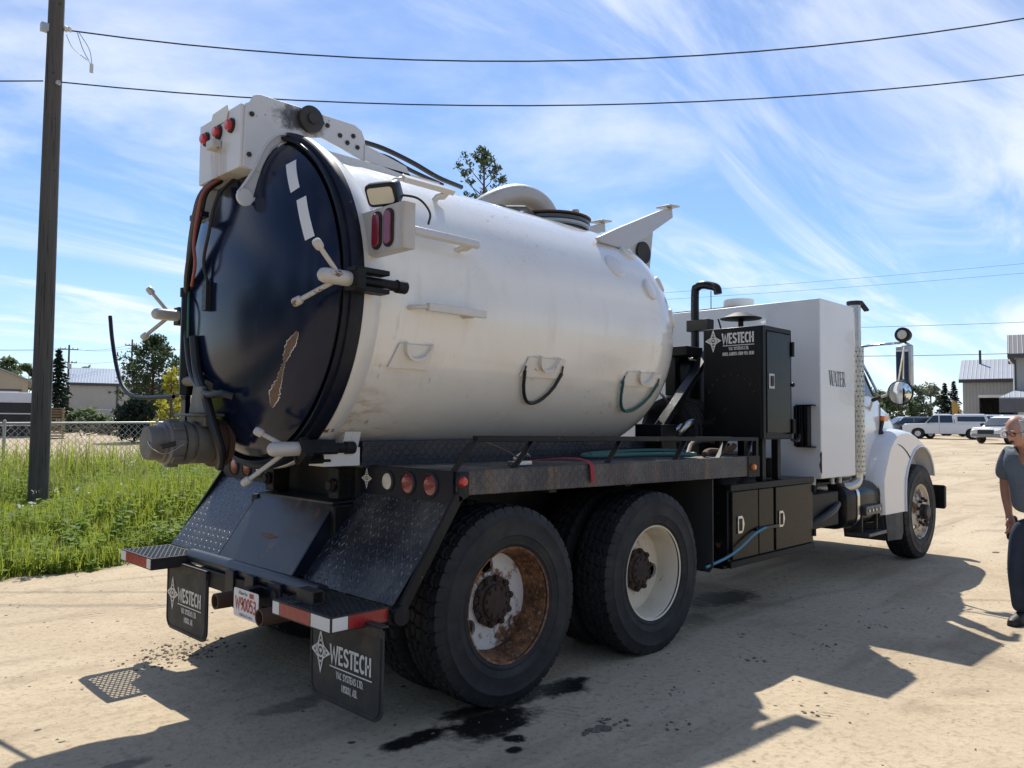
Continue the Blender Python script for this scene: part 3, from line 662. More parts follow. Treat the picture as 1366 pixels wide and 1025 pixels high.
# ================================================================== the vacuum truck
truck = empty('vacuum_truck')
tag(truck, 'white and navy tandem axle vacuum tank truck parked on the dirt yard', 'truck')
def T(name, mb, mt, parent=None, **k): return obj(name, mb, mm[mt] if isinstance(mt, str) else mt, parent or truck, **k)

# ---- wheels
def tyre_mesh():
    Rr, hw = 0.525, 0.138; NT = 440; tn = 57
    prof = []   # (y offset, radius, is_tread)
    side = [(.105, .297), (.118, .302), (.124, .316), (.1285, .320), (.1285, .327), (.126, .331), (.134, .362), (.1385, .366), (.1385, .372), (.137, .376), (.1405, .42), (.1395, .446), (.1412, .449), (.1405, .455), (.136, .46), (.130, .482), (.124, .497)]
    for y, r_ in side: prof.append((-y, r_, 0))
    for i in range(tn):
        u = -1 + 2 * i / (tn - 1); prof.append((u * 0.116, 0.525 - 0.010 * u * u, 1))
    for y, r_ in reversed(side): prof.append((y, r_, 0))
    prof = np.array(prof); m = len(prof)
    th = np.linspace(0, 2 * np.pi, NT, endpoint=False); PIT = 44
    ph = (th[:, None] * PIT / (2 * np.pi)); y = prof[None, :, 0]; isT = prof[None, :, 2] > 0
    z = 0.0045 * np.sign(np.sin(2 * np.pi * ph))                     # zigzag of the grooves
    g = np.zeros((NT, m))
    for c in (-0.072, -0.026, 0.026, 0.072): g = np.maximum(g, (np.abs(y - c - z) < 0.0065))
    fr = np.mod(ph + 3.2 * np.abs(y), 1.0); g = np.maximum(g, (fr < 0.17) & (np.abs(y) > 0.076)); fr2 = np.mod(ph + 0.5 + 4 * y, 1.0); g = np.maximum(g, (fr2 < 0.15) & (np.abs(y) < 0.072)) 
    rad = prof[None, :, 1] - 0.012 * g * isT
    # shoulder notches on the outer sidewall edge
    sh = np.mod(ph + 3.2 * 0.116, 1.0) < 0.17; edge = np.zeros(m); edge[16] = edge[-17] = 1; edge[15] = edge[-16] = .5
    rad = rad - 0.010 * edge[None, :] * sh
    V = np.stack([rad * np.cos(th)[:, None], np.broadcast_to(y, (NT, m)), rad * np.sin(th)[:, None]], -1).reshape(-1, 3)
    I = np.arange(NT * m).reshape(NT, m); J = np.roll(I, -1, 0)
    Fc = np.stack([I[:, :-1], I[:, 1:], J[:, 1:], J[:, :-1]], -1).reshape(-1, 4)
    me = np_mesh('tyre', V, Fc, mm['tyre']); me.set_sharp_from_angle(angle=R(32)); return me
TYRE = tyre_mesh()
def holed_ring(mb, r1, r2, rh, nh, y, ycone=0.0, ph=0.0, n=8, only=None):
    """flat wheel disc (in the XZ plane at y) from r1 to r2 with nh round holes of radius rh"""
    rc = (r1 + r2) / 2
    for j in range(nh):
        a0 = 2 * math.pi * j / nh + ph; half = math.pi / nh; out = []; inn = []
        if only is not None and j not in only:
            A = [a0 - half + 2 * half * k / 8 for k in range(9)]; mb.add([(r1 * math.cos(a), y, r1 * math.sin(a)) for a in A] + [(r2 * math.cos(a), y + ycone, r2 * math.sin(a)) for a in A], [(k, k + 1, 10 + k, 9 + k) for k in range(8)]); continue
        N = 4 * n
        for k in range(N):
            t = (k % n) / n; sd = k // n
            if sd == 0: r_, a = r1 + (r2 - r1) * t, a0 - half
            elif sd == 1: r_, a = r2, a0 - half + 2 * half * t
            elif sd == 2: r_, a = r2 + (r1 - r2) * t, a0 + half
            else: r_, a = r1, a0 + half - 2 * half * t
            p = Vector((r_ * math.cos(a), y + ycone * (r_ - r1) / (r2 - r1), r_ * math.sin(a))); out.append(p)
            c = Vector((rc * math.cos(a0), y + ycone * 0.5, rc * math.sin(a0))); d = p - c
            # elliptical hole, a little wider along the rim
            q = c + d.normalized() * rh; q.y = y + ycone * ((math.hypot(q.x, q.z) - r1) / (r2 - r1)); inn.append(q)
        mb.add(out + inn + [q + Vector((0, 0.02, 0)) for q in inn], [(k, (k + 1) % N, N + (k + 1) % N, N + k) for k in range(N)] + [(N + k, N + (k + 1) % N, 2 * N + (k + 1) % N, 2 * N + k) for k in range(N)])
def rim_outer(rear=True):
    """y negative = outboard; the tyre centre plane is y = 0"""
    mb = MB()
    if rear:   # concave dual: lip, deep well, disc far inboard
        prof = [(.292, -.118), (.303, -.122), (.306, -.112), (.298, -.104), (.286, -.100), (.276, -.070), (.266, -.030), (.262, .005), (.258, .040)]
        mb.lathe(prof, (0, 0, 0), (0, 1, 0), 56, caps=False)
    else:
        prof = [(.29, .118), (.303, .122), (.306, .112), (.298, .104), (.286, .10), (.272, .05), (.268, -.06), (.286, -.10), (.298, -.104), (.306, -.112), (.303, -.122), (.292, -.118), (.276, -.080)]
        mb.lathe(prof, (0, 0, 0), (0, 1, 0), 56, caps=False)
        holed_ring(mb, .170, .276, .033, 5, -.125, .045, 0.5)
        mb.lathe([(.170, -.125), (.163, -.130), (.02, -.130)], (0, 0, 0), (0, 1, 0), 40, caps=False)
    return mb
def disc_mesh():
    mb = MB(); holed_ring(mb, .140, .2585, .046, 6, .030, .004, math.pi / 2, 8, (0, 2)); mb.lathe([(.140, .030), (.135, .026), (.02, .026)], (0, 0, 0), (0, 1, 0), 40, caps=False); return mb
def hub_mesh(rear=True):
    mb = MB(); y0 = .021 if rear else -.130
    mb.lathe([(.136, y0), (.136, y0 - .008), (.112, y0 - .010), (.110, y0 - .018), (.094, y0 - .026), (.090, y0 - .040), (.075, y0 - .046), (.0, y0 - .047)] if rear else [(.085, y0), (.082, y0 - .06), (.07, y0 - .075), (0, y0 - .077)], (0, 0, 0), (0, 1, 0), 28)
    for k in range(10):
        a = 2 * math.pi * k / 10; rn = .122 if rear else .1425; c = (rn * math.cos(a), y0, rn * math.sin(a))
        mb.lathe([(.019, 0), (.019, .028), (.011, .030), (.011, .036)], c, (0, -1, 0), 6)
        if rear: a2 = a + .3; mb.lathe([(.010, 0), (.010, .012)], (.075 * math.cos(a2), y0 - .042, .075 * math.sin(a2)), (0, -1, 0), 6)
    return mb
RIMS = {k: mesh_from('rim', rim_outer(k), None, 30) for k in (True, False)}
DISC = mesh_from('wheel_disc', disc_mesh(), None, 0)
HUBS = {k: mesh_from('hub', hub_mesh(k), mm['hub_rust'] if k else mm['dark_steel'], 30) for k in (True, False)}
def wheel(x, yc, side, rear=True, rimmat='rim_cream', spin=0.0, flip=False, hub=True):
    e = empty('wheel', (x, yc, 0.515), truck)
    s = 1 if side < 0 else -1
    if flip: s = -s
    e.rotation_euler = (0, spin, 0 if s > 0 else math.pi)
    t = obj('tyre', None, None, e, me=TYRE)
    r_ = obj('rim', None, None, e, me=RIMS[rear].copy()); r_.data.materials.append(mm[rimmat])
    if rear and hub:
        d_ = obj('wheel_disc', None, None, e, me=DISC.copy()); d_.data.materials.append(mm['disc_rusty' if rimmat == 'rim_rusty' else rimmat])
    if hub: obj('hub', None, None, e, me=HUBS[rear])
    return e
for x, rm, sp in ((0.0, 'rim_rusty', -.15), (1.32, 'rim_cream', 1.72)):
    wheel(x, -1.072, -1, True, rm, sp); wheel(x, -0.735, -1, True, 'rim_cream', sp + 1, True, False)
    wheel(x, 1.072, 1, True, 'rim_cream', sp + .4); wheel(x, 0.735, 1, True, 'rim_cream', sp + 1.7, True, False)
wheel(6.556, -1.035, -1, False, 'rim_front', 0.3); wheel(6.556, 1.035, 1, False, 'rim_front', 1.3)
for x in (0.0, 1.32, 6.556):
    ax = MB(); ax.tube([(x, -.95, .515), (x, .95, .515)], 0.065 if x < 3 else .05, 12)
    if x < 3: ax.ball((x, 0, .53), .21, 16, 10, (.9, .8, 1)); 
    for s in (-1, 1):
        ax.lathe([(.19, 0), (.19, .10), (.12, .12)], (x, s * .48, .515), (0, s, 0), 24)
        if x < 3: ax.tube([(x - .18, s * .42, .60), (x - .18, s * .42, .88)], .06, 12)
    T('axle', ax, 'dark_steel')
sp = MB(); sp.tube([(1.32, 0, .55), (3.2, 0, .62), (5.2, 0, .72)], .055, 12); T('drive_shaft', sp, 'dark_steel')

# ---- chassis
for s in (-1, 1):
    fr = MB(); fr.box(-.62, 7.0, s * .43 - .04, s * .43 + .04, .74, 1.02); T('frame_rail', fr, 'black_dusty', bevel=.008)
    sg = MB(); sg.box(-.15, 1.5, s * .43 - .05, s * .43 + .05, .62, .735); sg.prism([(.1, s * .43 - .07, .35), (.55, s * .43 - .07, .735), (.78, s * .43 - .07, .735), (1.22, s * .43 - .07, .35)], (0, .14, 0)); T('suspension_beam', sg, 'dark_steel')
for x in (-.45, .66, 2.3, 3.9, 5.2):
    cm = MB(); cm.box(x - .05, x + .05, -.387, .387, .78, .98); T('cross_member', cm, 'black_dusty')

# ---- deck: side walkways, skirts, sub-frame
DZ = 1.232
for s in (-1, 1):
    y0, y1 = sorted((s * .56, s * 1.246))
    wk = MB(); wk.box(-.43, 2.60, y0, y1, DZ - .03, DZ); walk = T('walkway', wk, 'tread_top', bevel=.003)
    sk = MB()
    sk.prism([(-.432, s * 1.236, 1.105), (-.385, s * 1.236, 1.115), (2.60, s * 1.236, 1.085), (2.60, s * 1.236, DZ + .006), (-.432, s * 1.236, DZ + .006)], (0, s * .016, 0))
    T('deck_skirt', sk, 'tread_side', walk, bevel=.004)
    # bent-down rail along the edge with slanted stanchions
    rl = MB(); zr0, zr1 = 1.392, 1.362; yr = s * 1.20
    rl.beam((-.272, yr, zr0), (2.675, yr, zr1), .04, .03); T('guard_rail', rl, 'black_dusty', walk, bevel=.004)
    for xb in (-.44, -.02, .77, 1.50, 2.05, 2.46):
        xt = xb + .17 if xb < 2.3 else xb + .12
        zt = zr0 + (zr1 - zr0) * (xt + .272) / 2.95
        st_ = MB(); st_.beam((xb, s * 1.225, DZ - .002), (xt, yr, zt - .012), .012, .038, (0, 1, 0)); T('rail_stanchion', st_, 'black_dusty', walk, bevel=.003)
    ep = MB(); ep.beam((2.655, yr, DZ - .01), (2.655, yr, zr1), .035, .035, (1, 0, 0)); ep.box(2.44, 2.61, s * 1.255 - .004, s * 1.255 + .004, 1.082, 1.236); T('end_post', ep, 'black_dusty', walk)
    lm = MB(); lm.lathe([(.030, 0), (.032, .014), (.024, .016)], (-.415, s * 1.252, 1.186), (0, s, 0), 20); base = T('marker_base', lm, 'rubber', walk)
    lm = MB(); lm.lathe([(.024, .014), (.024, .03), (.018, .038), (0, .040)], (-.415, s * 1.252, 1.186), (0, s, 0), 20); T('marker_lamp', lm, 'lens_red', walk)
    lm = MB(); lm.lathe([(.024, 0), (.024, .014), (.018, .022), (0, .024)], (2.506, s * 1.259, 1.155), (0, s, 0), 20); T('marker_lamp', lm, 'amber', walk)
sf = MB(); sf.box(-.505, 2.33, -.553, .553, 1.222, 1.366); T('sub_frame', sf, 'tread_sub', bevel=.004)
cb = MB(); cb.box(-.40, 2.40, -.555, .555, 1.03, 1.215); T('deck_bearers', cb, 'black_dusty')
for x in (.3, 1.0, 1.7, 2.4):
    for s in (-1, 1):
        b = MB(); y0, y1 = sorted((s * .56, s * 1.22)); b.box(x - .03, x + .03, y0, y1, 1.09, 1.198); T('deck_beam', b, 'black_dusty')
# under-deck mud guard sheet behind the tandem wheels
for s in (-1, 1):
    g = MB(); y0, y1 = sorted((s * .60, s * 1.22))
    o_ = [(1.99, y0, 1.085), (1.99, y1, 1.085), (1.99, y1 - s * .0, .98), (1.99, y1 - (.04 if s < 0 else .0), .82), (1.99, y1, .66), (1.99, y1, .47), (1.99, y1 - .03, .43), (1.99, y0 + .03, .43), (1.99, y0, .47)]
    g.prism(o_, (.012, 0, 0)); T('mud_guard', g, 'flap_rubber')

# ---- rear panels
for s in (-1, 1):
    y0, y1 = sorted((s * .45, s * 1.234))
    rp = MB(); rp.box(-.446, -.432, y0, y1, 1.075, DZ + .004); panel = T('rear_panel', rp, 'navy_satin', bevel=.003)
    for yl, mt_, rr in ((.705, 'lens_clear', .043), (.88, 'lens_dark', .050), (1.063, 'lens_dark', .050)):
        b = MB(); b.lathe([(rr + .014, 0), (rr + .014, .006), (rr + .004, .012), (rr, .004)], (-.446, s * yl, 1.157), (-1, 0, 0), 28, caps=False); T('lamp_grommet', b, 'rubber', panel)
        b = MB(); b.lathe([(rr, 0), (rr, .006), (rr * .7, .010), (rr * .35, .009), (0, .012)], (-.446, s * yl, 1.157), (-1, 0, 0), 28); T('tail_lamp', b, mt_, panel)
    if s < 0:
        e = MB(); star(e, (-.4485, -.515, 1.163), (0, -1, 0), (0, 0, 1), .042, .052, .007); T('emblem', e, 'vinyl_white', panel, smooth=0)
    # sloping tread-plate panel below it
    fp = MB(); top = [(-.447, y0, 1.078), (-.447, y1, 1.078)]; bot = [(-.80, y1, .642), (-.80, y0, .642)]
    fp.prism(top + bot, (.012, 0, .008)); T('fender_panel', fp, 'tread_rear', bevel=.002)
    ar = MB(); ar.beam((-.418, s * 1.249, 1.12), (-.755, s * 1.249, .63), .022, .055, (1, 0, 0)); ar.lathe([(.046, -.015), (.046, .015)], (-.765, s * 1.249, .597), (0, 1, 0), 24); ar.prism([(-.432, s * 1.249 - .011, DZ), (-.43, s * 1.249 - .011, 1.08), (-.36, s * 1.249 - .011, 1.112), (-.36, s * 1.249 - .011, DZ)], (0, .022, 0)); T('fender_arm', ar, 'black_dusty', bevel=.004)
# centre ramp below the discharge
rm_ = MB(); rm_.prism([(-.60, .42, 1.02), (-.60, -.42, 1.02), (-.855, -.42, .655), (-.855, .42, .655)], (.010, 0, .007)); ramp = T('drip_ramp', rm_, 'ramp_blue', bevel=.002)
b = MB(); b.prism([(-.60, -.42, 1.02), (-.60, .42, 1.02), (-.20, .42, 1.04), (-.20, -.42, 1.04)], (0, 0, .012)); T('ramp_top', b, 'ramp_blue', ramp)
for s in (-1, 1):
    b = MB(); b.prism([(-.60, s * .422, 1.02), (-.855, s * .422, .655), (-.50, s * .422, .70), (-.45, s * .422, 1.02)], (0, s * .008, 0)); T('ramp_cheek', b, 'navy_satin', ramp)
    b = MB(); b.box(-.56, -.45, s * .36 - .05, s * .36 + .05, 1.045, 1.215); b.lathe([(.04, 0), (.04, .02), (.03, .022), (.03, .035)], (-.562, s * .36, 1.12), (-1, 0, 0), 8); T('rear_bracket', b, 'black_dusty', bevel=.004)
bs = MB()
for i in range(1):
    pl = [(-.7385 + .0, .02 + .09 * math.cos(a) * (1 + .2 * math.sin(3 * a)), .822 + .012 * math.sin(a) - .0) for a in np.linspace(0, 6.28, 18)[:-1]]
    bs.add([(-.741 + (p[2] - .822) * .70, p[1], p[2]) for p in pl], [tuple(range(17))]); 
T('scraped_spot', bs, 'bare_scuff', ramp, smooth=0)
# rear cross tube and hitch
bt = MB(); bt.tube([(-.86, -.75, .63), (-.86, .75, .63)], .045, 16); T('cross_tube', bt, 'ramp_blue')
for y, mt_ in ((.055, 'rust_steel'), (-.443, 'rust_steel')):
    p = MB(); p.lathe([(.034, .10), (.034, .30), (.043, .30), (.043, 0), (.034, 0), (.034, .12), (0, .12)], (-1.03, y, .488), (1, 0, 0), 20, caps=False); T('drain_pipe', p, mt_)
for y, w_ in ((.10, .10), (-.13, .10), (-.40, .13)):
    p = MB(); p.box(-.93, -.90, y - w_ / 2, y + w_ / 2, .46, .64); T('hitch_plate', p, 'navy_satin', bevel=.004)
hb = MB(); hb.box(-.92, -.62, -.52, .52, .50, .60); T('rear_beam', hb, 'black_dusty', bevel=.006)
h = MB(); h.lathe([(.028, 0), (.028, .03)], (-.932, -.40, .575), (1, 0, 0), 16); T('hitch_hole', h, 'rubber')

# ---- licence plate
lp = MB()
def plate_pt(u, v, off=0.0): return Vector((-1.0 - off, -.245 - u * 1.0, .515 + v)) + Vector((0, 0, 0.0))
PL = rrect(0, 0, .135, .074, .012, 4)
lp.prism([plate_pt(u, v) for u, v in PL], (-.002, 0, 0)); plate = T('licence_plate', lp, 'plate_white', smooth=0)
t = MB(); write(t, 'W90053', plate_pt(-.115, -.034, .0035), (0, -1, 0), (0, 0, 1), .066, .225, .15); T('plate_number', t, 'plate_red', plate, smooth=0)
t = MB(); write(t, 'Alberta', plate_pt(-.08, .046, .0035), (0, -1, 0), (0, 0, 1), .020, .095, .14); T('plate_name', t, 'ink_grey', plate, smooth=0)
t = MB(); t.prism([plate_pt(u, v, .0025) for u, v in rrect(.062, .053, .022, .012, .003, 3)], (-.0008, 0, 0)); T('plate_sticker', t, 'plate_red', plate, smooth=0)
t = MB(); write(t, 'Wild Rose Country'.replace('W', 'W'), plate_pt(-.07, -.064, .0035), (0, -1, 0), (0, 0, 1), .015, .14, .14); T('plate_motto', t, 'plate_blue', plate, smooth=0)
t = MB(); t.box(-.998, -.93, -.27, -.21, .54, .60); T('plate_bracket', t, 'black_dusty', plate)

# ---- rear steps of expanded metal
def step(s):
    y0, y1 = sorted((s * .735, s * 1.225)); x0, x1, z1, z0 = -1.115, -.81, .642, .572
    fr = MB(); t_ = .012
    fr.box(x0, x0 + t_, y0, y1, z0, z1); fr.box(x1 - t_, x1, y0, y1, z0, z1); fr.box(x0 + t_, x1 - t_, y0, y0 + t_, z0, z1); fr.box(x0 + t_, x1 - t_, y1 - t_, y1, z0, z1)
    st_ = T('rear_step', fr, 'dark_steel', bevel=.002)
    g = MB(); px_, py_ = .030, .060; zc_ = z1 - .004   # diamonds long across the truck
    nxd = int((x1 - x0) / px_); nyd = int((y1 - y0) / py_)
    dx = (x1 - x0 - .02) / nxd; dy = (y1 - y0 - .02) / nyd
    for i in range(nxd):
        for j in range(nyd):
            ax_, ay_ = x0 + .01 + i * dx, y0 + .01 + j * dy
            m_ = [(ax_ + dx / 2, ay_, zc_), (ax_ + dx, ay_ + dy / 2, zc_), (ax_ + dx / 2, ay_ + dy, zc_), (ax_, ay_ + dy / 2, zc_)]
            for k in range(4): g.beam(m_[k], m_[(k + 1) % 4], .0055, .011)
    gr = T('step_grating', g, 'galv_dark', st_, smooth=0); gr['kind'] = 'stuff'
    # reflective strips: rear face and outer end
    yy = (y0, y1) if s < 0 else (y0, y1)
    segs = [(y0, .065, 'tape_white'), (y0 + .065, y1 - y0 - .155, 'tape_red'), (y1 - .090, .090, 'tape_white')] if s > 0 else [(y0, .155, 'tape_white'), (y0 + .155, y1 - y0 - .22, 'tape_red'), (y1 - .065, .065, 'tape_white')]
    for ya, w_, mt_ in segs:
        q = MB(); q.box(x0 - .0035, x0 - .001, ya + .003, ya + w_ - .003, z0 + .008, z1 - .006); T('reflector', q, mt_, st_, smooth=0)
    ye = s * 1.225
    for xa, xb, mt_ in ((x0 + .008, x0 + .085, 'tape_white'), (x0 + .088, x1 - .01, 'tape_red')):
        q = MB(); ya, yb = sorted((ye + s * .001, ye + s * .0035)); q.box(xa, xb, ya, yb, z0 + .008, z1 - .006); T('reflector', q, mt_, st_, smooth=0)
    if s < 0:
        q = MB(); q.box(-1.105, -.985, -.87 - .03, -.87 + .03, z1 + .001, z1 + .006); hs = []
        # open-ended square socket lying along the truck's width
        for (a, b_) in ((0, 0), (0, .055), ):
            q.box(-1.06, -1.00, -.99, -.85, z1 + .002 + b_, z1 + .008 + b_)
        q.box(-1.06, -1.054, -.99, -.85, z1 + .002, z1 + .062); q.box(-1.006, -1.00, -.99, -.85, z1 + .002, z1 + .062)
        T('step_socket', q, 'dark_steel', st_, bevel=.002)
    return st_
step(-1); step(1)

# ---- rear mud flaps
def flap(s):
    yc = -1.055 if s < 0 else .655
    yc = s * 1.055 if s < 0 else .66
    x = -.93 if s < 0 else -.93; hw, z0, z1 = .29, .175, .575
    o_ = [(yc - hw, z1), (yc + hw, z1)] + [(yc + hw - .07 + .07 * math.cos(a), z0 + .07 + .07 * math.sin(a)) for a in np.linspace(0, -math.pi / 2, 6)] + [(yc - hw + .07 + .07 * math.cos(a), z0 + .07 + .07 * math.sin(a)) for a in np.linspace(-math.pi / 2, -math.pi, 6)]
    f_ = MB(); f_.prism([(x, a, b_) for a, b_ in o_], (.010, 0, 0)); fl = T('mud_flap', f_, 'flap_rubber', smooth=0)
    r_ = MB(); i_ = [(yc + hw - .012, z1 - .02)] + [(yc + hw - .07 + .052 * math.cos(a), z0 + .07 + .052 * math.sin(a)) for a in np.linspace(0, -math.pi / 2, 6)] + [(yc - hw + .07 + .052 * math.cos(a), z0 + .07 + .052 * math.sin(a)) for a in np.linspace(-math.pi / 2, -math.pi, 6)] + [(yc - hw + .012, z1 - .02)]
    r_.tube([(x - .001, a, b_) for a, b_ in i_], .0045, 6); T('flap_rib', r_, 'flap_rubber', fl)
    b = MB(); b.box(x - .012, x - .001, yc - hw, yc + hw, z1 - .03, z1 + .015); b.box(x - .012, x + .03, yc - hw, yc + hw, z1 + .012, z1 + .02); T('flap_bracket', b, 'dark_steel', fl)
    e = MB(); xf = x - .003; ux, uy = (0, -1, 0), (0, 0, 1)
    star(e, (xf, yc + .195, .395), ux, uy, .072, .092, .012); T('emblem', e, 'vinyl_white', fl, smooth=0)
    e = MB(); write(e, 'WESTECH', (xf, yc + .115, .362), ux, uy, .082, .325, .17)
    strokes(e, [[(0, 0), (.335, 0)]], (xf, yc + .115, .344), ux, uy, .006)
    write(e, 'VAC SYSTEMS LTD.', (xf, yc + .06, .297), ux, uy, .032, .215, .15); write(e, 'NISKU, AB.', (xf, yc + .015, .247), ux, uy, .032, .125, .15)
    T('lettering', e, 'vinyl_white', fl, smooth=0)
flap(-1); flap(1)

# ================================================================== tank
ZC, RT, ZT = 2.15, 0.89, 2.13
def ring_at(x, r_, n=72): return [(x, r_ * math.cos(2 * math.pi * k / n), ZT + r_ * math.sin(2 * math.pi * k / n)) for k in range(n)]
tk = MB(); rings = [ring_at(-.79, RT)] + [ring_at(x, RT) for x in np.linspace(-.6, 1.80, 14)]
for a in np.linspace(0, 90, 16)[1:]: rings.append(ring_at(1.80 + .74 * math.sin(R(a)), max(RT * math.cos(R(a)) ** 0.9, .002)))
tk.loft(rings); tank = T('tank', tk, 'tank_white', smooth=40)
def tp(x, ang, off=0.0):
    """point on the tank's right flank: angle above horizontal"""
    return Vector((x, -(RT + off) * math.cos(R(ang)), ZT + (RT + off) * math.sin(R(ang))))
b = MB(); b.lathe([(.90, -.01), (.936, 0), (.938, .03), (RT + .028, .085), (RT + .006, .125), (RT - .005, .14)], (-.772, 0, (ZC + ZT) / 2), (1, 0, 0), 72, caps=False); T('end_ring', b, 'white_paint', tank)
b = MB(); b.prism([(-.62, .50, 1.24), (-.62, -.50, 1.24), (-.62, -.56, 1.42), (-.62, -.40, 1.36), (-.62, 0, 1.25), (-.62, .40, 1.36), (-.62, .56, 1.42)], (.10, 0, 0)); b.box(-.74, -.52, -.55, -.40, 1.237, 1.335); b.box(-.74, -.52, .40, .55, 1.237, 1.335); T('saddle', b, 'white_paint', tank)
# climbing rungs: folded flat bar on two feet
for a, xa, xb in ((47, -.34, .032), (21.2, -.446, .017), (-3.3, -.396, .017)):
    for sd in (1, -1):
        def q(x, off, da=0):
            p = tp(x, a + da, off); return Vector((p.x, p.y * sd, p.z))
        rad = (q(0, 1) - q(0, 0)).normalized(); m_ = MB(); m_.beam(q(xa, .072), q(xb, .072), .042, .032, rad)
        m_.tube([q(xa - .065, -.01, -.6), q(xa - .062, .025, -.5), q(xa - .045, .05, -.3), q(xa + .004, .068, 0)], .014, 6)
        m_.prism([q(xb - .06, .058, -.6), q(xb - .02, .058, -.6), q(xb - .05, .02, -1.6), q(xb - .09, .012, -1.8), q(xb - .10, -.01, -2.4), q(xb - .13, -.01, -1.6), q(xb - .11, .03, -1.1)], tuple((q(0, 0, 1.2) - q(0, 0)))); T('ladder_rung', m_, 'rung_white', tank, bevel=.004)
# hose hook plates with rolled lips
for xa, xb, a0, a1 in ((-.54, -.27, -16, -24.5), (.44, .82, -16.5, -24.5), (1.46, 1.90, -19, -25.5)):
    m_ = MB(); q = [tp(xa + .04, a0, .006), tp(xb, a0, .006), tp(xb, a1, .006), tp(xa, a1, .006)]
    m_.prism(q, tuple(tp(0, (a0 + a1) / 2, .008) - tp(0, (a0 + a1) / 2, 0)))
    hp = T('hook_plate', m_, 'white_paint', tank)
    m_ = MB(); xc = (xa + xb) / 2 + .02; rr = .085
    sec = [];
    for k in range(11):
        t_ = math.pi + math.pi * k / 10; sec.append((xc + rr * math.cos(t_), math.sin(t_) * rr))
    m_.loft([[tp(x, (a0) + math.degrees(v / RT) + 1.0, d_) for d_ in (.005, .038)] + [tp(x, a0 + math.degrees((v - .014) / RT) + 1.0, d_) for d_ in (.038, .005)] for x, v in sec]); T('hook_lip', m_, 'white_paint', tank, bevel=.002)
# round bolted pads at the front shoulder
for x, a, rr, tl in ((1.457, 31, .085, 0), (1.80, 21.5, .075, .22), (1.77, 44, .07, .22), (2.14, 11, .07, .70), (2.08, 30, .06, .6)):
    rl = RT if x < 1.80 else RT * math.cos(math.asin((x - 1.80) / .74)) ** .9
    c = Vector((x, -rl * math.cos(R(a)), ZT + rl * math.sin(R(a)))); nrm = Vector((tl, -math.cos(R(a)), math.sin(R(a)))).normalized()
    m_ = MB(); m_.lathe([(rr * 1.12, -.03), (rr * 1.12, .002), (rr, .010), (rr * .9, .012), (0, .013)], c, nrm, 24); T('sight_pad', m_, 'white_paint', tank)
# front cradle arms
for s in (-1, 1):
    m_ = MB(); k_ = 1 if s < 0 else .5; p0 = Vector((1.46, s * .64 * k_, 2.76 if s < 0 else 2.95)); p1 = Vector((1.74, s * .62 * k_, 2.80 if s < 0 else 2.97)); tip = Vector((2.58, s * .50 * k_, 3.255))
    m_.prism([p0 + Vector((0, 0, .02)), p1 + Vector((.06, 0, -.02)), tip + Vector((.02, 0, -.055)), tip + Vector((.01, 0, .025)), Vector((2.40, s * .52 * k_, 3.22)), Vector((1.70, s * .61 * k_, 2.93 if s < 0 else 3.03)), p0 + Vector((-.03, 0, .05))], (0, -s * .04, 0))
    m_.prism([tip + Vector((-.10, s * .05, .015)), tip + Vector((.05, s * .05, .03)), tip + Vector((.05, -s * .09, .03)), tip + Vector((-.10, -s * .09, .015))], (0, 0, .014)); T('cradle_arm', m_, 'arm_shaded_white', tank, bevel=.005)
m_ = MB(); m_.prism([(2.02, -.42, 2.83), (2.40, -.42, 3.17), (2.44, -.42, 3.17), (2.36, -.42, 2.62), (2.25, -.42, 2.62)], (0, .02, 0)); T('cradle_plate', m_, 'arm_shaded_white', tank)
m_ = MB(); m_.lathe([(.09, -.012), (.09, .012)], (2.27, -.43, 2.86), (0, 1, 0), 24); T('cradle_roller', m_, 'rubber', tank)
m_ = MB(); m_.tube([(2.0, -.30, 2.90), (2.40, .30, 3.17)], .02, 8); T('cradle_brace', m_, 'white_paint', tank)
# top fittings
m_ = MB(); m_.lathe([(.30, -.10), (.30, .03), (.33, .035), (.33, .06), (.30, .07), (.26, .085), (0, .10)], (1.62, .02, 2.995), (0, 0, 1), 32); hatch = T('manway_hatch', m_, 'galv_dark', tank)
m_ = MB(); m_.lathe([(.335, .075), (.34, .085), (.20, .12), (0, .13)], (1.62, .02, 2.995), (0, 0, 1), 32); T('hatch_lid', m_, 'rust_steel', tank)
m_ = MB(); m_.lathe([(.315, .0), (.33, .01), (.33, .03), (.315, .04)], (1.62, .02, 2.99), (0, 0, 1), 32, caps=False); T('clamp_band', m_, 'galvanised', tank)
el = bez([(1.02, .50, 2.94), (1.14, .43, 3.06), (1.27, .36, 3.20), (1.47, .29, 3.305), (1.67, .24, 3.31), (1.81, .21, 3.20), (1.84, .20, 2.95)], 5)
m_ = MB(); m_.tube(el, .09, 22); T('vent_elbow', m_, 'white_rusty', tank)
m_ = MB(); m_.tube([(1.93, 0, 2.98), (1.93, 0, 3.225)], .03, 12); T('vent_post', m_, 'galvanised', tank)
m_ = MB(); m_.box(.95, 1.15, -.12, .12, 2.99, 3.05); m_.tube([(.98, -.05, 3.04), (1.2, -.12, 3.07), (1.35, -.10, 3.03)], .02, 8); T('top_fitting', m_, 'galv_dark', tank)
for s in (-1, 1): T('hinge_base', MB().box(-.62, .25, min(s * .23, s * .27), max(s * .23, s * .27), 2.955, 3.02), 'white_paint', tank)

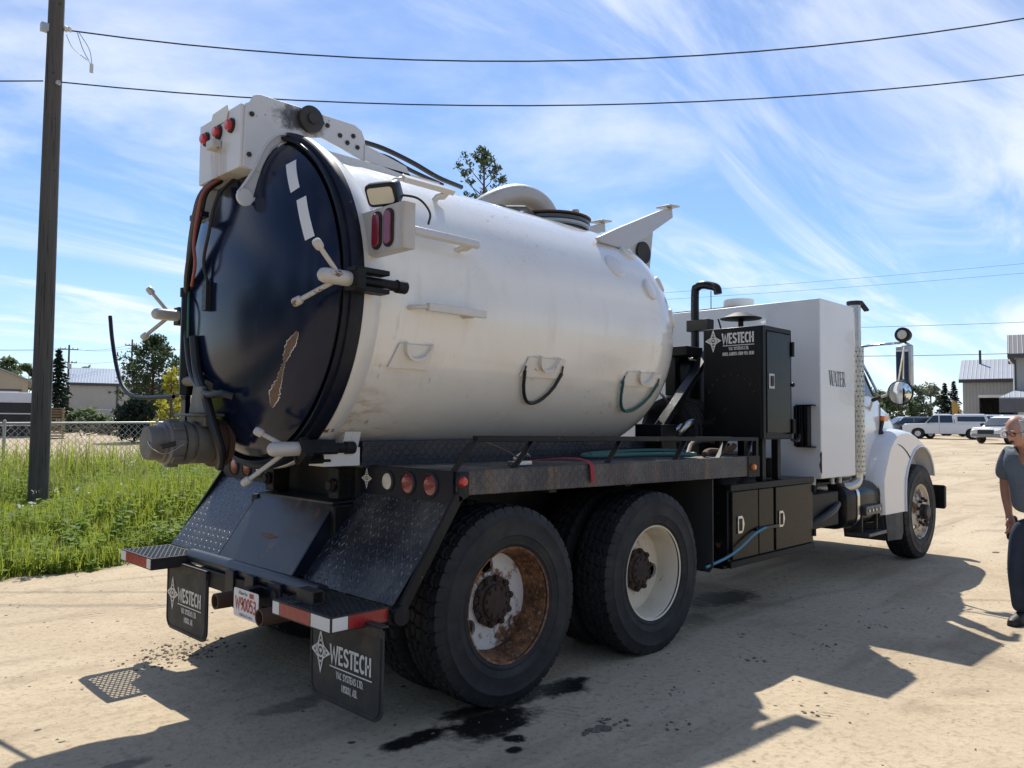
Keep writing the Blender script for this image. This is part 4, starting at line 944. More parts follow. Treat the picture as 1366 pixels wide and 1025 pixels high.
# ================================================================== rear door
XD = -.80
dr = MB(); prof = []
for k in range(0, 21):
    r_ = .875 * k / 20; prof.append((r_, .245 * math.sqrt(max(0, 1 - (r_ / .885) ** 2))))
dr.lathe([(r_, h_) for r_, h_ in prof[::-1]], (-.835, 0, ZC), (-1, 0, 0), 80, caps=False); door = T('rear_door', dr, 'navy_gloss', smooth=50)
b = MB(); b.lathe([(.80, -.02), (.88, -.015), (.90, .035), (.915, .037), (.92, .012), (.938, .012), (.948, -.003), (.948, -.035), (.94, -.04), (.94, -.060), (.80, -.060)], (-.835, 0, ZC), (-1, 0, 0), 80, caps=False); T('door_ring', b, 'navy_satin', door)
def dome(y, z, off=0.0):
    r2 = (y * y + (z - ZC) ** 2) / .885 ** 2
    x = -.835 - .245 * math.sqrt(max(0.0, 1 - r2)); return Vector((x - off, y, z))
def dome_strip(mb, a, b_, wd, off=.0025, n=8):
    a = Vector(a); b_ = Vector(b_); d = (b_ - a).normalized(); nn = Vector((-d.y, d.x)); L = []; Q = []
    for i in range(n + 1):
        c = a.lerp(b_, i / n); L.append(dome(*(c + nn * wd / 2), off)); Q.append(dome(*(c - nn * wd / 2), off)); 
    m2 = n + 1; mb.add(L + Q, [(i, i + 1, m2 + i + 1, m2 + i) for i in range(n)])
for a, b_ in (((-.475, 2.822), (-.583, 2.645)), ((-.635, 2.595), (-.733, 2.374))):
    for s in (1, -1):
        m_ = MB(); dome_strip(m_, (a[0] * s, a[1]), (b_[0] * s, b_[1]), .052); T('reflective_tape', m_, 'tape_white', door, smooth=0)
m_ = MB()   # long bare patch where the paint has flaked off
L = []; Q = []
for i in range(61):
    t_ = i / 60; c = Vector((-.672, 1.915)).lerp(Vector((-.415, 1.545)), t_); nn = Vector((.83, .56)); wl_ = (.017 + .012 * math.sin(t_ * 9) + RNG.uniform(-.006, .006)) * (0.35 + 0.65 * min(1, min(t_, 1 - t_) * 6)); wr_ = (.018 + .010 * math.sin(t_ * 7 + 2) + RNG.uniform(-.006, .006)) * (0.35 + 0.65 * min(1, min(t_, 1 - t_) * 6))
    L.append(dome(*(c + nn * wl_), .002)); Q.append(dome(*(c - nn * wr_), .002))
m_.add(L + Q, [(i, i + 1, 62 + i, 61 + i) for i in range(60)]); T('flaked_patch', m_, 'bare_scuff', door, smooth=0)
m_ = MB(); m_.add([p + Vector((.0009, 0, 0)) + (p - q_) * .09 for p, q_ in zip(L, Q)] + [q_ + Vector((.0009, 0, 0)) + (q_ - p) * .09 for p, q_ in zip(L, Q)], [(i, i + 1, 62 + i, 61 + i) for i in range(60)]); T('primer_edge', m_, 'vinyl_white', door, smooth=0)
# screw clamps round the door
def clamp(ang, ends):
    ca, sa = math.cos(R(ang)), math.sin(R(ang)); c = Vector((0, -.985 * ca, ZC + .985 * sa)); rd = Vector((0, -ca, sa)); tg = Vector((0, sa, ca))
    m_ = MB()
    for t_ in (-.045, .045): m_.beam(c + tg * t_ + rd * .02 + Vector((-.90, 0, 0)), c + tg * t_ + rd * .02 + Vector((-.70, 0, 0)), .025, .08, rd)
    m_.beam(c - rd * .04 + Vector((-.87, 0, 0)), c + rd * .07 + Vector((-.87, 0, 0)), .10, .05, (1, 0, 0)); m_.tube([c + Vector((-.86, 0, 0)), c + Vector((-.58, 0, 0))], .027, 12); m_.lathe([(.034, 0), (.034, .06)], c + Vector((-.62, 0, 0)), (1, 0, 0), 12); T('clamp_lug', m_, 'black_dusty', door, bevel=.004)
    m_ = MB(); m_.lathe([(.036, 0), (.037, .08), (.036, .15), (.030, .168), (.014, .18), (0, .183)], c + Vector((-.88, 0, 0)), (-1, 0, 0), 20)
    p = c + Vector((-.94, 0, 0))
    for q in ends:
        q = Vector(q); d = q.normalized(); e = p + q; m_.tube([p, e], .012, 10); m_.lathe([(.019, -.005), (.022, .005), (.022, .032), (.016, .042), (0, .044)], e - d * .02, d, 12)
    T('clamp_handle', m_, 'white_rusty', door)
clamp(0, ((-.14, -.02, .135), (-.13, .17, -.11))); clamp(-56, ((-.12, .10, .085), (-.13, .20, -.17))); clamp(180, ((-.12, .04, .15), (-.12, .11, -.14)))

# ---- hinge arms, light box
def hinge_plate(y, mat='greasy_white'):
    poly = [(-1.085, 2.815), (-1.078, 3.15), (-1.055, 3.165), (-1.035, 3.205), (-1.00, 3.222), (-.72, 3.222), (-.40, 3.222), (-.35, 3.20), (-.325, 3.15), (-.32, 3.02), (-.62, 3.085), (-.80, 3.04), (-.87, 3.00), (-.93, 2.94), (-.99, 2.80)]
    m_ = MB(); m_.prism([(x, y, z) for x, z in poly], (0, .014 if y > 0 else -.014, 0)); o = T('hinge_arm', m_, mat, bevel=.003)
    s = 1 if y > 0 else -1
    r_ = MB(); pth = bez([(-.815, y + s * .03, 3.025), (-.88, y + s * .03, 3.005), (-.94, y + s * .03, 2.93), (-.995, y + s * .03, 2.79), (-1.045, y + s * .03, 2.69), (-1.075, y + s * .03, 2.645)], 5)
    nrm = []
    for i, p in enumerate(pth):
        a = pth[max(0, i - 1)]; b_ = pth[min(len(pth) - 1, i + 1)]; d = (b_ - a).normalized(); nrm.append(Vector((d.z, 0, -d.x)))
    r_.loft([[p + n_ * w2 - Vector((0, s * .03, 0)), p + n_ * w2, p + n_ * (w2 - .008), p + n_ * (w2 - .008) - Vector((0, s * .022, 0)), p - n_ * (w2 - .008) - Vector((0, s * .022, 0)), p - n_ * (w2 - .008), p - n_ * w2, p - n_ * w2 - Vector((0, s * .03, 0))] for p, n_, w2 in zip(pth, nrm, np.interp(np.linspace(0, 1, len(pth)), [0, .35, .8, 1], [.022, .032, .046, .046]))])
    r_.lathe([(.046, -.018), (.046, .0)], pth[-1] + Vector((0, 0, 0)), (0, s, 0), 20); T('arm_rib', r_, mat, o, bevel=.002)
    b = MB(); b.lathe([(.075, 0), (.075, .03), (.06, .035), (.03, .035), (.03, .05), (0, .052)], (-.70, y + s * .012, 3.165), (0, s, 0), 28); T('pivot_boss', b, 'dark_steel', o)
    for x, z in ((-.62, 3.17), (-.585, 3.165), (-.50, 3.13), (-.45, 3.10), (-.41, 3.15), (-.38, 3.09), (-1.045, 3.10), (-1.055, 2.88)):
        b = MB(); b.lathe([(.014, 0), (.014, .010), (.008, .011), (.008, .016)], (x, y + s * .013, z), (0, s, 0), 6); T('bolt', b, 'dark_steel', o)
    b = MB(); b.prism([(-.33, y, 3.03), (-.33, y, 3.12), (-.02, y, 3.06), (.02, y, 3.0)], (0, .02 * s, 0)); T('arm_tail', b, mat, o)
    return o
hinge_plate(-.25); hinge_plate(.25)
m_ = MB(); m_.tube([(-.70, -.28, 3.165), (-.70, .28, 3.165)], .035, 14); T('hinge_pin', m_, 'dark_steel')
lb = MB(); lb.box(-1.098, -.96, -.249, .249, 2.81, 3.15); lbox = T('light_box', lb, 'stained_white', bevel=.004)
for y in (.155, .0, -.15):
    m_ = MB(); m_.lathe([(.040, 0), (.040, .010), (.030, .012)], (-1.098, y, 3.053), (-1, 0, 0), 24); T('lamp_base', m_, 'rubber', lbox)
    m_ = MB(); m_.lathe([(.029, .010), (.029, .028), (.022, .036), (0, .038)], (-1.098, y, 3.053), (-1, 0, 0), 24); T('marker_lamp', m_, 'lens_red', lbox)
m_ = MB(); m_.box(-1.150, -1.099, -.035, .055, 2.955, 3.005); T('plate_light', m_, 'white_rusty', lbox, bevel=.008)
m_ = MB(); m_.prism([(-1.101, .085, 3.095), (-1.101, -.095, 3.095), (-1.101, -.115, 3.14), (-1.101, -.10, 3.178), (-1.101, .07, 3.172), (-1.101, .085, 3.14)], (-.005, 0, 0)); T('stencil_plate', m_, 'lens_clear', lbox)
m_ = MB(); m_.tube(bez([(-.34, -.18, 3.17), (-.15, -.20, 3.16), (.05, -.24, 3.11), (.25, -.25, 3.06), (.5, -.2, 3.06)], 6), .016, 8); T('hydraulic_hose', m_, 'hose_black')
m_ = MB(); m_.tube(bez([(-.36, -.10, 3.13), (-.1, -.14, 3.14), (.1, -.16, 3.09), (.4, -.12, 3.07)], 6), .014, 8); T('hydraulic_hose', m_, 'hose_black')
# ---- hoses down the door
m_ = MB(); m_.tube(bez([(-1.0, .05, 2.86), (-1.11, .10, 2.76), (-1.13, .15, 2.62), (-1.12, .30, 2.36), (-1.06, .46, 2.20), (-1.06, .44, 1.95), (-1.08, .30, 1.72), (-1.11, .05, 1.62), (-1.10, -.12, 1.615), (-1.06, -.17, 1.60)], 6), .019, 10); T('door_hose', m_, 'hose_black')
m_ = MB(); m_.tube(bez([(-1.0, .09, 2.86), (-1.12, .13, 2.74), (-1.14, .19, 2.58), (-1.10, .34, 2.36), (-1.04, .47, 2.22)], 6), .022, 10); T('door_hose', m_, 'hose_brown')
m_ = MB(); m_.tube(bez([(-1.0, .02, 2.86), (-1.13, .08, 2.75), (-1.155, .12, 2.60), (-1.145, .18, 2.46), (-1.14, .17, 2.34), (-1.10, .30, 2.24)], 6), .009, 8); T('wire_loom', m_, 'wire_red')
m_ = MB(); m_.tube(bez([(-.99, -.03, 2.84), (-1.09, .02, 2.70), (-1.10, .10, 2.50), (-1.10, .15, 2.36), (-1.09, .12, 2.24)], 6), .009, 8); m_.box(-1.11, -1.08, .09, .14, 2.08, 2.24); T('wire_loom', m_, 'hose_black')
m_ = MB(); m_.tube(bez([(-1.08, .30, 1.95), (-1.08, .24, 1.75), (-1.10, .08, 1.60), (-1.10, -.02, 1.45), (-1.06, -.04, 1.30), (-1.02, .06, 1.22)], 6), .026, 10); T('door_hose', m_, 'hose_black')
m_ = MB(); m_.tube(bez([(-1.05, .45, 2.26), (-1.09, .36, 2.1), (-1.08, .38, 1.95)], 6), .007, 6); T('wire_loom', m_, 'hose_green')
m_ = MB(); m_.box(-1.14, -1.10, .10, .26, 2.60, 2.63); T('hose_clamp', m_, 'black_paint')
m_ = MB(); m_.tube([(-1.045, .47, 1.62), (-1.045, .47, 2.22)], .04, 14); m_.lathe([(.048, 0), (.048, .05)], (-1.045, .47, 2.20), (0, 0, 1), 14); T('gate_cylinder', m_, 'black_paint')
m_ = MB(); m_.box(-1.035, -1.005, .50, .56, 1.46, 2.0); T('cylinder_guard', m_, 'black_paint')
# ---- discharge valve
def pipe(name, prof, mt, o=(-.96, .135, 1.352)): m_ = MB(); m_.lathe(prof, o, (-1, 0, 0), 32, caps=True); return T(name, m_, mt, valve)
valve = empty('discharge_valve', parent=truck)
pipe('valve_flange', [(.135, 0), (.135, .03), (.115, .032), (.115, .06), (.135, .062), (.135, .085)], 'rust_steel')
pipe('valve_body', [(.11, .085), (.115, .09), (.115, .19), (.10, .195), (.10, .21), (.118, .215), (.118, .25), (.105, .255)], 'cast_grey')
pipe('hose_coupling', [(.105, .255), (.118, .262), (.118, .33), (.105, .34), (.105, .355), (.090, .36), (.090, .42), (.085, .43), (0, .432)], 'cast_grey')
m_ = MB(); m_.box(-1.13, -1.09, .02, .25, 1.44, 1.50); m_.box(-1.20, -1.02, .01, .26, 1.495, 1.51); m_.prism([(-1.125, .03, 1.51), (-1.125, .24, 1.51), (-1.125, .19, 1.66), (-1.125, .08, 1.66)], (.03, 0, 0)); T('valve_bonnet', m_, 'cast_grey', valve, bevel=.006)
for s in (-1, 1):
    m_ = MB(); m_.beam((-1.28, .135 + s * .122, 1.352), (-1.36, .135 + s * .128, 1.335), .014, .026); T('cam_lever', m_, 'dark_steel', valve, bevel=.004)
for k in range(8):
    a = k * math.pi / 4; m_ = MB(); m_.beam(Vector((-1.225, .135 + .119 * math.cos(a), 1.352 + .119 * math.sin(a))), Vector((-1.285, .135 + .119 * math.cos(a), 1.352 + .119 * math.sin(a))), .045, .02, (0, math.cos(a), math.sin(a))); T('coupling_lug', m_, 'cast_grey', valve, bevel=.004)
m_ = MB(); m_.tube(bez([(-1.392, .10, 1.36), (-1.40, .02, 1.33), (-1.33, -.0, 1.30), (-1.22, .01, 1.36)], 6), .003, 6); T('cap_cable', m_, 'bright_steel', valve)
m_ = MB(); m_.tube([(-1.06, .135, 1.66), (-1.06, .30, 1.70), (-1.05, .46, 1.70)], .03, 10); T('valve_linkage', m_, 'cast_grey', valve)
# bent black rod that sticks out past the door
m_ = MB(); m_.tube(bez([(-1.12, 1.56, 2.175), (-1.13, 1.47, 2.00), (-1.13, 1.36, 1.80), (-1.13, 1.22, 1.67), (-1.12, 1.0, 1.615), (-1.08, .56, 1.612)], 6), .013, 8); T('hose_hook', m_, 'black_paint')

# ---- tail light box and work lamp on the tank's shoulder
tb = MB(); tb.box(-.775, -.52, -1.06, -.84, 2.335, 2.52); 
tlb = T('tail_light_box', MB().box(-.74, -.67, -1.20, -.82, 2.295, 2.52), 'white_rusty', bevel=.004)
for y in (-.99, -1.085):
    o_ = [(y + .029 * math.cos(a), (2.408 + (.054 if math.sin(a) > 0 else -.054)) + .029 * math.sin(a)) for a in np.linspace(0, 2 * math.pi, 25)[:-1]]
    o2 = [(y + .040 * math.cos(a), (2.408 + (.054 if math.sin(a) > 0 else -.054)) + .040 * math.sin(a)) for a in np.linspace(0, 2 * math.pi, 25)[:-1]]
    m_ = MB(); m_.prism([(-.7405, a, b_) for a, b_ in o2], (-.008, 0, 0)); T('lamp_grommet', m_, 'rubber', tlb)
    m_ = MB(); m_.prism([(-.747, a, b_) for a, b_ in o_], (-.010, 0, 0)); T('tail_lamp', m_, 'lens_dark', tlb, bevel=.004)
wc = Vector((-.71, -1.01, 2.60)); WR = Matrix.Rotation(R(24), 3, 'Z') @ Matrix.Rotation(R(-32), 3, 'Y')
def wp(dx, y, z): return wc + WR @ Vector((dx, y, z))
m_ = MB(); m_.loft([[wp(dx, y * k, z * k) for y, z in rrect(0, 0, .088, .058, .026, 4)] for dx, k in ((.06, .5), (.035, .85), (-.02, 1.0), (-.045, .97), (-.05, .92))]); wlm = T('work_lamp', m_, 'black_paint', bevel=.003)
m_ = MB(); m_.prism([wp(-.051, y, z) for y, z in rrect(0, 0, .068, .040, .016, 4)], tuple(WR @ Vector((-.006, 0, 0)))); T('lamp_lens', m_, 'lens_clear', wlm)
m_ = MB(); m_.tube([wc + Vector((0, 0, -.03)), wc + Vector((0, 0, -.085))], .014, 8); T('lamp_foot', m_, 'black_paint', wlm)
m_ = MB(); m_.tube(bez([wc + Vector((.05, -.01, .0)), wc + Vector((.13, -.09, -.02)), wc + Vector((.17, -.135, -.09)), wc + Vector((.17, -.125, -.15))], 6), .006, 6); T('lamp_cord', m_, 'hose_black', wlm)
wlm.rotation_euler = (0, 0, 0)
# ================================================================== between tank and cab
# pump cabinet
cab_x0, cab_x1, cab_y0, cab_y1, cab_z0, cab_z1 = 2.72, 3.205, -1.22, -.711, 1.361, 2.248
pc = T('pump_cabinet', MB().box(cab_x0, cab_x1, cab_y0, cab_y1, cab_z0, cab_z1), 'black_paint', bevel=.006)
fr = MB()
for a in ((cab_x0 + .0, cab_x0 + .045), (cab_x1 - .03, cab_x1)): fr.box(a[0], a[1], cab_y0 - .018, cab_y0 - .001, cab_z0, cab_z1)
fr.box(cab_x0 + .045, cab_x1 - .03, cab_y0 - .018, cab_y0 - .001, cab_z1 - .035, cab_z1); fr.box(cab_x0 + .045, cab_x1 - .03, cab_y0 - .018, cab_y0 - .001, cab_z0, cab_z0 + .04)
T('door_frame', fr, 'black_dusty', pc, bevel=.003)
T('cabinet_door', MB().box(cab_x0 + .052, cab_x1 - .037, cab_y0 - .024, cab_y0 - .004, cab_z0 + .048, cab_z1 - .043), 'black_door', pc, bevel=.004)
for z in (2.09, 1.46):
    T('door_hinge', MB().tube([(cab_x1 - .002, cab_y0 - .028, z - .06), (cab_x1 - .002, cab_y0 - .028, z + .06)], .017, 10), 'black_paint', pc)
T('door_stop', MB().ball((cab_x1 + .008, cab_y0 - .025, 1.80), .018), 'black_paint', pc)
la = MB(); la.box(cab_x0 + .075, cab_x0 + .165, cab_y0 - .031, cab_y0 - .022, 1.755, 1.875); lat = T('door_latch', la, 'galvanised', pc, bevel=.004)
T('latch_paddle', MB().box(cab_x0 + .10, cab_x0 + .14, cab_y0 - .040, cab_y0 - .030, 1.775, 1.855), 'dark_steel', pc, bevel=.003)
e = MB(); xf = cab_x0 - .004; ux, uy = (0, -1, 0), (0, 0, 1)
star(e, (xf, -.805, 2.150), ux, uy, .062, .082, .012); T('emblem', e, 'vinyl_white', pc, smooth=0)
e = MB(); write(e, 'WESTECH', (xf, -.885, 2.120), ux, uy, .085, .275, .17); strokes(e, [[(0, 0), (.275, 0)]], (xf, -.892, 2.104), ux, uy, .006)
write(e, 'VAC SYSTEMS LTD.', (xf, -.945, 2.066), ux, uy, .026, .175, .15); write(e, 'NISKU, ALBERTA (780) 955-3030', (xf, -.888, 2.024), ux, uy, .026, .275, .15); T('lettering', e, 'vinyl_white', pc, smooth=0)
# louvred fan ring pressed into the sheet, low on the rear face
for k in range(9):
    a = R(20 + k * 17.5); b = MB(); b.lathe([(.008, 0), (.008, .008), (0, .010)], (cab_x0 - .001, -.965 + .21 * math.cos(a), 1.66 + .21 * math.sin(a)), (-1, 0, 0), 8); T('rivet', b, 'dark_steel', pc)
T('rain_cap', MB().lathe([(.022, -.105), (.022, -.02), (.05, -.012), (.165, -.006), (.168, 0), (.06, .045), (0, .055)], (2.96, -.92, 2.35), (0, 0, 1), 32), 'black_dusty', pc)
T('cap_stay', MB().tube([(2.86, -.80, 2.245), (2.84, -.78, 2.345)], .007, 8), 'black_paint', pc)
T('cabinet_hook', MB().tube(bez([(3.20, -1.235, 1.352), (3.25, -1.26, 1.34), (3.285, -1.26, 1.36), (3.29, -1.26, 1.40)], 5), .010, 8), 'black_paint', pc)
for x, y, hw in ((2.80, -.80, .03), (3.12, -1.14, .028), (3.16, -.82, .03), (2.86, -1.14, .03)):
    T('cabinet_leg', MB().box(x - hw, x + hw, y - hw, y + hw, 1.03, cab_z0), 'black_dusty', bevel=.003)
T('leg_box', MB().box(3.06, 3.19, -1.10, -1.00, 1.04, 1.20), 'black_paint', bevel=.004)
T('pump_tray', MB().box(2.36, 3.75, -.72, .72, 1.10, 1.222), 'black_dusty', bevel=.004)
# blower, filter drum and plumbing behind the rail
pm_ = empty('vacuum_pump', parent=truck)
T('pump_casing', MB().lathe([(.20, 0), (.24, .02), (.24, .45), (.20, .47)], (2.55, -.45, 1.42), (1, 0, 0), 28), 'black_dusty', pm_)
for k in range(6):
    T('cooling_fin', MB().lathe([(.235, 0), (.275, .004), (.275, .014), (.235, .018)], (2.60 + k * .065, -.45, 1.42), (1, 0, 0), 28), 'dark_steel', pm_)
T('filter_drum', MB().lathe([(.16, 0), (.17, .02), (.17, .56), (.15, .60), (.07, .63), (0, .635)], (3.02, -.35, 1.42), (0, 0, 1), 28), 'black_paint', pm_)
for p_, r_, mt_ in (([(2.48, -.60, 1.34), (2.50, -.66, 1.44), (2.58, -.69, 1.49), (2.72, -.68, 1.46), (2.80, -.65, 1.34)], .028, 'bright_steel'), ([(2.42, -.50, 1.30), (2.46, -.60, 1.42), (2.56, -.63, 1.46), (2.70, -.60, 1.40)], .022, 'bright_steel'),
                     ([(2.40, -.7, 1.28), (2.6, -.78, 1.34), (2.85, -.76, 1.31), (3.1, -.72, 1.30)], .018, 'dark_steel'), ([(2.36, .1, 1.3), (2.42, -.1, 1.55), (2.6, -.2, 1.62), (2.9, -.3, 1.55)], .05, 'hose_black')):
    T('pump_pipe', MB().tube(bez(p_, 5), r_, 10), mt_, pm_)
T('pump_block', MB().box(2.40, 2.68, -.70, -.30, 1.223, 1.335), 'dark_steel', pm_, bevel=.01)
T('gear_case', MB().box(2.92, 3.2, -.62, -.25, 1.223, 1.55), 'black_dusty', pm_, bevel=.02)
for dy, dz in ((0, 0), (.10, -.12)):
    T('lift_brace', MB().beam((2.20, -.62 + dy, 1.42 + dz), (3.02, -.62 + dy, 2.14 + dz), .05, .085, (0, 1, 0)), 'black_paint', bevel=.006)
T('brace_foot', MB().box(2.13, 2.34, -.70, -.45, 1.24, 1.47), 'black_paint', bevel=.006)
T('brace_plate', MB().box(2.72, 2.98, -.55, -.25, 2.05, 2.13), 'black_dusty', bevel=.006)
T('brace_post', MB().box(2.78, 2.84, -.40, -.30, 1.72, 2.05), 'black_paint', bevel=.005)
T('spring_coil', MB().tube([(3.04 + .045 * math.cos(a), -.42 + .045 * math.sin(a), 1.82 + a * .0065) for a in np.linspace(0, 2 * math.pi * 6, 84)], .008, 6), 'black_paint')
gn = bez([(3.10, -.40, 1.55), (3.10, -.40, 2.1), (3.10, -.40, 2.62), (3.10, -.425, 2.685), (3.105, -.48, 2.70), (3.12, -.55, 2.685), (3.13, -.60, 2.66), (3.133, -.61, 2.61)], 5)
T('gooseneck_pipe', MB().tube(gn, .036, 14), 'black_paint')
T('pipe_clamp', MB().box(3.05, 3.15, -.56, -.34, 2.29, 2.39), 'black_paint', bevel=.005)
T('air_hose', MB().tube(bez([(2.9, -.25, 2.0), (2.75, -.2, 1.7), (2.6, -.35, 1.75), (2.5, -.6, 1.55)], 6), .012, 8), 'hose_black')
# ---- water box
wx0, wx1, wy, wz0, wz1 = 3.803, 4.56, 1.22, 1.003, 2.590
wb_ = T('water_box', MB().box(wx0, wx1, -wy, wy, wz0, wz1), 'white_panel', bevel=.010, seg=3)
e = MB(); SER = {'W': [[(.02, 1), (.27, .02)], [(.27, .02), (.46, .80)], [(.44, 1), (.70, .02)], [(.70, .02), (.92, 1)]], 'A': [[(.02, 0), (.36, 1)], [(.36, 1), (.68, 0)], [(.16, .33), (.54, .33)]], 'T': [[(0, .97), (.62, .97)], [(.31, 0), (.31, .97)], [(.02, .97), (.02, .78)], [(.60, .97), (.60, .78)]],
     'E': [[(.12, 0), (.12, 1)], [(0, .97), (.56, .97)], [(.12, .52), (.42, .52)], [(0, .03), (.60, .03)], [(.55, .97), (.55, .80)], [(.59, .03), (.59, .22)], [(.42, .42), (.42, .62)]], 'R': [[(.12, 0), (.12, 1)], [(0, .97), (.32, .97)] + arc(.32, .74, .20, .23, 90, -90, 6) + [(.12, .51)], [(.30, .50), (.60, .03)], [(.56, .03), (.70, .03)]]}
HEAVY = {'W': (0, 2), 'A': (1,), 'T': (1,), 'E': (0,), 'R': (0, 2)}; SERIF = {'W': [(-.06, .14, 1), (.34, .54, 1), (.82, 1.0, 1)], 'A': [(-.06, .14, 0), (.54, .80, 0)], 'T': [(.17, .45, 0)], 'E': [(0, .2, 0)], 'R': [(0, .26, 0)]}
xo = 0.0
for ch, adv in (('W', .95), ('A', .76), ('T', .68), ('E', .68), ('R', .72)):
    for i, pl in enumerate(SER[ch]):
        strokes(e, [[((a + xo) * .094, b_ * .135) for a, b_ in pl]], (3.985, -wy - .004, 1.825), (1, 0, 0), (0, 0, 1), .013 if i in HEAVY[ch] else .0055)
    for a, b_, z in SERIF[ch]: strokes(e, [[((a + xo) * .094, (.98 if z else .02) * .135), ((b_ + xo) * .094, (.98 if z else .02) * .135)]], (3.985, -wy - .004, 1.825), (1, 0, 0), (0, 0, 1), .008)
    xo += adv
T('lettering', e, 'ink_grey', wb_, smooth=0)
vt = MB(); vt.box(wx0 - .075, wx0 + .0, -1.18, -1.02, 1.275, 1.285); vt.box(wx0 - .075, wx0, -1.18, -1.02, 1.640, 1.652)
for k in range(3): vt.box(wx0 - .075, wx0 - .001, -1.035 - k * .05, -1.005 - k * .05, 1.285, 1.640)
T('side_vent', vt, 'black_paint', wb_, bevel=.004)
T('fill_cap', MB().lathe([(.15, 0), (.15, .10), (.145, .12), (0, .125)], (4.15, -.25, wz1 - .002), (0, 0, 1), 28), 'vinyl_white', wb_)
T('lid_frame', MB().box(3.90, 4.45, -.35, .42, wz1 + .0, wz1 + .025), 'rust_steel', wb_)
T('roof_vent', MB().box(4.30, 4.42, -1.10, -.98, wz1 - .002, wz1 + .04), 'galvanised', wb_, bevel=.006)
T('box_rail', MB().tube([(wx0 - .02, .30, 2.2), (wx0 - .08, .30, 2.22), (wx0 - .08, .30, 2.42), (wx0 - .02, .30, 2.44)], .012, 8), 'white_paint', wb_)
T('corner_scuff', MB().prism([(wx0 - .002, -wy - .002, 1.05), (wx0 - .002, -wy - .002, 1.24), (wx0 - .002, -wy + .012, 1.22), (wx0 - .002, -wy + .006, 1.17), (wx0 - .002, -wy + .018, 1.12), (wx0 - .002, -wy + .008, 1.07)], (.012, 0, 0)), 'rust_steel', wb_, smooth=0)
for x in (3.95, 4.4): T('box_leg', MB().box(x - .04, x + .04, -.9, .9, .86, wz0 - .001), 'black_dusty')
for x in (3.9, 4.3, 4.47): T('box_drain', MB().tube([(x, -1.1, .93), (x, -1.1, 1.01)], .025, 10), 'galvanised')
# ---- tool box
tbx = empty('tool_box', parent=truck); TX0, TX1, TZ0, TZ1 = 2.235, 3.64, .44, 1.028
T('box_body', MB().box(TX0, TX1, -1.20, -.72, TZ0, TZ1), 'black_paint', tbx, bevel=.006)
for xa, xb in ((TX0 + .03, 2.655), (2.667, 2.905), (2.945, TX1 - .02)): T('box_door', MB().box(xa, xb, -1.222, -1.201, TZ0 + .045, TZ1 - .05), 'black_door', tbx, bevel=.004)
T('top_lip', MB().box(TX0, TX1, -1.228, -1.19, TZ1 - .045, TZ1 + .004), 'black_dusty', tbx, bevel=.004); T('bottom_lip', MB().box(TX0, TX1, -1.226, -1.19, TZ0 - .012, TZ0 + .035), 'black_dusty', tbx, bevel=.004)
for x, z in ((2.375, .735), (3.03, .725)):
    h_ = MB(); h_.prism([(x - .045, -1.223, z - .065), (x + .012, -1.223, z - .065), (x + .035, -1.223, z - .045), (x + .05, -1.223, z), (x + .035, -1.223, z + .045), (x + .012, -1.223, z + .065), (x - .045, -1.223, z + .065)], (0, -.010, 0)); T('paddle_latch', h_, 'bright_steel', tbx, bevel=.003)
    T('latch_recess', MB().box(x - .030, x + .012, -1.236, -1.2325, z - .045, z + .045), 'rubber', tbx)
for z in (.56, .93): T('box_hinge', MB().tube([(TX1 - .005, -1.228, z - .03), (TX1 - .005, -1.228, z + .03)], .014, 8), 'black_paint', tbx)
T('hasp', MB().box(2.60, 2.97, -1.240, -1.224, .665, .690), 'black_paint', tbx, bevel=.003)
for x in (2.32, 3.5): T('box_foot', MB().box(x - .06, x + .06, -1.15, -.8, TZ0 - .03, TZ0 - .001), 'black_dusty', tbx)
# ---- fuel tank with straps and step
ft = empty('fuel_tank', parent=truck)
T('tank_shell', MB().loft([[(x, -.87 + a, .70 + b_) for a, b_ in rrect(0, 0, .28 * k, .215 * k, .13 * k, 6)] for x, k in ((4.50, .9), (4.515, .98), (4.53, 1), (5.55, 1), (5.565, .98), (5.58, .9))]), 'black_door', ft, smooth=50)
for x in (4.78, 5.36):
    T('tank_strap', MB().loft([[(x + dx, -.87 + a * q, .70 + b_ * q) for a, b_ in rrect(0, 0, .29, .225, .135, 6)] for dx, q in ((-.03, .97), (-.03, 1.0), (.03, 1.0), (.03, .97))], caps=False), 'bright_steel', ft, smooth=30)
T('tank_step', MB().box(4.86, 5.28, -1.20, -1.12, .60, .69), 'galv_dark', ft, bevel=.006)
for k in range(4): T('step_stud', MB().lathe([(.014, 0), (.014, .006), (.008, .008)], (4.93 + k * .09, -1.20, .645), (0, -1, 0), 10), 'bright_steel', ft)
T('lower_step', MB().box(4.82, 5.28, -1.24, -1.02, .40, .435), 'galv_dark', ft, bevel=.006)
for x in (4.86, 5.24): T('step_hanger', MB().box(x - .012, x + .012, -1.16, -1.13, .42, .62), 'dark_steel', ft)
T('filler_cap', MB().lathe([(.05, 0), (.05, .05), (.042, .06), (0, .062)], (5.45, -.98, .905), (0, -.35, 1), 18), 'dark_steel', ft)
T('battery_box', MB().box(3.72, 4.40, -1.12, -.6, .55, .86), 'black_dusty', bevel=.01)
T('air_pipe', MB().tube(bez([(3.62, -1.0, .52), (3.9, -1.13, .62), (4.2, -1.15, .70), (4.42, -1.1, .74)], 5), .035, 10), 'hose_black')
T('air_tank', MB().lathe([(0, 0), (.08, .02), (.11, .06), (.11, .6), (.08, .64), (0, .66)], (3.7, -.55, .48), (1, 0, 0), 20), 'black_dusty')
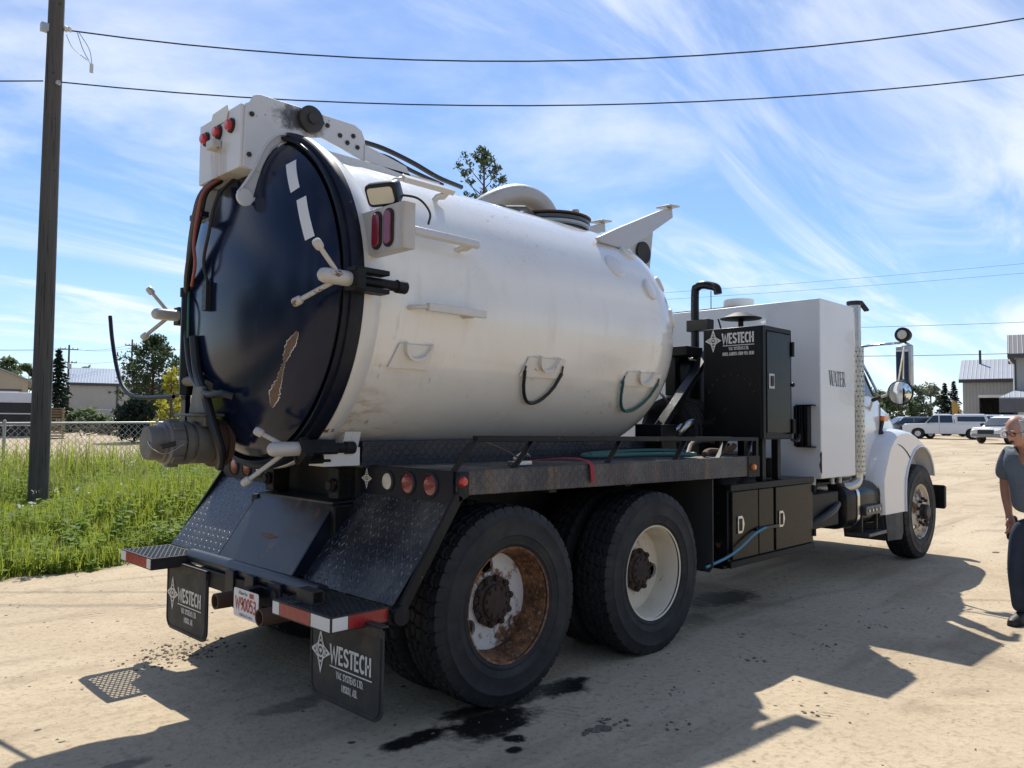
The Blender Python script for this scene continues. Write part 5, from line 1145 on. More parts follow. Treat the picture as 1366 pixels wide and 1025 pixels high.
# ---- exhaust
ex = empty('exhaust_stack', (4.80, -1.135, 0), truck)
T('stack_pipe', MB().tube([(0, 0, 1.0), (0, 0, 2.66)], .055, 20), 'stainless', ex)
T('heat_shield', MB().lathe([(.078, 1.02), (.078, 2.22)], (0, 0, 0), (0, 0, 1), 28, caps=False), 'perforated', ex)
for z in (1.02, 2.22): T('shield_band', MB().lathe([(.080, 0), (.080, .015), (.058, .016)], (0, 0, z - .01), (0, 0, 1), 28, caps=False), 'stainless', ex)
T('rain_flap', MB().lathe([(.058, 0), (.074, .01), (.074, .04), (0, .05)], (0, 0, 2.64), (0, 0, 1), 20), 'rubber', ex); T('flap_lever', MB().beam((.06, -.03, 2.68), (.15, -.06, 2.60), .05, .02), 'rubber', ex)
T('elbow', MB().tube(bez([(0, 0, 1.02), (0, 0, .95), (-.06, .02, .90), (-.16, .08, .88), (-.35, .3, .86)], 5), .055, 14), 'stainless', ex)
T('elbow_wrap', MB().lathe([(.058, 0), (.060, .01), (.060, .05), (.058, .06)], (-.17, .085, .88), (-.8, .4, 0), 18), 'rust_steel', ex)
# ================================================================== cab and nose
cabm = MB(); CABN = 6
def cab_ring(z, x0, x1, hy, r_): return [(a, b_, z) for a, b_ in rrect((x0 + x1) / 2, 0, (x1 - x0) / 2, hy, r_, CABN)]
cabm.loft([cab_ring(*q) for q in ((.955, 4.72, 5.70, 1.00, .05), (.975, 4.71, 5.71, 1.015, .05), (1.40, 4.70, 5.76, 1.03, .05), (1.70, 4.70, 5.79, 1.025, .06), (1.76, 4.70, 5.72, 1.01, .07), (2.00, 4.73, 5.545, .97, .09), (2.25, 4.76, 5.37, .92, .11), (2.34, 4.80, 5.31, .89, .13), (2.41, 4.86, 5.23, .82, .14), (2.44, 4.94, 5.18, .70, .12))])
cabo = T('cab', cabm, 'cab_white', smooth=45)
def side_y(z): return -np.interp(z, [1.0, 1.40, 1.70, 1.76, 2.0, 2.25, 2.34], [1.0, 1.03, 1.025, 1.01, .97, .92, .89])
def side_panel(poly, off, th): return MB().prism([(x, side_y(z) - off, z) for x, z in poly], (0, -th, 0))
for s in (1, -1):
    def put(name, mb, mt, **k):
        if s < 0: mb.v = [(x, -y, z) for x, y, z in mb.v]
        return T(name, mb, mt, cabo, **k)
    put('side_window', side_panel([(4.90, 1.78), (5.20, 1.78), (5.20, 2.24), (4.93, 2.24)], .004, .004), 'window_glass', smooth=0)
    put('vent_window', side_panel([(5.23, 1.78), (5.58, 1.78), (5.33, 2.15), (5.28, 2.24), (5.23, 2.24)], .004, .004), 'window_glass', smooth=0)
    put('window_post', side_panel([(5.20, 1.77), (5.235, 1.77), (5.235, 2.25), (5.20, 2.25)], .004, .010), 'rubber', smooth=0)
    put('pillar_seal', side_panel([(5.575, 1.77), (5.615, 1.77), (5.37, 2.15), (5.33, 2.15)], .006, .008), 'rubber', smooth=0)
    put('door_gap', MB().tube(bez([(5.62, side_y(1.0) - .0005, 1.0), (5.67, side_y(1.3) - .0005, 1.3), (5.72, side_y(1.55) - .0005, 1.55), (5.735, side_y(1.70) - .0005, 1.70)], 5), .006, 6), 'rubber')
    put('door_sill', MB().box(4.75, 5.66, -1.02, -.99, .93, .954), 'dark_steel')
    put('grab_handle', MB().tube(bez([(4.92, -1.03, 1.35), (4.93, -1.09, 1.40), (4.93, -1.09, 1.80), (4.92, -1.05, 1.90)], 5), .012, 8), 'stainless')
wsx = MB(); wsx.prism([(5.705, -.86, 1.79), (5.705, .86, 1.79), (5.39, .78, 2.24), (5.39, -.78, 2.24)], (.008, 0, .004)); T('windscreen', wsx, 'window_glass', cabo, smooth=0)
for k in (-.6, -.25, 0, .25, .6): T('roof_marker', MB().ball((5.22, k, 2.435), .035, 12, 8, (1.4, 1, .8)), 'amber', cabo)
hd = empty('bonnet', parent=truck)
def hood_ring(x, hy, z0, z1, r_): return [(x, a, b_) for a, b_ in rrect(0, (z0 + z1) / 2, hy, (z1 - z0) / 2, r_, 6)]
T('bonnet_shell', MB().loft([hood_ring(*q) for q in ((5.74, .96, .95, 1.755, .16), (6.0, .93, .95, 1.755, .18), (6.3, .89, .95, 1.735, .20), (6.55, .86, .95, 1.69, .21), (6.75, .83, .95, 1.62, .21), (6.92, .78, .93, 1.50, .20), (7.04, .70, .95, 1.38, .16), (7.08, .64, 1.0, 1.30, .12))]), 'cab_white', hd, smooth=50)
for s in (-1, 1):
    arch = [(6.905, .90), (6.87, 1.02), (6.78, 1.14), (6.66, 1.215), (6.53, 1.248), (6.40, 1.243), (6.27, 1.205), (6.136, 1.116), (6.04, 1.01), (5.98, .90), (5.962, .75), (5.965, .563)]
    outer = [(7.195, .66), (7.16, .90), (7.02, 1.10), (6.84, 1.245), (6.56, 1.31), (6.25, 1.345), (5.95, 1.38), (5.76, 1.44), (5.64, 1.50), (5.58, 1.40), (5.50, 1.10), (5.42, .82), (5.385, .62), (5.86, .60)]
    poly = arch[::-1][::-1]; poly = arch + [(5.36, .563)] + [(5.345, .62), (5.33, .80), (5.33, .93), (5.41, 1.07), (5.52, 1.24), (5.63, 1.33), (5.74, 1.385), (5.85, 1.41), (6.02, 1.42), (6.2, 1.405), (6.36, 1.37), (6.51, 1.318), (6.64, 1.27), (6.77, 1.215), (6.88, 1.12), (6.95, .99), (6.97, .90)]
    rings = []
    cxm, czm = 6.35, .9
    for yy, sh in ((.58, .03), (.95, .03), (1.10, .015), (1.165, -.01), (1.192, -.035)):
        rg = []
        for i, (x, z) in enumerate(poly):
            is_arch = i < 12
            if is_arch: rg.append((x, s * yy, z))
            else:
                dx, dz = x - 6.45, z - .75; L_ = math.hypot(dx, dz); rg.append((x + sh * dx / L_, s * yy, z + sh * dz / L_ * 1.0))
        rings.append(rg)
    T('front_fender', MB().loft(rings), 'cab_white', hd, smooth=40)
    T('fender_lip', MB().tube([(x, s * 1.196, z) for x, z in arch], .012, 8), 'cab_white', hd)
    T('fender_liner', MB().lathe([(.60, 0), (.60, .55)], (6.556, s * .6 if s > 0 else -1.15, .535), (0, 1, 0), 40, caps=False) if 0 else MB().loft([[(x, y_, z) for x, z in [(6.556 + .635 * math.cos(a), .515 + .635 * math.sin(a)) for a in np.linspace(R(5), R(180), 18)]] for y_ in (s * .62, s * 1.16)], caps=False) if 0 else MB().prism([(x, s * .60, z) for x, z in arch], (0, s * .02, 0)), 'black_dusty', hd)
    fl_ = MB(); fl_.prism([(5.38, s * .75, .56), (5.38, s * 1.165, .56), (5.44, s * 1.165, .30), (5.44, s * .75, .30)], (.012, 0, 0)); fl_.prism([(5.40, s * 1.172, .57), (5.90, s * 1.172, .57), (5.905, s * 1.172, .34), (5.86, s * 1.172, .28), (5.46, s * 1.172, .30)], (0, s * .012, 0)); T('front_flap', fl_, 'flap_rubber', hd, smooth=0)
    T('turn_signal', MB().box(5.72, 5.86, min(s * .98, s * 1.07), max(s * .98, s * 1.07), 1.515, 1.575), 'amber', hd, bevel=.012, seg=3)
    T('bonnet_latch', MB().beam((5.70, s * 1.03, 1.40), (5.74, s * 1.045, 1.53), .035, .03).ball((5.70, s * 1.04, 1.40), .03), 'rubber', hd)
    T('headlamp', MB().lathe([(.095, 0), (.10, .03), (.08, .05), (0, .055)], (7.06, s * .86, 1.0), (1, 0, 0), 20), 'lens_clear', hd)
    T('headlamp_shell', MB().loft([[(x, s * .86 + a, 1.02 + b_) for a, b_ in rrect(0, 0, .17 * k, .14 * k, .05, 4)] for x, k in ((6.7, .8), (7.0, 1), (7.06, .98))]), 'cab_white', hd, bevel=.01)
for s in (-1, 1): T('bonnet_seam', MB().tube(bez([(5.58, s * 1.17, 1.27), (5.80, s * 1.192, 1.27), (6.0, s * 1.196, 1.20), (6.12, s * 1.196, 1.125)], 5), .005, 6), 'rubber', hd)
T('grille', MB().box(7.125, 7.15, -.5, .5, .98, 1.30), 'chrome', hd, bevel=.01)
bp = MB(); bp.loft([[(x, y_, .645 + b_) for x, b_ in [(7.18 - abs(y_) * .05, -.14), (7.26 - abs(y_) * .06, -.12), (7.27 - abs(y_) * .06, .12), (7.18 - abs(y_) * .05, .14)]] for y_ in (-1.24, -1.0, -.5, 0, .5, 1.0, 1.24)]); T('front_bumper', bp, 'black_dusty', bevel=.01)
T('engine_block', MB().box(5.6, 7.05, -.42, .42, .55, .93), 'dark_steel')
T('radiator_support', MB().box(6.95, 7.1, -.5, .5, .6, .95), 'dark_steel')
# ---- mirrors
def mirror_set(s):
    mr = empty('mirror', parent=truck); Y = s * 1.45; x = 5.16
    sg = lambda p: (p[0], p[1] * s, p[2])
    T('mirror_bracket', MB().tube([sg((5.32, .90, 2.28)), sg((5.20, 1.22, 2.285)), sg((5.17, 1.47, 2.285)), sg((5.17, 1.53, 2.25)), sg((5.17, 1.535, 1.92)), sg((5.17, 1.49, 1.87)), sg((5.15, 1.42, 1.86))], .013, 10), 'chrome', mr)
    T('upper_brace', MB().tube([sg((5.36, .92, 2.26)), sg((5.19, 1.20, 1.80))], .013, 10), 'chrome', mr); T('lower_arm', MB().tube([sg((5.47, 1.01, 1.62)), sg((5.33, 1.10, 1.73)), sg((5.12, 1.38, 1.80)), sg((5.13, 1.44, 1.83))], .014, 10), 'white_paint', mr)
    T('arm_grip', MB().tube([sg((5.33, 1.10, 1.73)), sg((5.24, 1.22, 1.765))], .019, 10), 'rubber', mr)
    def toe(mb):
        ca, sa = math.cos(R(30 * s)), math.sin(R(30 * s)); mb.v = [(x + (a - x) * ca - (b_ - Y) * sa, Y + (a - x) * sa + (b_ - Y) * ca, c_) for a, b_, c_ in mb.v]; return mb
    T('mirror_head', toe(MB().box(x, x + .05, Y - .095, Y + .095, 1.865, 2.255)), 'stainless', mr, bevel=.012, seg=3)
    T('mirror_face', toe(MB().box(x - .004, x - .001, Y - .083, Y + .083, 1.885, 2.215)), 'mirror_glass', mr, smooth=0)
    T('head_strut', MB().tube([sg((x - .01, 1.47, 2.24)), sg((x - .015, 1.41, 1.88))], .010, 8), 'chrome', mr)
    rm2 = MB(); rm2.lathe([(.118, .0), (.122, .012), (.10, .04), (0, .05)], (5.06, s * 1.455, 1.79), (1, 0, 0), 28); T('round_mirror', rm2, 'rubber', mr)
    T('round_face', MB().lathe([(.108, 0), (.09, .006), (.05, .012), (0, .014)], (5.06, s * 1.455, 1.79), (-1, 0, 0), 28), 'mirror_glass', mr, smooth=60)
    T('spot_lamp', MB().lathe([(.02, 0), (.06, .03), (.072, .09), (.072, .13), (.060, .135)], (5.26, s * 1.46, 2.36), (-1, -.0, 0), 24), 'rubber', mr); T('spot_lens', MB().lathe([(.058, .130), (.03, .140), (0, .142)], (5.26, s * 1.46, 2.36), (-1, 0, 0), 24), 'lens_clear', mr); T('spot_foot', MB().tube([(5.19, s * 1.46, 2.28), (5.19, s * 1.46, 2.32)], .014, 8), 'rubber', mr)
mirror_set(-1); mirror_set(1)
T('whip_antenna', MB().tube([(5.1, .62, 2.40), (5.1, .62, 3.02)], .006, 6), 'dark_steel')

# ================================================================== loose things on the truck
def loose(name, mb, mt, label, cat, **k): return tag(obj(name, mb, mm[mt], None, **k), label, cat)
def tank_loop(xa, xb, ang, drop, r_):
    pts = []
    for i in range(13):
        t_ = i / 12; x = xa + (xb - xa) * t_; dz = -drop * (1 - (2 * t_ - 1) ** 2) ** .75
        a = ang + math.degrees(dz / RT); p = tp(x, a, .022); pts.append(p)
    return pts
loose('rubber_tie', MB().tube(tank_loop(.46, .80, -22.0, .215, .011), .011, 8).tube([tp(.46, -22.0, .022), tp(.46, -20, .02)], .006, 6).tube([tp(.80, -22.0, .022), tp(.795, -19, .02)], .006, 6), 'hose_black', 'black rubber tie down hanging in a loop from the middle hook plate', 'strap')
loose('rubber_tie', MB().tube(tank_loop(1.46, 1.88, -23.5, .235, .011), .011, 8).tube([tp(1.46, -23.5, .022), tp(1.46, -21, .02)], .006, 6).tube([tp(1.88, -23.5, .022), tp(1.88, -21, .02)], .006, 6), 'hose_green', 'green rubber tie down hanging in a loop on the white tank', 'strap')
loose('nylon_strap', MB().tube(bez([(1.95, -1.19, .47), (2.16, -1.235, .52), (2.33, -1.252, .575), (2.55, -1.252, .655), (2.72, -1.250, .685)], 6), .010, 6), 'strap_blue', 'pale blue strap pulled across the black tool box doors', 'strap')
gh = [(1.15, -.80, 1.258), (1.5, -.86, 1.258), (1.85, -1.02, 1.258), (1.95, -1.10, 1.258), (1.8, -1.13, 1.258), (1.45, -1.02, 1.262), (1.1, -.95, 1.258), (1.0, -.85, 1.258), (1.3, -.72, 1.266), (1.9, -.75, 1.275), (2.3, -.82, 1.262)]
loose('green_hose', MB().tube(bez(gh, 6), .015, 8), 'hose_green', 'coiled green hose lying on the truck deck behind the rail', 'hose')
rs = bez([(.15, -1.02, 1.245), (.35, -1.08, 1.26), (.48, -1.15, 1.27), (.56, -1.21, 1.262), (.585, -1.258, 1.240), (.59, -1.268, 1.18), (.595, -1.266, 1.13)], 6)
rsm = MB(); rsm.loft([[p + Vector((-.02, -.004, 0)), p + Vector((.02, .002, .002)), p + Vector((.02, .006, .006)), p + Vector((-.02, 0, .006))] for p in rs]); loose('ratchet_strap', rsm, 'strap_red', 'red ratchet strap draped over the edge of the deck', 'strap')
loose('strap_ratchet', MB().box(.12, .26, -1.10, -1.04, 1.236, 1.262).tube([(.14, -1.07, 1.27), (.20, -1.09, 1.31), (.27, -1.07, 1.28)], .012, 8), 'bright_steel', 'steel ratchet buckle resting beside the red strap', 'buckle', bevel=.004)
loose('rope', MB().tube(bez([(-.2, -1.17, 1.385), (.0, -1.13, 1.33), (.18, -1.08, 1.275)], 6), .005, 6), 'hose_brown', 'thin brown cord running from the guard rail to the buckle', 'rope')
loose('wooden_stick', MB().tube([(2.02, -1.0, 1.25), (2.22, -.9, 1.31), (2.38, -.86, 1.36)], .018, 8), 'hose_brown', 'short brown stick leaning on the deck by the pump', 'stick')
loose('rusty_chain_binder', MB().tube(bez([(2.05, -1.12, 1.255), (2.2, -1.07, 1.275), (2.34, -1.10, 1.27), (2.42, -1.13, 1.29), (2.45, -1.14, 1.32)], 5), .022, 8).lathe([(.03, 0), (.03, .06)], (2.36, -1.10, 1.25), (0, 0, 1), 10), 'rust_steel', 'rusty chain binder lying at the front end of the deck', 'binder')
# ================================================================== the man at the right
def skin(verts, edges, radii, sub=2):
    """grow a smooth surface round a skeleton; returns (verts, faces)"""
    me = bpy.data.meshes.new('tmp'); me.from_pydata(verts, edges, []); o = bpy.data.objects.new('tmp', me); col.objects.link(o)
    o.modifiers.new('s', 'SKIN'); 
    sv = me.skin_vertices[0].data
    for i, r_ in enumerate(radii):
        sv[i].radius = (r_, r_) if not isinstance(r_, tuple) else r_; sv[i].use_root = (i == 0)
    s = o.modifiers.new('u', 'SUBSURF'); s.levels = s.render_levels = sub
    dg = bpy.context.evaluated_depsgraph_get(); dg.update(); ev = o.evaluated_get(dg); m2 = ev.to_mesh()
    V = [tuple(v.co) for v in m2.vertices]; Fs = [tuple(p.vertices) for p in m2.polygons]
    ev.to_mesh_clear(); bpy.data.objects.remove(o, do_unlink=True); bpy.data.meshes.remove(me)
    return V, Fs
def chain(pts): return [(i, i + 1) for i in range(len(pts) - 1)]
def skin_mat():
    n = NB('skin'); cc = n.mix(n.noise(14, 4), (0.44, 0.22, 0.15), (0.55, 0.30, 0.22)); n.fin(cc, 0.5, 0, n.bump(n.noise(90, 3), .1, .002)); n.bsdf.inputs['Subsurface Weight'].default_value = .08
skin_mat()
def cloth(name, a, b_, sc=9):
    n = NB(name); n.fin(n.mix(n.noise(sc, 4), a, b_), 0.85, 0, n.bump(n.math('ADD', n.noise(11, 3, .5, .6), n.math('MULTIPLY', n.noise(300, 1), .06)), 0.55, 0.02), None, 0.2)
cloth('shirt_blue', (0.14, 0.165, 0.195), (0.20, 0.225, 0.255)); cloth('denim', (0.028, 0.038, 0.060), (0.06, 0.075, 0.105)); cloth('collar_grey', (0.10, 0.12, 0.145), (0.13, 0.15, 0.17))
simple('hair_white', (0.62, 0.60, 0.56), 0.8, var=.2, scale=60); simple('leather', (0.035, 0.026, 0.02), .55, var=.4, scale=20)
simple('mouth_dark', (0.09, 0.02, 0.02), 0.5)
man = empty('person', (3.885, -2.775, 0.0), None, R(168)); man.scale = (.915, .915, .915)
tag(man, 'man in a slate blue polo shirt and jeans leaning forward, hands behind him', 'person')
# head, facing +X
def head():
    mb = MB(); N, Mh = 44, 36; V = []
    for i in range(Mh + 1):
        t_ = math.pi * i / Mh
        for k in range(N):
            g = 2 * math.pi * k / N; x, y, z = math.sin(t_) * math.cos(g), math.sin(t_) * math.sin(g), math.cos(t_)
            fx = max(0, x)
            X, Y, Z = x * .098, y * .076, z * .122
            if z < 0: Y *= 1 + .20 * z; X *= 1 + (.05 * z if x > 0 else .30 * z)          # jaw
            X += .016 * math.exp(-((z + .80) / .22) ** 2) * fx * math.exp(-(y / .5) ** 2)     # chin
            X += .030 * math.exp(-((z + .22) / .17) ** 2) * math.exp(-(y / .17) ** 2) * (x > 0)  # nose
            X += .012 * math.exp(-((z + .02) / .16) ** 2) * math.exp(-(y / .11) ** 2) * (x > 0)
            X += .007 * math.exp(-((z - .20) / .09) ** 2) * math.exp(-(y / .55) ** 2) * (x > 0)  # brow
            for sy in (-1, 1): X -= .013 * math.exp(-((z - .03) / .10) ** 2) * math.exp(-((y - sy * .36) / .17) ** 2) * (x > 0)
            X -= .005 * math.exp(-((z + .50) / .035) ** 2) * math.exp(-(y / .30) ** 2) * (x > 0)
            X += .004 * math.exp(-((z + .42) / .05) ** 2) * math.exp(-(y / .28) ** 2) * (x > 0)
            V.append((X, Y, Z))
    mb.add(V, [(i * N + k, (i + 1) * N + k, (i + 1) * N + (k + 1) % N, i * N + (k + 1) % N) for i in range(Mh) for k in range(N)])
    for s in (-1, 1): mb.ball((-.012, s * .078, -.005), .034, 12, 8, (.62, .30, 1.0)); mb.ball((-.004, s * .084, -.002), .018, 10, 6, (.6, .35, 1.2))
    return mb
HC = Vector((.245, 0, 1.575)); HR = Matrix.Rotation(R(-14), 4, 'Z') @ Matrix.Rotation(R(16), 4, 'Y')
def onhead(mb): mb.v = [tuple(HC + (HR @ Vector(p))) for p in mb.v]; return mb
body = MB(); body.v, body.f = onhead(head()).v, list(head().f)
bv, bf = skin([(.03, 0, 1.20), (.06, 0, 1.36), (.115, 0, 1.435), (.17, 0, 1.49), (.21, 0, 1.55)], chain(range(5)), [.10, .09, .062, .056, .055]); body.add(bv, bf)
def arm(s, sh, el, wr, hd_, fdir):
    """forearm and hand with five fingers"""
    sh, el, wr, hd_ = map(Vector, (sh, el, wr, hd_)); v, f = skin([sh, sh.lerp(el, .5), el, el.lerp(wr, .35), wr, wr.lerp(hd_, .45), hd_], chain(range(7)), [.055, .048, .042, .044, .028, (.036, .022), (.040, .020)]); body.add(v, f)
    d = (hd_ - wr).normalized(); sd = Vector(fdir).normalized(); cu = d.cross(sd).normalized()
    for i, L_ in enumerate((.072, .082, .077, .060)):
        b0 = hd_ + sd * (.030 - .020 * i) - d * .012; k1 = b0 + d * L_ * .45 + cu * .008; k2 = k1 + d * L_ * .33 + cu * .022; k3 = k2 + d * L_ * .2 + cu * .026
        v, f = skin([b0, k1, k2, k3], chain(range(4)), [.0095, .009, .0085, .0075], 1); body.add(v, f)
    b0 = wr.lerp(hd_, .35) + sd * .026; v, f = skin([b0, b0 + sd * .028 + d * .03 + cu * .01, b0 + sd * .034 + d * .062 + cu * .02], chain(range(3)), [.013, .011, .009], 1); body.add(v, f)
SR, ER, WR_, HR_ = (.02, -.200, 1.385), (-.075, -.255, 1.12), (-.09, -.235, .875), (-.085, -.215, .79)
SL, EL, WL_, HL_ = (.02, .205, 1.385), (-.10, .27, 1.12), (-.04, .24, .89), (.0, .22, .80)
arm(-1, SR, ER, WR_, HR_, (1, .1, 0)); arm(1, SL, EL, WL_, HL_, (1, -.1, 0))
obj('body', body, mm['skin'], man, smooth=60)
v, f = skin([(-.02, 0, .90), (-.01, 0, 1.02), (.015, 0, 1.17), (.03, 0, 1.30), (.055, 0, 1.40), (.10, 0, 1.445), (.02, -.17, 1.385), (-.02, -.220, 1.27), (-.058, -.243, 1.165), (.02, .17, 1.385), (-.03, .225, 1.27), (-.075, .255, 1.165)],
            [(0, 1), (1, 2), (2, 3), (3, 4), (4, 5), (3, 6), (6, 7), (7, 8), (3, 9), (9, 10), (10, 11)], [(.178, .150), (.182, .155), (.178, .145), (.180, .130), (.13, .10), (.070, .066), (.092, .086), (.086, .080), (.086, .080), (.092, .086), (.086, .080), (.086, .080)])
obj('shirt', MB().add(v, f), mm['shirt_blue'], man, smooth=60)
colr = MB()
for s in (-1, 1): colr.prism([(.115, s * .075, 1.475), (.195, s * .045, 1.43), (.21, s * .012, 1.385), (.175, s * .07, 1.385)], (-.012, s * .006, .006))
colr.tube([Vector((.120 + .072 * math.cos(a), .074 * math.sin(a), 1.465 - .035 * math.cos(a))) for a in np.linspace(R(50), R(310), 14)], .013, 8); obj('collar', colr, mm['collar_grey'], man)
v, f = skin([(-.025, 0, .93), (-.03, 0, .85), (-.02, -.095, .80), (.03, -.115, .50), (.025, -.12, .42), (-.045, -.125, .09), (-.02, .095, .80), (.06, .115, .50), (.05, .12, .42), (-.02, .125, .09)],
            [(0, 1), (1, 2), (2, 3), (3, 4), (4, 5), (1, 6), (6, 7), (7, 8), (8, 9)], [(.165, .135), (.165, .14), (.115, .11), .088, .085, .078, (.115, .11), .088, .085, .078])
obj('jeans', MB().add(v, f), mm['denim'], man, smooth=60)
for s, x in ((-1, -.045), (1, -.02)):
    sh = MB(); rings = []
    for dx, hw, z1 in ((-.10, .030, .06), (-.085, .042, .095), (-.02, .046, .115), (.05, .044, .10), (.11, .050, .075), (.165, .046, .062), (.20, .026, .045)):
        rings.append([(x + dx, s * .125 + hw * c_, .012 + z * z1) for c_, z in ((-1, 0), (-1.02, .35), (-.8, .8), (-.35, 1), (.35, 1), (.8, .8), (1.02, .35), (1, 0))])
    sh.loft(rings); so = obj('shoe', sh, mm['leather'], man, smooth=60); obj('shoe_sole', MB().loft([[(x + dx, s * .125 + hw * k, z) for k, z in ((-1, 0), (-1, .02), (1, .02), (1, 0))] for dx, hw in ((-.105, .03), (-.085, .045), (0, .048), (.11, .054), (.17, .048), (.205, .025))]), mm['rubber'], man)
hair = MB(); 
for i in range(900):
    g = R(RNG.uniform(58, 302)); t_ = RNG.uniform(.55, 1.75); p = Vector((math.sin(t_) * math.cos(g) * .099, math.sin(t_) * math.sin(g) * .078, math.cos(t_) * .122)); d = (p.normalized() * .35 + Vector((-.2, 0, -1)) + Vector(RNG.normal(0, .25, 3))).normalized(); sd = d.cross(p).normalized() * .004
    hair.add([p - sd, p + sd, p + d * .030 + sd * .4 + p.normalized() * .002, p + d * .030 - sd * .4 + p.normalized() * .002], [(0, 1, 2, 3)])
ho = obj('hair', onhead(hair), mm['hair_white'], man, smooth=0); ho['kind'] = 'stuff'
br = MB()
for s in (-1, 1):
    for k in range(12):
        a = (k / 11 - .5); p = Vector((.100 - .018 * a * a * 4 * .5, s * (.030 + .026 * a), .030 - .004 * abs(a))); br.ball(p, .0048, 6, 4)
obj('eyebrows', onhead(br), mm['hair_white'], man)
for s in (-1, 1): obj('eye', onhead(MB().ball((.076, s * .029, .004), .0105, 12, 8)), mm['leather'], man)
mo = MB(); mo.ball((.094, 0, -.060), .016, 14, 8, (.5, 1.25, .42)); obj('mouth', onhead(mo), mm['mouth_dark'], man)
gl = MB()
for s in (-1, 1):
    gl.tube([(.108 - .006 * abs(math.sin(a)) , s * (.032 + .024 * math.cos(a)), .0 + .016 * math.sin(a)) for a in np.linspace(0, 2 * math.pi, 20)], .0018, 6); gl.tube([(.106, s * .056, .006), (.06, s * .082, .008), (-.01, s * .085, .006)], .0018, 6)
gl.tube([(.109, -.008, .003), (.113, 0, .005), (.109, .008, .003)], .0018, 6); obj('glasses', onhead(gl), mm['dark_steel'], man)
gv_ = MB(); gv_.v, gv_.f = skin([(-.13, -.225, .87), (-.135, -.225, .80), (-.12, -.235, .72), (-.10, -.24, .66)], chain(range(4)), [(.03, .02), (.05, .028), (.045, .03), (.02, .015)])
gm = tag(obj('work_gloves', gv_, mm['rubber'], None, smooth=60), 'black work gloves held at the hip by the man in the polo shirt', 'gloves'); gm.location = man.location; gm.rotation_euler = man.rotation_euler; gm.scale = man.scale
# ================================================================== surroundings
VIEW = Vector((CX, CY, 0))
def far(bearing, depth):
    """a spot at a compass bearing (degrees from the truck's axis) and a distance ahead of where the picture was taken"""
    b = R(bearing); d = depth / math.cos(b - YAW); x, y = CX + d * math.cos(b), CY + d * math.sin(b)
    return Vector((x, y, float(gz(x, y))))
def facing(bearing): return R(bearing) - math.pi / 2      # local -Y looks back along the bearing
# ---- near utility pole
wood = NB('pole_wood'); sv = wood.mapping((16, 16, .6)); cc = wood.mix(wood.noise(1.6, 6, .65, vec=sv), (0.045, 0.038, 0.032), (0.15, 0.13, 0.11)); crk = wood.rng(wood.noise(2.2, 4, .6, vec=wood.mapping((20, 20, .35))), .58, .64); cc = wood.mix(crk, cc, (0.012, .010, .009)); wood.fin(cc, .85, 0, wood.bump(wood.noise(2, 5, .6, vec=sv), .6, .02))
PB = Vector((0.46, 9.25, float(gz(.46, 9.25))))
up_ = empty('utility_pole', PB); tag(up_, 'weathered grey wooden utility pole standing in the grass bank', 'utility pole')
obj('pole_shaft', MB().tube([(0, 0, -.5), (0, 0, 3), (0, 0, 6), (.02, 0, 11.5)], [.140, .130, .118, .095], 20), mm['pole_wood'], up_)
ZW1, ZW2 = 7.36, 6.45
obj('insulator', MB().lathe([(.03, 0), (.05, .03), (.03, .06), (.05, .09), (.02, .11)], (.11, -.04, ZW1), (.8, -.6, 0), 12), mm['vinyl_white'], up_)
obj('guy_plate', MB().box(-.20, -.10, -.06, .04, ZW1 - .12, ZW1), mm['galvanised'], up_); obj('wire_clamp', MB().lathe([(.04, 0), (.04, .06), (.02, .07)], (.03, -.10, ZW2), (0, -1, 0), 10), mm['galvanised'], up_)
for z, a in ((7.7, .2), (6.6, -.3), (5.9, .1), (5.1, .3), (4.3, -.2), (3.2, .2), (1.9, 0), (1.2, .2)):
    obj('staple', MB().lathe([(.012, 0), (.012, .01)], (.118 * math.sin(a), -.118 * math.cos(a), z), (math.sin(a), -math.cos(a), 0), 6), mm['dark_steel'], up_)
tl = MB()
for q in ([(.28, -.10, ZW1 - .02), (.36, -.14, ZW1 - .28), (.46, -.18, ZW1 - .48)], [(.30, -.12, ZW1 - .02), (.44, -.16, ZW1 - .25), (.48, -.18, ZW1 - .48)], [(.10, -.2, ZW1 - .15), (.20, -.2, ZW1 - .33), (.45, -.18, ZW1 - .46)]): tl.tube(bez(q, 5), .006, 5)
obj('loose_tails', tl, mm['galvanised'], up_); obj('tail_tag', MB().box(.45, .50, -.19, -.17, ZW1 - .62, ZW1 - .48), mm['lens_clear'], up_)
simple('cable', (0.025, 0.024, 0.024), .6)
def wire(name, a, b_, sag, r_, label, n=28, mt='cable', group=None):
    a = Vector(a); b_ = Vector(b_); P = [a.lerp(b_, t_) - Vector((0, 0, 4 * sag * t_ * (1 - t_))) for t_ in np.linspace(0, 1, n)]
    return tag(obj(name, MB().tube(P, r_, 6), mm[mt], None), label, 'wire', group)
wire('overhead_wire', PB + Vector((.2, -.05, ZW1)), (17.7, -7.8, 10.4), 1.52, .011, 'upper black power cable strung from the near wooden pole')
wire('overhead_wire', PB + Vector((.05, -.2, ZW2)), (17.7, -7.8, 8.85), 1.12, .010, 'lower black cable clamped to the near wooden pole')
wire('overhead_wire', PB + Vector((-.15, -.05, ZW2)), (-14, 15, 4.9), 0.3, .010, 'thin cable leaving the wooden pole over the grass bank')
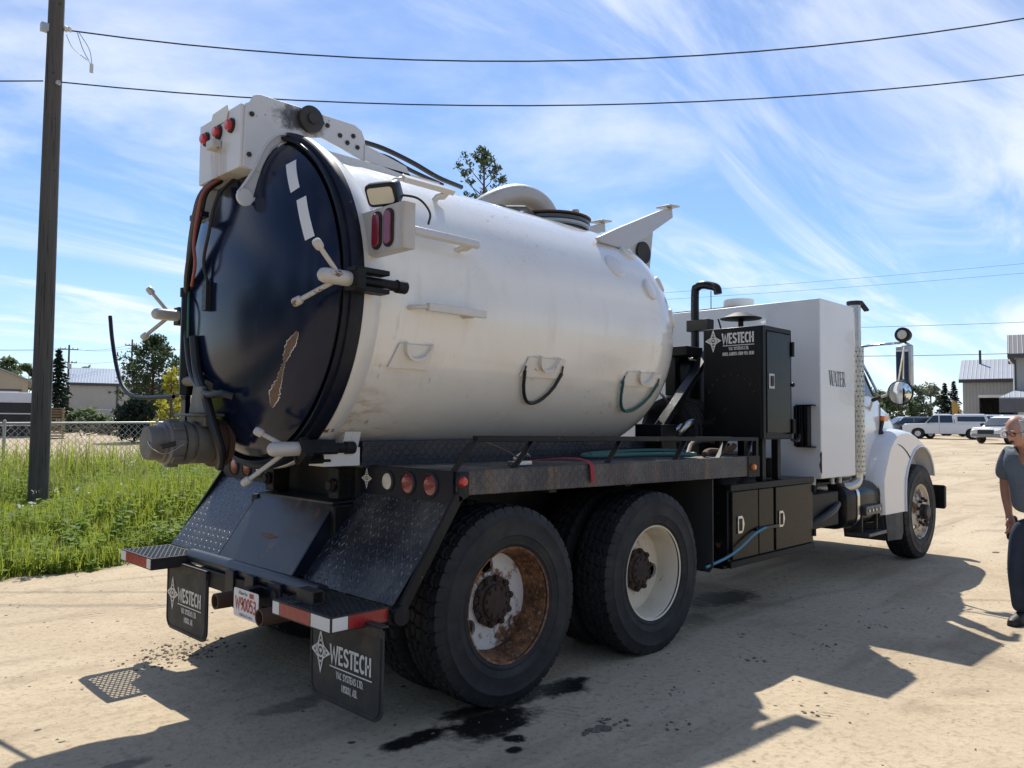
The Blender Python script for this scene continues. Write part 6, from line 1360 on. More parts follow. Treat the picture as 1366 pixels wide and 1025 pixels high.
# ---- chain-link fence
def chainlink(name, p0, p1, h, dx, spacing, label, wr=.005, r_=.03):
    p0 = Vector(p0); p1 = Vector(p1); L_ = (p1 - p0).length; d = (p1 - p0) / L_; root = empty(name, p0); tag(root, label, 'fence'); n = max(1, round(L_ / spacing))
    base = lambda t_: Vector((d.x * t_, d.y * t_, float(gz(p0.x + d.x * t_, p0.y + d.y * t_)) - p0.z))
    post = mesh_from('fence_post', MB().tube([(0, 0, -.3), (0, 0, h + .03)], r_, 8).ball((0, 0, h + .04), r_ * 1.15, 8, 5), mm['galvanised'])
    for i in range(n + 1):
        o = obj('fence_post', None, None, root, me=post); o.location = base(L_ * i / n)
    obj('top_rail', MB().tube([base(L_ * i / n) + Vector((0, 0, h)) for i in range(n + 1)], r_ * .7, 8), mm['galvanised'], root)
    m_ = MB(); k = int((L_ + h) / dx)
    for i in range(k + 1):
        for s in (1, -1):
            a = i * dx - (h if s > 0 else 0); t0, t1 = a, a + h; z0, z1 = (0, h) if s > 0 else (0, h)
            if s < 0: t0, t1 = a, a - h
            def cl_(t, z, t2, z2):
                if t < 0: z = z + (z2 - z) * (0 - t) / (t2 - t); t = 0
                if t > L_: z = z + (z2 - z) * (L_ - t) / (t2 - t); t = L_
                return t, z
            if max(t0, t1) < 0 or min(t0, t1) > L_: continue
            (ta, za), (tb, zb) = cl_(t0, 0, t1, h), cl_(t1, h, t0, 0)
            q = Vector((0, -1, 0)).cross(Vector((0, 0, 1))); pa = base(ta) + Vector((0, 0, za)); pb = base(tb) + Vector((0, 0, zb)); m_.tube([pa, pb], wr, 3, False)
    o = obj('wire_mesh', m_, mm['galvanised'], root, smooth=0); o['kind'] = 'stuff'; return root
chainlink('chain_link_fence', (-8, 14.6, float(gz(-8, 14.6))), (44, 14.6, float(gz(44, 14.6))), 1.30, .14, 3.0, 'long chain link fence behind the grass bank with a steel top rail', .0045)
a, b_ = far(77.5, 98), far(66, 104); chainlink('chain_link_fence', a, b_, 1.9, .28, 2.2, 'distant chain link fence in front of the blue roofed building', .008, .045)
# ---- trees
leaf_mat('leaf_pine', (0.045, 0.075, 0.035), (0.090, 0.125, 0.06), .35, .7); leaf_mat('leaf_spruce', (0.014, 0.028, 0.018), (0.030, 0.050, 0.030), .12, .7)
leaf_mat('leaf_broad', (0.095, 0.135, 0.065), (0.16, 0.20, 0.105), .5, .3); leaf_mat('leaf_pale', (0.12, 0.15, 0.10), (0.20, 0.23, 0.16), .5, .3); leaf_mat('leaf_yellow', (0.28, 0.27, 0.025), (0.42, 0.40, 0.06), .45, 2)  # broad and pale greens lightened, far haze put into the colour
simple('bark', (0.10, 0.075, 0.055), .9, var=.4, scale=8, bump=.5)
def quads(C_, size, flat=0.3, elong=1.0, dirs=None):
    n = len(C_); u_ = RNG.normal(0, 1, (n, 3)) if dirs is None else dirs + RNG.normal(0, .3, (n, 3)); u_ /= np.linalg.norm(u_, axis=1)[:, None]
    v_ = np.cross(u_, RNG.normal(0, 1, (n, 3))); v_ /= np.linalg.norm(v_, axis=1)[:, None] + 1e-9
    s = (size * RNG.uniform(.6, 1.3, n))[:, None]; u_ = u_ * s * elong; v_ = v_ * s * .5
    V = np.stack([C_ - u_, C_ - v_ * 1.0, C_ + u_, C_ + v_ * 1.0], 1).reshape(-1, 3); return V, np.arange(n * 4).reshape(-1, 4)
def crown_obj(V, Fc, mt, root): o = bpy.data.objects.new('crown', np_mesh('crown', V, Fc, mm[mt], False)); col.objects.link(o); o.parent = root; return o
def broadleaf(name, label, pos, h, rad, mt='leaf_broad', n=2600, leaf=.22, clumps=26, group=None, base=.28, cat='tree'):
    root = empty(name, pos); tag(root, label, cat, group)
    cs = []; tr = MB(); tr.tube([(0, 0, -.2), (RNG.normal(0, .05), 0, h * .3), (RNG.normal(0, .1), RNG.normal(0, .1), h * .7)], [h * .022 + .04, h * .017 + .02, h * .006 + .01], 8)
    for i in range(clumps):
        t_ = RNG.uniform(0, 1); z = h * (base + (1 - base) * t_); rr = rad * math.sin(math.pi * min(1, .18 + .80 * t_)) ** .7 * math.sqrt(RNG.random()); a = RNG.uniform(0, 6.28); c_ = np.array([rr * math.cos(a), rr * math.sin(a), z - h * .05]); cs.append(c_)
        if i % 3 == 0: tr.tube([(0, 0, z * .62), tuple(c_ * np.array([.5, .5, 1]) - np.array([0, 0, h * .06])), tuple(c_)], [h * .008 + .01, h * .005 + .008, .008], 5)
    obj('trunk', tr, mm['bark'], root); cs = np.array(cs); k = RNG.integers(0, clumps, n); sc = rad * RNG.uniform(.22, .46, clumps)
    off = RNG.normal(0, 1, (n, 3)); off /= np.linalg.norm(off, axis=1)[:, None]; off *= (RNG.random(n) ** .6 * RNG.uniform(.7, 1.25, n))[:, None]
    C_ = cs[k] + off * sc[k][:, None] * np.array([1, 1, .75]); V, Fc = quads(C_, leaf); crown_obj(V, Fc, mt, root); return root
def spruce(name, label, pos, h, rad, n=3000, mt='leaf_spruce', group=None, cat='tree'):
    root = empty(name, pos); tag(root, label, cat, group); obj('trunk', MB().tube([(0, 0, -.2), (0, 0, h * .97)], [h * .02 + .03, .015], 8), mm['bark'], root)
    t_ = RNG.random(n) ** 1.4; br_ = RNG.integers(0, 14, n); lay = np.floor(t_ * 22) / 22; a = br_ * 2 * math.pi / 14 + lay * 40 + RNG.normal(0, .09, n); rmax = rad * (1 - lay) ** .85 * (0.72 + .28 * np.sin(br_ * 5.3 + lay * 91)); q = RNG.random(n) ** .6; rr = rmax * q
    C_ = np.stack([rr * np.cos(a), rr * np.sin(a), h * (.05 + .94 * lay) - rr * .28 + RNG.normal(0, h * .008, n)], -1); d = np.stack([np.cos(a), np.sin(a), np.full(n, -.3)], -1)
    V, Fc = quads(C_, h * .024, elong=1.3, dirs=d); crown_obj(V, Fc, mt, root); return root
def pine(name, label, pos, h, rad, tufts=130, base=.3, mt='leaf_pine', needle=.16, per=26, upk=.6, group=None, top=1.0, cat='tree', taper=2.3):
    root = empty(name, pos); tag(root, label, cat, group); tr = MB(); tr.tube([(0, 0, -.2), (RNG.normal(0, .05), 0, h * .5), (0, 0, h * .98)], [h * .017 + .04, h * .010 + .02, .02], 8); C_ = []; D_ = []
    for i in range(tufts):
        t_ = base + (1 - base) * (i + .5) / tufts; a = i * 2.399 + RNG.normal(0, .3); rm = rad * min(1, (1.02 - t_) * taper + .10) * RNG.uniform(.45, 1.05); z = h * t_; e = np.array([rm * math.cos(a), rm * math.sin(a), z + rm * upk])
        s_ = np.array([0, 0, z - rm * .15]); m_ = (s_ + e) / 2 - np.array([0, 0, rm * .12]); tr.tube([tuple(s_), tuple(m_), tuple(e)], [.022 + .003 * h * (1 - t_), .016, .008], 5)
        for w_ in (.55, .8, 1.0):
            c_ = s_ + (e - s_) * w_ + RNG.normal(0, rm * .06, 3); cnt = per if w_ == 1.0 else per // 2
            d = RNG.normal(0, 1, (cnt, 3)) + np.array([0, 0, .8]); d /= np.linalg.norm(d, axis=1)[:, None]; C_.append(c_ + d * needle * .7 + RNG.normal(0, needle * .5, (cnt, 3))); D_.append(d)
    obj('trunk', tr, mm['bark'], root); V, Fc = quads(np.concatenate(C_), needle * .62, elong=1.0, dirs=np.concatenate(D_)); V = V; crown_obj(V, Fc, mt, root); return root
pine('pine_tree', 'tall sparse pine whose top shows above the white tank', far(46.95, 30), 11.75, 1.15, 52, .40, needle=.12, per=34, upk=.95, taper=5.5)
pine('pine_tree', 'broad bushy pine beside the yellow leaved shrub', far(69.3, 42), 5.5, 1.9, 150, .08, needle=.17, per=22, upk=.35)
pine('pine_tree', 'low dark pine at the foot of the broad bushy one', far(70.3, 40), 2.0, 1.0, 70, .05, mt='leaf_spruce', needle=.16, per=24, upk=.3)
broadleaf('yellow_shrub', 'young yellow leaved shrub behind the discharge valve', far(68.15, 37), 4.0, .75, 'leaf_yellow', 1700, .09, 34, base=.12, cat='shrub')
spruce('spruce_tree', 'dark narrow spruce standing behind the wooden pole', far(74.75, 70), 7.3, 1.9, 3200)
broadleaf('leafy_tree', 'round leafy tree behind the tan building gable', far(77.4, 130), 11.0, 3.0, n=2400, leaf=.42, group='trees behind the tan building'); broadleaf('leafy_tree', 'slimmer leafy tree between the tan building and the pole', far(76.4, 128), 9.6, 2.2, n=2000, leaf=.4, group='trees behind the tan building')
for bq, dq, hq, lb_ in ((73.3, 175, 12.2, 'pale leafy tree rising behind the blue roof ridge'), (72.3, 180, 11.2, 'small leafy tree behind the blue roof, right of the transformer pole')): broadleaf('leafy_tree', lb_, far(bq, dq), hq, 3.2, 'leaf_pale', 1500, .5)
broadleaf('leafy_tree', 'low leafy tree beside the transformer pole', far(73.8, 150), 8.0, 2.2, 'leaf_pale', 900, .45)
for k, (bq, dq, hq, rq) in enumerate(((74.0, 60, 1.5, 1.3), (73.0, 61, 1.7, 1.4), (72.2, 62, 1.3, 1.3))):
    broadleaf('bush', ('green bush at the far fence below the transformer pole', 'taller green bush in the middle of the hedge by the fence', 'green bush at the end of the hedge near the brush pile')[k], far(bq, dq), hq, rq, 'leaf_broad', 1100, .16, 16, base=.1, group='hedge bushes by the far fence', cat='bush')
brp = MB(); P0 = far(71.6, 52)
for k in range(70):
    a = RNG.uniform(0, 6.28); c_ = Vector((RNG.normal(0, 1.3), RNG.normal(0, .4), RNG.uniform(.05, .55))); d = Vector((math.cos(a), math.sin(a) * .4, RNG.normal(0, .2))) * RNG.uniform(.4, .9); brp.tube([c_ - d, c_ + d], .035, 5)
o = obj('brush_pile', brp, mm['bark'], None); o.location = P0; o.rotation_euler.z = facing(71.6); o['kind'] = 'stuff'; tag(o, 'heap of dark cut branches behind the chain link fence', 'brush pile')
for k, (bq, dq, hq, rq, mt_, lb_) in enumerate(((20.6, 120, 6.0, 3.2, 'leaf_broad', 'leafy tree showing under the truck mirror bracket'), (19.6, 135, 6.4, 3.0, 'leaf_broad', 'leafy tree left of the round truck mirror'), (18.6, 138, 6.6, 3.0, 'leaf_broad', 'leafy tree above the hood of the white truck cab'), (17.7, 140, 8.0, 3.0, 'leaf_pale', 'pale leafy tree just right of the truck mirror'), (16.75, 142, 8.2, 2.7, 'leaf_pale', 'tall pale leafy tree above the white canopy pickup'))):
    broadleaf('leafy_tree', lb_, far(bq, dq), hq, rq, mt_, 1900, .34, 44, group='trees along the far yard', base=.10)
for bq, hq, lb_ in ((15.95, 8.3, 'dark spruce left of the yellow digger boom'), (15.45, 8.6, 'dark spruce close against the grey workshop wall')): spruce('spruce_tree', lb_, far(bq, 138), hq, 2.4, 2200, group='spruces beside the workshop')
# wood across the road behind the viewer, mirrored in the door and the truck mirrors
n_ = 13000; tt = RNG.uniform(-62, 105, n_); hh = (9.5 + 2.2 * np.sin(tt * .35) + 1.3 * np.sin(tt * 1.1 + 1)) * RNG.random(n_) ** .7; dd = 46 + RNG.normal(0, 1.6, n_); bb = YAW + math.pi - np.radians(tt)
C_ = np.stack([CX + dd * np.cos(bb), CY + dd * np.sin(bb), hh + .3], -1); V, Fc = quads(C_, .62)
tlo = bpy.data.objects.new('tree_line', np_mesh('tree_line', V, Fc, mm['leaf_broad'], False)); col.objects.link(tlo); tlo['kind'] = 'stuff'; tag(tlo, 'belt of leafy trees across the yard, mirrored in the navy tank door', 'trees')
# ---- far power poles
def far_pole(bq, dq, h, arms, tr_, label):
    p = far(bq, dq); root = empty('power_pole', p, None, facing(bq)); tag(root, label, 'utility pole', 'power poles beyond the yard')
    obj('pole_shaft', MB().tube([(0, 0, -.3), (0, 0, h)], [.19, .13], 10), mm['bark'], root)
    for z, w_ in arms:
        obj('crossarm', MB().box(-w_ / 2, w_ / 2, -.22, -.10, z - .07, z + .07), mm['bark'], root)
        for x in (-.46, -.2, .2, .46): obj('insulator', MB().lathe([(.05, 0), (.08, .1), (.04, .22)], (x * w_, -.16, z + .06), (0, 0, 1), 8), mm['galvanised'], root)
    if tr_: obj('transformer', MB().lathe([(.28, 0), (.30, .05), (.30, .85), (.2, .95)], (.1, -.42, tr_), (0, 0, 1), 14), mm['galvanised'], root)
    return p
pa = far_pole(74.2, 120, 11.9, ((11.2, 2.5), (9.2, 2.2)), 8.2, 'far power pole with a grey transformer and two crossarms')
pb = far_pole(70.6, 132, 14.0, ((13.0, 2.2), (11.9, 1.6)), 0, 'far power pole with two crossarms left of the bushy pine')
WL = (('cable from the far tip of the top crossarm to the next far pole', 'cable from the far tip of the top crossarm over the tan warehouse'), ('cable from the near tip of the top crossarm to the next far pole', 'cable from the near tip of the top crossarm over the tan warehouse'), ('cable from the lower crossarm to the next far pole', 'cable from the lower crossarm over the tan warehouse'), ('lowest cable between the far poles, from under the transformer', 'lowest cable leaving the transformer towards the tan warehouse'))
for k, (dz, s_) in enumerate(((11.3, -.8), (11.3, .8), (9.3, 0.), (7.4, .2))):
    q = Vector((s_, 0, dz)); wire('overhead_wire', pa + q, pb + Vector((s_, 0, dz + 1.6)), 0.5, .02, WL[k][0], group='cables between the far power poles')
    wire('overhead_wire', pa + q, far(84, 112) + Vector((s_, 0, dz)), 0.6, .02, WL[k][1], group='cables past the tan building')
    if k < 2: wire('overhead_wire', pb + Vector((s_, 0, dz + 1.6)), far(56, 150) + Vector((s_, 0, dz + 2)), 0.6, .02, ('cable from the outer crossarm tip near the bushy pine, passing behind the tank', 'cable from the inner crossarm tip near the bushy pine, passing behind the tank')[k], group='cables behind the tank')
def zat(v, hor, D): return 1.478 + (hor - v) / 1050.65 * D
for k, (v0, v1, D, r_) in enumerate(((391, 349, 130, .022), (400, 362, 130, .022), (441, 429, 110, .028), (474, 471, 80, .03))):
    a = far(36, D); b2 = far(11, D); a.z = zat(v0 - (v1 - v0) * .05, 565, D); b2.z = zat(v1, 569, D)
    wire('overhead_wire', a, b2, .25, r_, ('highest faint cable crossing the sky above the truck cab', 'second faint cable just under the highest one over the cab', 'thin cable crossing behind the exhaust stack', 'heavy cable passing behind the long truck mirror')[k])
# ---- left-hand yard
simple('tarp_black', (0.013, 0.014, 0.016), .5, var=.5, scale=2, bump=.4); simple('lumber', (0.34, 0.24, 0.14), .8, var=.35, scale=3); simple('tarp_white', (.62, .63, .64), .5, var=.1, scale=2)
sp_ = far(77.0, 46); st_ = empty('lumber_stack', sp_, None, facing(77.0)); tag(st_, 'stack of lumber under black tarps with pale bands behind the fence', 'lumber stack')
for k in range(3):
    z0 = k * .68 + .06; tm = MB().box(-6, 1.25, -.6, .6, z0, z0 + .60); obj('tarped_bundle', tm, mm['tarp_black'], st_, bevel=.05)
    obj('bearer', MB().box(-6, 1.20, -.62, .58, z0 - .06, z0 - .005), mm['tarp_white'], st_)
obj('top_tarp', MB().loft([[(x, -.66, 2.02), (x, -.64, 2.16 + .05 * math.sin(x * 2.3)), (x, .64, 2.16 + .05 * math.sin(x * 1.7)), (x, .66, 2.0)] for x in np.linspace(-6.05, 1.28, 20)]), mm['tarp_white'], st_)
pl_ = far(74.9, 45); pr = empty('pallet_stack', pl_, None, facing(74.9)); tag(pr, 'stack of bare wooden pallets at the end of the lumber', 'pallets')
for k in range(11): obj('pallet', MB().box(-.55, .55, -.5, .5, k * .16, k * .16 + .03).box(-.55, .55, -.5, .5, k * .16 + .10, k * .16 + .13).box(-.5, -.4, -.5, .5, k * .16 + .03, k * .16 + .1).box(.4, .5, -.5, .5, k * .16 + .03, k * .16 + .1), mm['lumber'], pr)
wt = far(77.3, 62); t_ = empty('covered_trailer', wt, None, facing(77.3)); tag(t_, 'long white covered load showing above the black lumber tarps', 'trailer'); obj('load_cover', MB().loft([[(x, -1, 2.2), (x, -.9, 3.0), (x, .9, 3.0), (x, 1, 2.2)] for x in (-5, -4.8, 1.6, 1.8)]), mm['tarp_white'], t_, bevel=.08); obj('trailer_bed', MB().box(-5, 1.8, -1, 1, 1.1, 2.19), mm['tarp_white'], t_); 
for x in (-3, .8): obj('wheel', MB().lathe([(.45, 0), (.5, .05), (.5, .25), (.45, .3)], (x, -1.05, .5), (0, 1, 0), 20), mm['rubber'], t_)
# ---- buildings
def siding(name, c, pitch, ax='X', amp=.6):
    n = NB(name); tcn = n.new('ShaderNodeTexCoord'); s = n.new('ShaderNodeSeparateXYZ'); n.set(s.inputs[0], tcn.outputs['Object']); u_ = n.math('FRACT', n.math('ADD', n.math('DIVIDE', s.outputs['XYZ'.index(ax)], pitch), 100)); rib = n.rng(n.math('ABSOLUTE', n.math('SUBTRACT', u_, .5)), .36, .46)
    n.fin(n.mix(n.rng(n.noise(.5, 4), .3, .7), tuple(x * .92 for x in c), c), .55, 0, n.bump(rib, amp, .03))
siding('clad_tan', (0.40, 0.34, 0.24), .3); siding('clad_beige', (0.46, 0.43, 0.38), .3); siding('roof_blue', (0.16, 0.23, 0.34), .4); siding('clad_grey', (0.36, 0.36, 0.345), .35, amp=1.0); siding('roof_grey', (0.30, 0.33, 0.38), .45, amp=1.0); siding('clad_taupe', (0.31, 0.315, 0.305), .3); siding('roof_dark', (0.10, 0.10, 0.115), .4)
simple('trim_dark', (0.05, 0.05, 0.055), .5); simple('door_white', (.62, .63, .65), .5); simple('inside_dark', (.02, .02, .02), .9)
def shed(name, label, pos, rz, w0, w1, dep, eave, ridge, wall, roof, gable_front=False, over=.4):
    """w0..w1 along local X, front wall at local y=0, depth dep; ridge along X, or along Y if gable_front"""
    root = empty(name, pos, None, rz); tag(root, label, 'building'); bz = -1.2
    if not gable_front:
        obj('front_wall', MB().box(w0, w1, 0, .2, bz, eave), mm[wall], root); obj('back_wall', MB().box(w0, w1, dep - .2, dep, bz, eave), mm[wall], root)
        for x in (w0, w1 - .2): obj('end_wall', MB().prism([(x, .2, bz), (x, dep - .2, bz), (x, dep - .2, eave), (x, dep / 2, ridge - .1), (x, .2, eave)], (.2, 0, 0)), mm[wall], root)
        for s in (0, 1):
            y0, y1 = (-over, dep / 2) if s == 0 else (dep + over, dep / 2); z0 = eave - (ridge - eave) * over / (dep / 2)
            obj('roof_slope', MB().prism([(w0 - over, y0, z0), (w1 + over, y0, z0), (w1 + over, y1, ridge), (w0 - over, y1, ridge)], (0, 0, .12)), mm[roof], root)
        obj('eave_trim', MB().box(w0 - over, w1 + over, -over - .06, -over + .0, eave - .45, eave - .02), mm['trim_dark'], root)
    else:
        xm = (w0 + w1) / 2
        obj('front_wall', MB().prism([(w0, 0, bz), (w1, 0, bz), (w1, 0, eave), (xm, 0, ridge - .1), (w0, 0, eave)], (0, .2, 0)), mm[wall], root); obj('back_wall', MB().prism([(w0, dep, bz), (w1, dep, bz), (w1, dep, eave), (xm, dep, ridge - .1), (w0, dep, eave)], (0, -.2, 0)), mm[wall], root)
        for x in (w0, w1 - .2): obj('side_wall', MB().box(x, x + .2, .2, dep - .2, bz, eave), mm[wall], root)
        for s in (0, 1):
            xe, zz = (w0 - over, eave - (ridge - eave) * over / (xm - w0)) if s == 0 else (w1 + over, eave - (ridge - eave) * over / (xm - w0))
            obj('roof_slope', MB().prism([(xe, -over, zz), (xm, -over, ridge), (xm, dep + over, ridge), (xe, dep + over, zz)], (0, 0, .15)), mm[roof], root)
    return root
b = shed('warehouse', 'tan gabled warehouse with a white door at the edge of the yard', far(76.35, 92), facing(76.35), -17, 0, 25, 5.2, 8.8, 'clad_tan', 'roof_grey', True); obj('roller_door', MB().box(-12, -.9, -.06, -.005, 0, 3.9), mm['door_white'], b); obj('door_band', MB().box(-12.3, -.6, -.10, -.005, 3.92, 4.1), mm['trim_dark'], b)
b = shed('warehouse', 'beige walled warehouse with a pale blue metal roof', far(74.1, 118), facing(71), 0.0, 17, 14, 6.1, 8.6, 'clad_beige', 'roof_blue', over=.5); obj('down_pipe', MB().box(6.3, 6.5, -.1, -.01, 0, 5.7), mm['trim_dark'], b)
for x, z in ((5.2, 4.6), (2.9, 1.9)): obj('wall_lamp', MB().box(x, x + .35, -.25, -.01, z, z + .25), mm['trim_dark'], b)
sh_ = shed('workshop', 'grey metal workshop with a wide dark open doorway', far(14.95, 95), facing(14.95) - .05, 0, 15, 13, 6.35, 9.0, 'clad_grey', 'roof_grey'); 
for o in list(sh_.children):
    if o.name.startswith('front_wall'): bpy.data.objects.remove(o, do_unlink=True)
for x0, x1, z0, z1 in ((0, 1.75, -1, 6.35), (1.75, 5.15, 4.1, 6.35), (5.15, 15, -1, 6.35)): obj('front_wall', MB().box(x0, x1, 0, .2, z0, z1), mm['clad_grey'], sh_)
obj('door_header', MB().box(1.6, 5.3, -.08, -.005, 4.1, 4.45), mm['vinyl_white'], sh_)
obj('shop_floor', MB().box(.3, 14.7, .3, 12.6, -.3, -.02), mm['inside_dark'], sh_)
for x in (1.68, 5.16): obj('door_jamb', MB().box(x, x + .08, -.06, -.005, -.5, 4.1), mm['trim_dark'], sh_)
obj('skylight', MB().prism([(5.3, 2.0, 7.36), (6.6, 2.0, 7.36), (6.6, 3.2, 7.85), (5.3, 3.2, 7.85)], (0, 0, .12)), mm['trim_dark'], sh_); obj('roof_flue', MB().tube([(1.7, 5, 8.0), (1.7, 5, 10.2)], .14, 10), mm['trim_dark'], sh_)
of = shed('office_building', 'two storey taupe building with a dark porch roof', far(12.2, 80), facing(12.2), 0, 14, 12, 8.2, 10.6, 'clad_taupe', 'roof_dark', over=.55); obj('window_frame', MB().box(.95, 3.0, -.06, -.005, 4.9, 6.7), mm['vinyl_white'], of); obj('window_pane', MB().box(1.07, 2.88, -.08, -.055, 5.02, 6.58), mm['window_glass'], of); obj('corner_trim', MB().box(-.03, .2, -.04, -.005, -.5, 7.6), mm['trim_dark'], of); obj('gutter', MB().tube([(-.4, -.55, 7.55), (-.2, -.2, 7.2), (-.02, -.08, 7.1), (-.02, -.08, 4)], .07, 8), mm['vinyl_white'], of)
obj('porch_roof', MB().prism([(-1.3, -3.2, 3.55), (14, -3.2, 3.55), (14, -.01, 4.35), (.2, -.01, 4.35), (-.2, -1.2, 4.2)], (0, 0, .12)), mm['roof_grey'], of); obj('porch_fascia', MB().box(-1.3, 14, -3.25, -3.0, 2.2, 3.54), mm['roof_dark'], of); obj('porch_post', MB().box(1.9, 2.2, -3.1, -2.9, -.6, 2.2), mm['trim_dark'], of); obj('porch_door', MB().box(.3, 1.5, -.07, -.005, .0, 2.3), mm['vinyl_white'], of)
dg_ = empty('digger', far(15.35, 86), None, facing(15.35)); tag(dg_, 'yellow digger with its boom folded beside the workshop', 'digger'); simple('digger_yellow', (.42, .25, .05), .5, var=.2)
obj('boom', MB().prism([(-.35, 0, 1.6), (.1, 0, 1.4), (.25, 0, 3.0), (-.25, 0, 3.7), (-.4, 0, 3.2)], (0, .3, 0)), mm['digger_yellow'], dg_, bevel=.03); obj('dipper', MB().prism([(-.2, .05, 3.5), (.15, .05, 3.2), (.75, .05, 1.8), (.55, .05, 1.7)], (0, .2, 0)), mm['digger_yellow'], dg_, bevel=.02); obj('digger_body', MB().box(-1.6, .6, .4, 2.2, .7, 1.7), mm['digger_yellow'], dg_, bevel=.1); obj('digger_cab', MB().box(-.6, .5, .4, 1.4, 1.7, 2.5), mm['window_glass'], dg_, bevel=.06); obj('track', MB().loft([[(x, y_, z) for x, z in rrect(-.5, .38, 1.5, .36, .34, 5)] for y_ in (.3, .8)]), mm['rubber'], dg_); obj('track', MB().loft([[(x, y_, z) for x, z in rrect(-.5, .38, 1.5, .36, .34, 5)] for y_ in (1.8, 2.3)]), mm['rubber'], dg_)
# ---- parked vehicles
simple('car_white', (.72, .73, .74), .2, var=.04, coat=.6); simple('car_silver', (.42, .44, .46), .25, .4, var=.05, coat=.6); simple('car_grey', (.20, .21, .22), .25, .3, var=.05, coat=.6); simple('alloy', (.5, .5, .5), .3, .8)
WHM = mesh_from('wheel', MB().lathe([(.0, -.09), (.22, -.09), (.24, -.11), (.36, -.12), (.39, -.09), (.39, .09), (.36, .12)], (0, 0, 0), (0, 1, 0), 24), mm['rubber'])
RMM = mesh_from('wheel_rim', MB().lathe([(.21, 0), (.20, -.01), (.09, .005), (.06, -.01), (0, -.012)], (0, -.092, 0), (0, 1, 0), 20), mm['alloy'])
def vehicle(name, label, cat, pos, rz, kind, paintm, group='vehicles parked in the far yard'):
    """local +X is forward"""
    root = empty(name, pos, None, rz); tag(root, label, cat, group); 
    if kind == 'pickup': L_, hw, belt, nose, wb2, R_ = 2.95, 1.0, 1.18, 1.15, (-1.75, 1.9), .40
    elif kind == 'suv': L_, hw, belt, nose, wb2, R_ = 2.4, .95, 1.05, 1.0, (-1.45, 1.45), .36
    else: L_, hw, belt, nose, wb2, R_ = 2.35, .9, .88, .82, (-1.4, 1.4), .33
    low = [(-L_, .42)]
    for xw_ in wb2:
        low += [(xw_ + (R_ + .09) * math.cos(a), max(.36, R_ + (R_ + .09) * math.sin(a))) for a in np.linspace(math.pi, 0, 9)]
    low += [(L_ - .04, .40), (L_, .55), (L_ - .02, nose - .18), (L_ - .16, nose - .02), (L_ - 1.25, belt), (-L_ + .05, belt), (-L_ - .0, belt - .1)]
    rings = []
    for y_, ins in ((-hw, .05), (-hw + .06, 0), (hw - .06, 0), (hw, .05)):
        rings.append([(x * (1 - ins * .4), y_, z - (ins if z > nose - .3 else 0)) for x, z in low])
    body_ = obj('body', MB().loft(rings), mm[paintm], root, bevel=.02)
    if kind == 'pickup': x0, x1, h_ = (-.55, 1.45, 1.90)
    elif kind == 'suv': x0, x1, h_ = (-L_ + .1, 1.25, 1.70)
    else: x0, x1, h_ = (-1.75, 1.05, 1.43)
    def gh_ring(z, fa, fb, hy): return [(fa, -hy, z), (fb, -hy, z), (fb, hy, z), (fa, hy, z)]
    fr_ = .75 if kind != 'pickup' else .65
    obj('cabin', MB().loft([gh_ring(belt - .02, x0, x1, hw - .05), gh_ring(h_ - .08, x0 + (.2 if kind != 'pickup' else .08), x1 - fr_, hw - .17), gh_ring(h_, x0 + .35, x1 - fr_ - .2, hw - .28)]), mm[paintm], root, bevel=.03)
    zz0, zz1 = belt + .05, h_ - .13
    def yy(z): return hw - .05 - .12 * (z - belt + .02) / (h_ - .06 - belt) + .006
    def pane(xa0, xb0, xa1, xb1, nm='side_window'):
        for s in (-1, 1): obj(nm, MB().prism([(xa0, s * yy(zz0), zz0), (xb0, s * yy(zz0), zz0), (xb1, s * yy(zz1), zz1), (xa1, s * yy(zz1), zz1)], (0, s * .008, 0)), mm['window_glass'], root, smooth=0)
    k = (zz1 - belt) / (h_ - belt)
    if kind == 'pickup':
        pane(x0 + .1, .42, x0 + .16, .42); pane(.50, x1 - .12, .50, x1 - .60)
        # canopy over the bed
        obj('canopy', MB().loft([gh_ring(belt - .01, -L_ + .08, x0 - .03, hw - .05), gh_ring(1.82, -L_ + .35, x0 - .03, hw - .14), gh_ring(1.90, -L_ + .50, x0 - .1, hw - .25)]), mm[paintm], root, bevel=.03)
        for s in (-1, 1): obj('canopy_window', MB().prism([(-L_ + .38, s * (hw - .045), belt + .15), (x0 - .2, s * (hw - .045), belt + .15), (x0 - .2, s * (hw - .10), 1.70), (-L_ + .48, s * (hw - .10), 1.70)], (0, s * .008, 0)), mm['window_glass'], root, smooth=0)
    else:
        pane(x0 + .45, -.30, x0 + .50, -.30); pane(-.22, x1 - .14, -.22, x1 - fr_ + .02)
    obj('windscreen', MB().prism([(x1 - .03, -(hw - .12), zz0), (x1 - .03, hw - .12, zz0), (x1 - .03 - fr_ * .86, hw - .24, zz1), (x1 - .03 - fr_ * .86, -(hw - .24), zz1)], (.03, 0, .02)), mm['window_glass'], root, smooth=0)
    for s in (-1, 1):
        obj('headlamp', MB().box(L_ - .14, L_ + .005, min(s * .55, s * .9), max(s * .55, s * .9), nose - .32, nose - .16), mm['lens_clear'], root, bevel=.02); obj('tail_lamp', MB().box(-L_ - .01, -L_ + .10, min(s * .80, s * (hw + .006)), max(s * .80, s * (hw + .006)), belt - .38, belt - .06), mm['lens_red'], root, bevel=.01); obj('wing_mirror', MB().box(x1 - .35, x1 - .22, min(s * hw, s * (hw + .2)), max(s * hw, s * (hw + .2)), belt + .02, belt + .2), mm['rubber'], root, bevel=.02)
        obj('door_line', MB().box(.45, .462, min(s * (hw + .001), s * (hw - .04)), max(s * (hw + .001), s * (hw - .04)), .45, belt - .03), mm['rubber'], root)
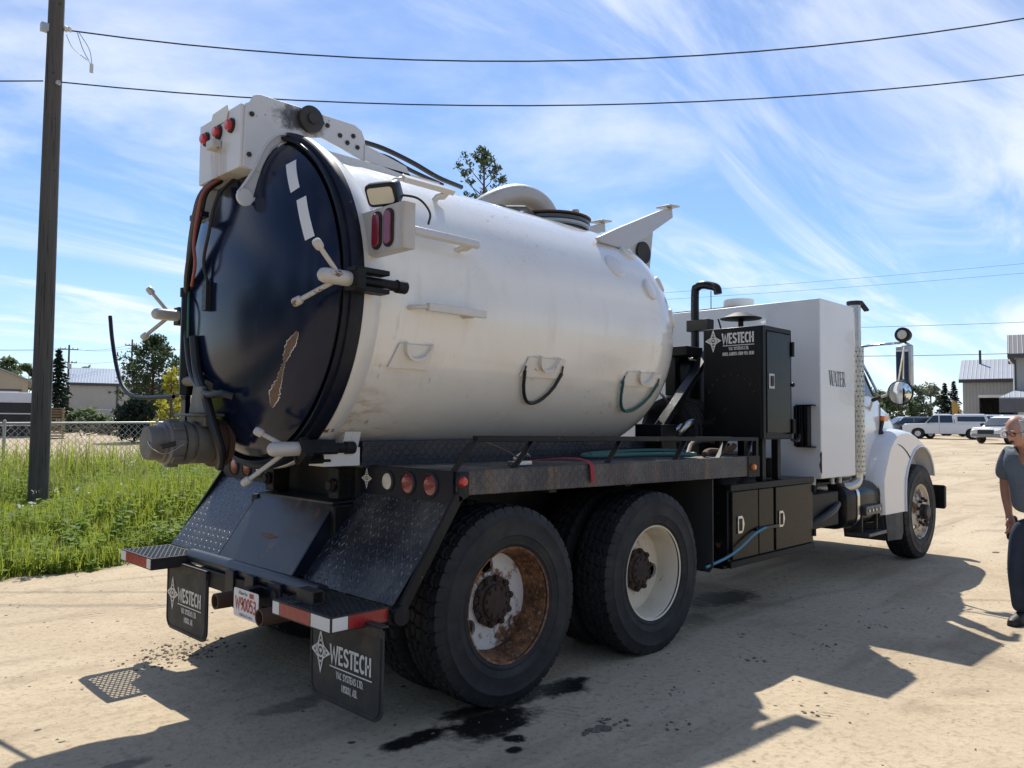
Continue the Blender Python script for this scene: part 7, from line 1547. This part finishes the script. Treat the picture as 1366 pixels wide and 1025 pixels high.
        for xw_ in wb2:
            wv = empty('wheel', (xw_, s * (hw - .12), R_), root); wv.scale = (R_ / .39,) * 3; wv.rotation_euler = (0, 0, 0 if s < 0 else math.pi); obj('tyre', None, None, wv, me=WHM); obj('wheel_rim', None, None, wv, me=RMM)
    obj('grille', MB().box(L_ - .05, L_ + .012, -.5, .5, nose - .42, nose - .15), mm['rubber'], root, bevel=.02); obj('front_bumper', MB().box(L_ - .12, L_ + .05, -hw + .08, hw - .08, .40, .60), mm['car_grey'], root, bevel=.04); obj('rear_bumper', MB().box(-L_ - .06, -L_ + .1, -hw + .06, hw - .06, .42, .62), mm['chrome'], root, bevel=.04)
    return root
vehicle('pickup_truck', 'white crew cab pickup with a white canopy and dark side windows', 'pickup', far(15.95, 60), facing(15.95) + math.pi + .05, 'pickup', 'car_white')
vehicle('suv', 'silver white SUV turned with its front towards the man', 'SUV', far(12.55, 49), facing(12.6) + math.pi + 1.05, 'suv', 'car_white')
vehicle('pickup_truck', 'white pickup with a canopy parked behind the tail of the nearer canopy pickup', 'pickup', far(13.5, 68), facing(13.5) + math.pi + .5, 'pickup', 'car_white')
vehicle('suv', 'grey SUV half hidden by the truck fender', 'SUV', far(18.2, 62), facing(18.2) + math.pi + .4, 'suv', 'car_grey')
vehicle('car', 'silver car behind the grey SUV and the truck mirror', 'car', far(18.3, 70), facing(18.3) + .3, 'car', 'car_silver')
vehicle('suv', 'white SUV whose roof shows over the crew cab pickup', 'SUV', far(16.9, 73), facing(16.9) + .2, 'suv', 'car_white')
vehicle('pickup_truck', 'white pickup with a canopy parked in front of the workshop doorway', 'pickup', far(14.6, 80), facing(14.6) + .1, 'pickup', 'car_white')
vehicle('car', 'grey car parked by the porch post', 'car', far(12.9, 66), facing(12.9) + .6, 'car', 'car_grey')
for k, (bq, dq) in enumerate(((74.0, 108), (73.0, 109), (72.3, 107))): vehicle(('car', 'suv', 'car')[k], ('grey car behind the far fence beside the transformer pole', 'silver SUV behind the far fence below the blue roof', 'silver car behind the far fence by the down pipe')[k], ('car', 'SUV', 'car')[k], far(bq, dq), facing(bq) + .2, ('car', 'suv', 'car')[k], ('car_grey', 'car_silver', 'car_silver')[k], 'vehicles behind the far fence')
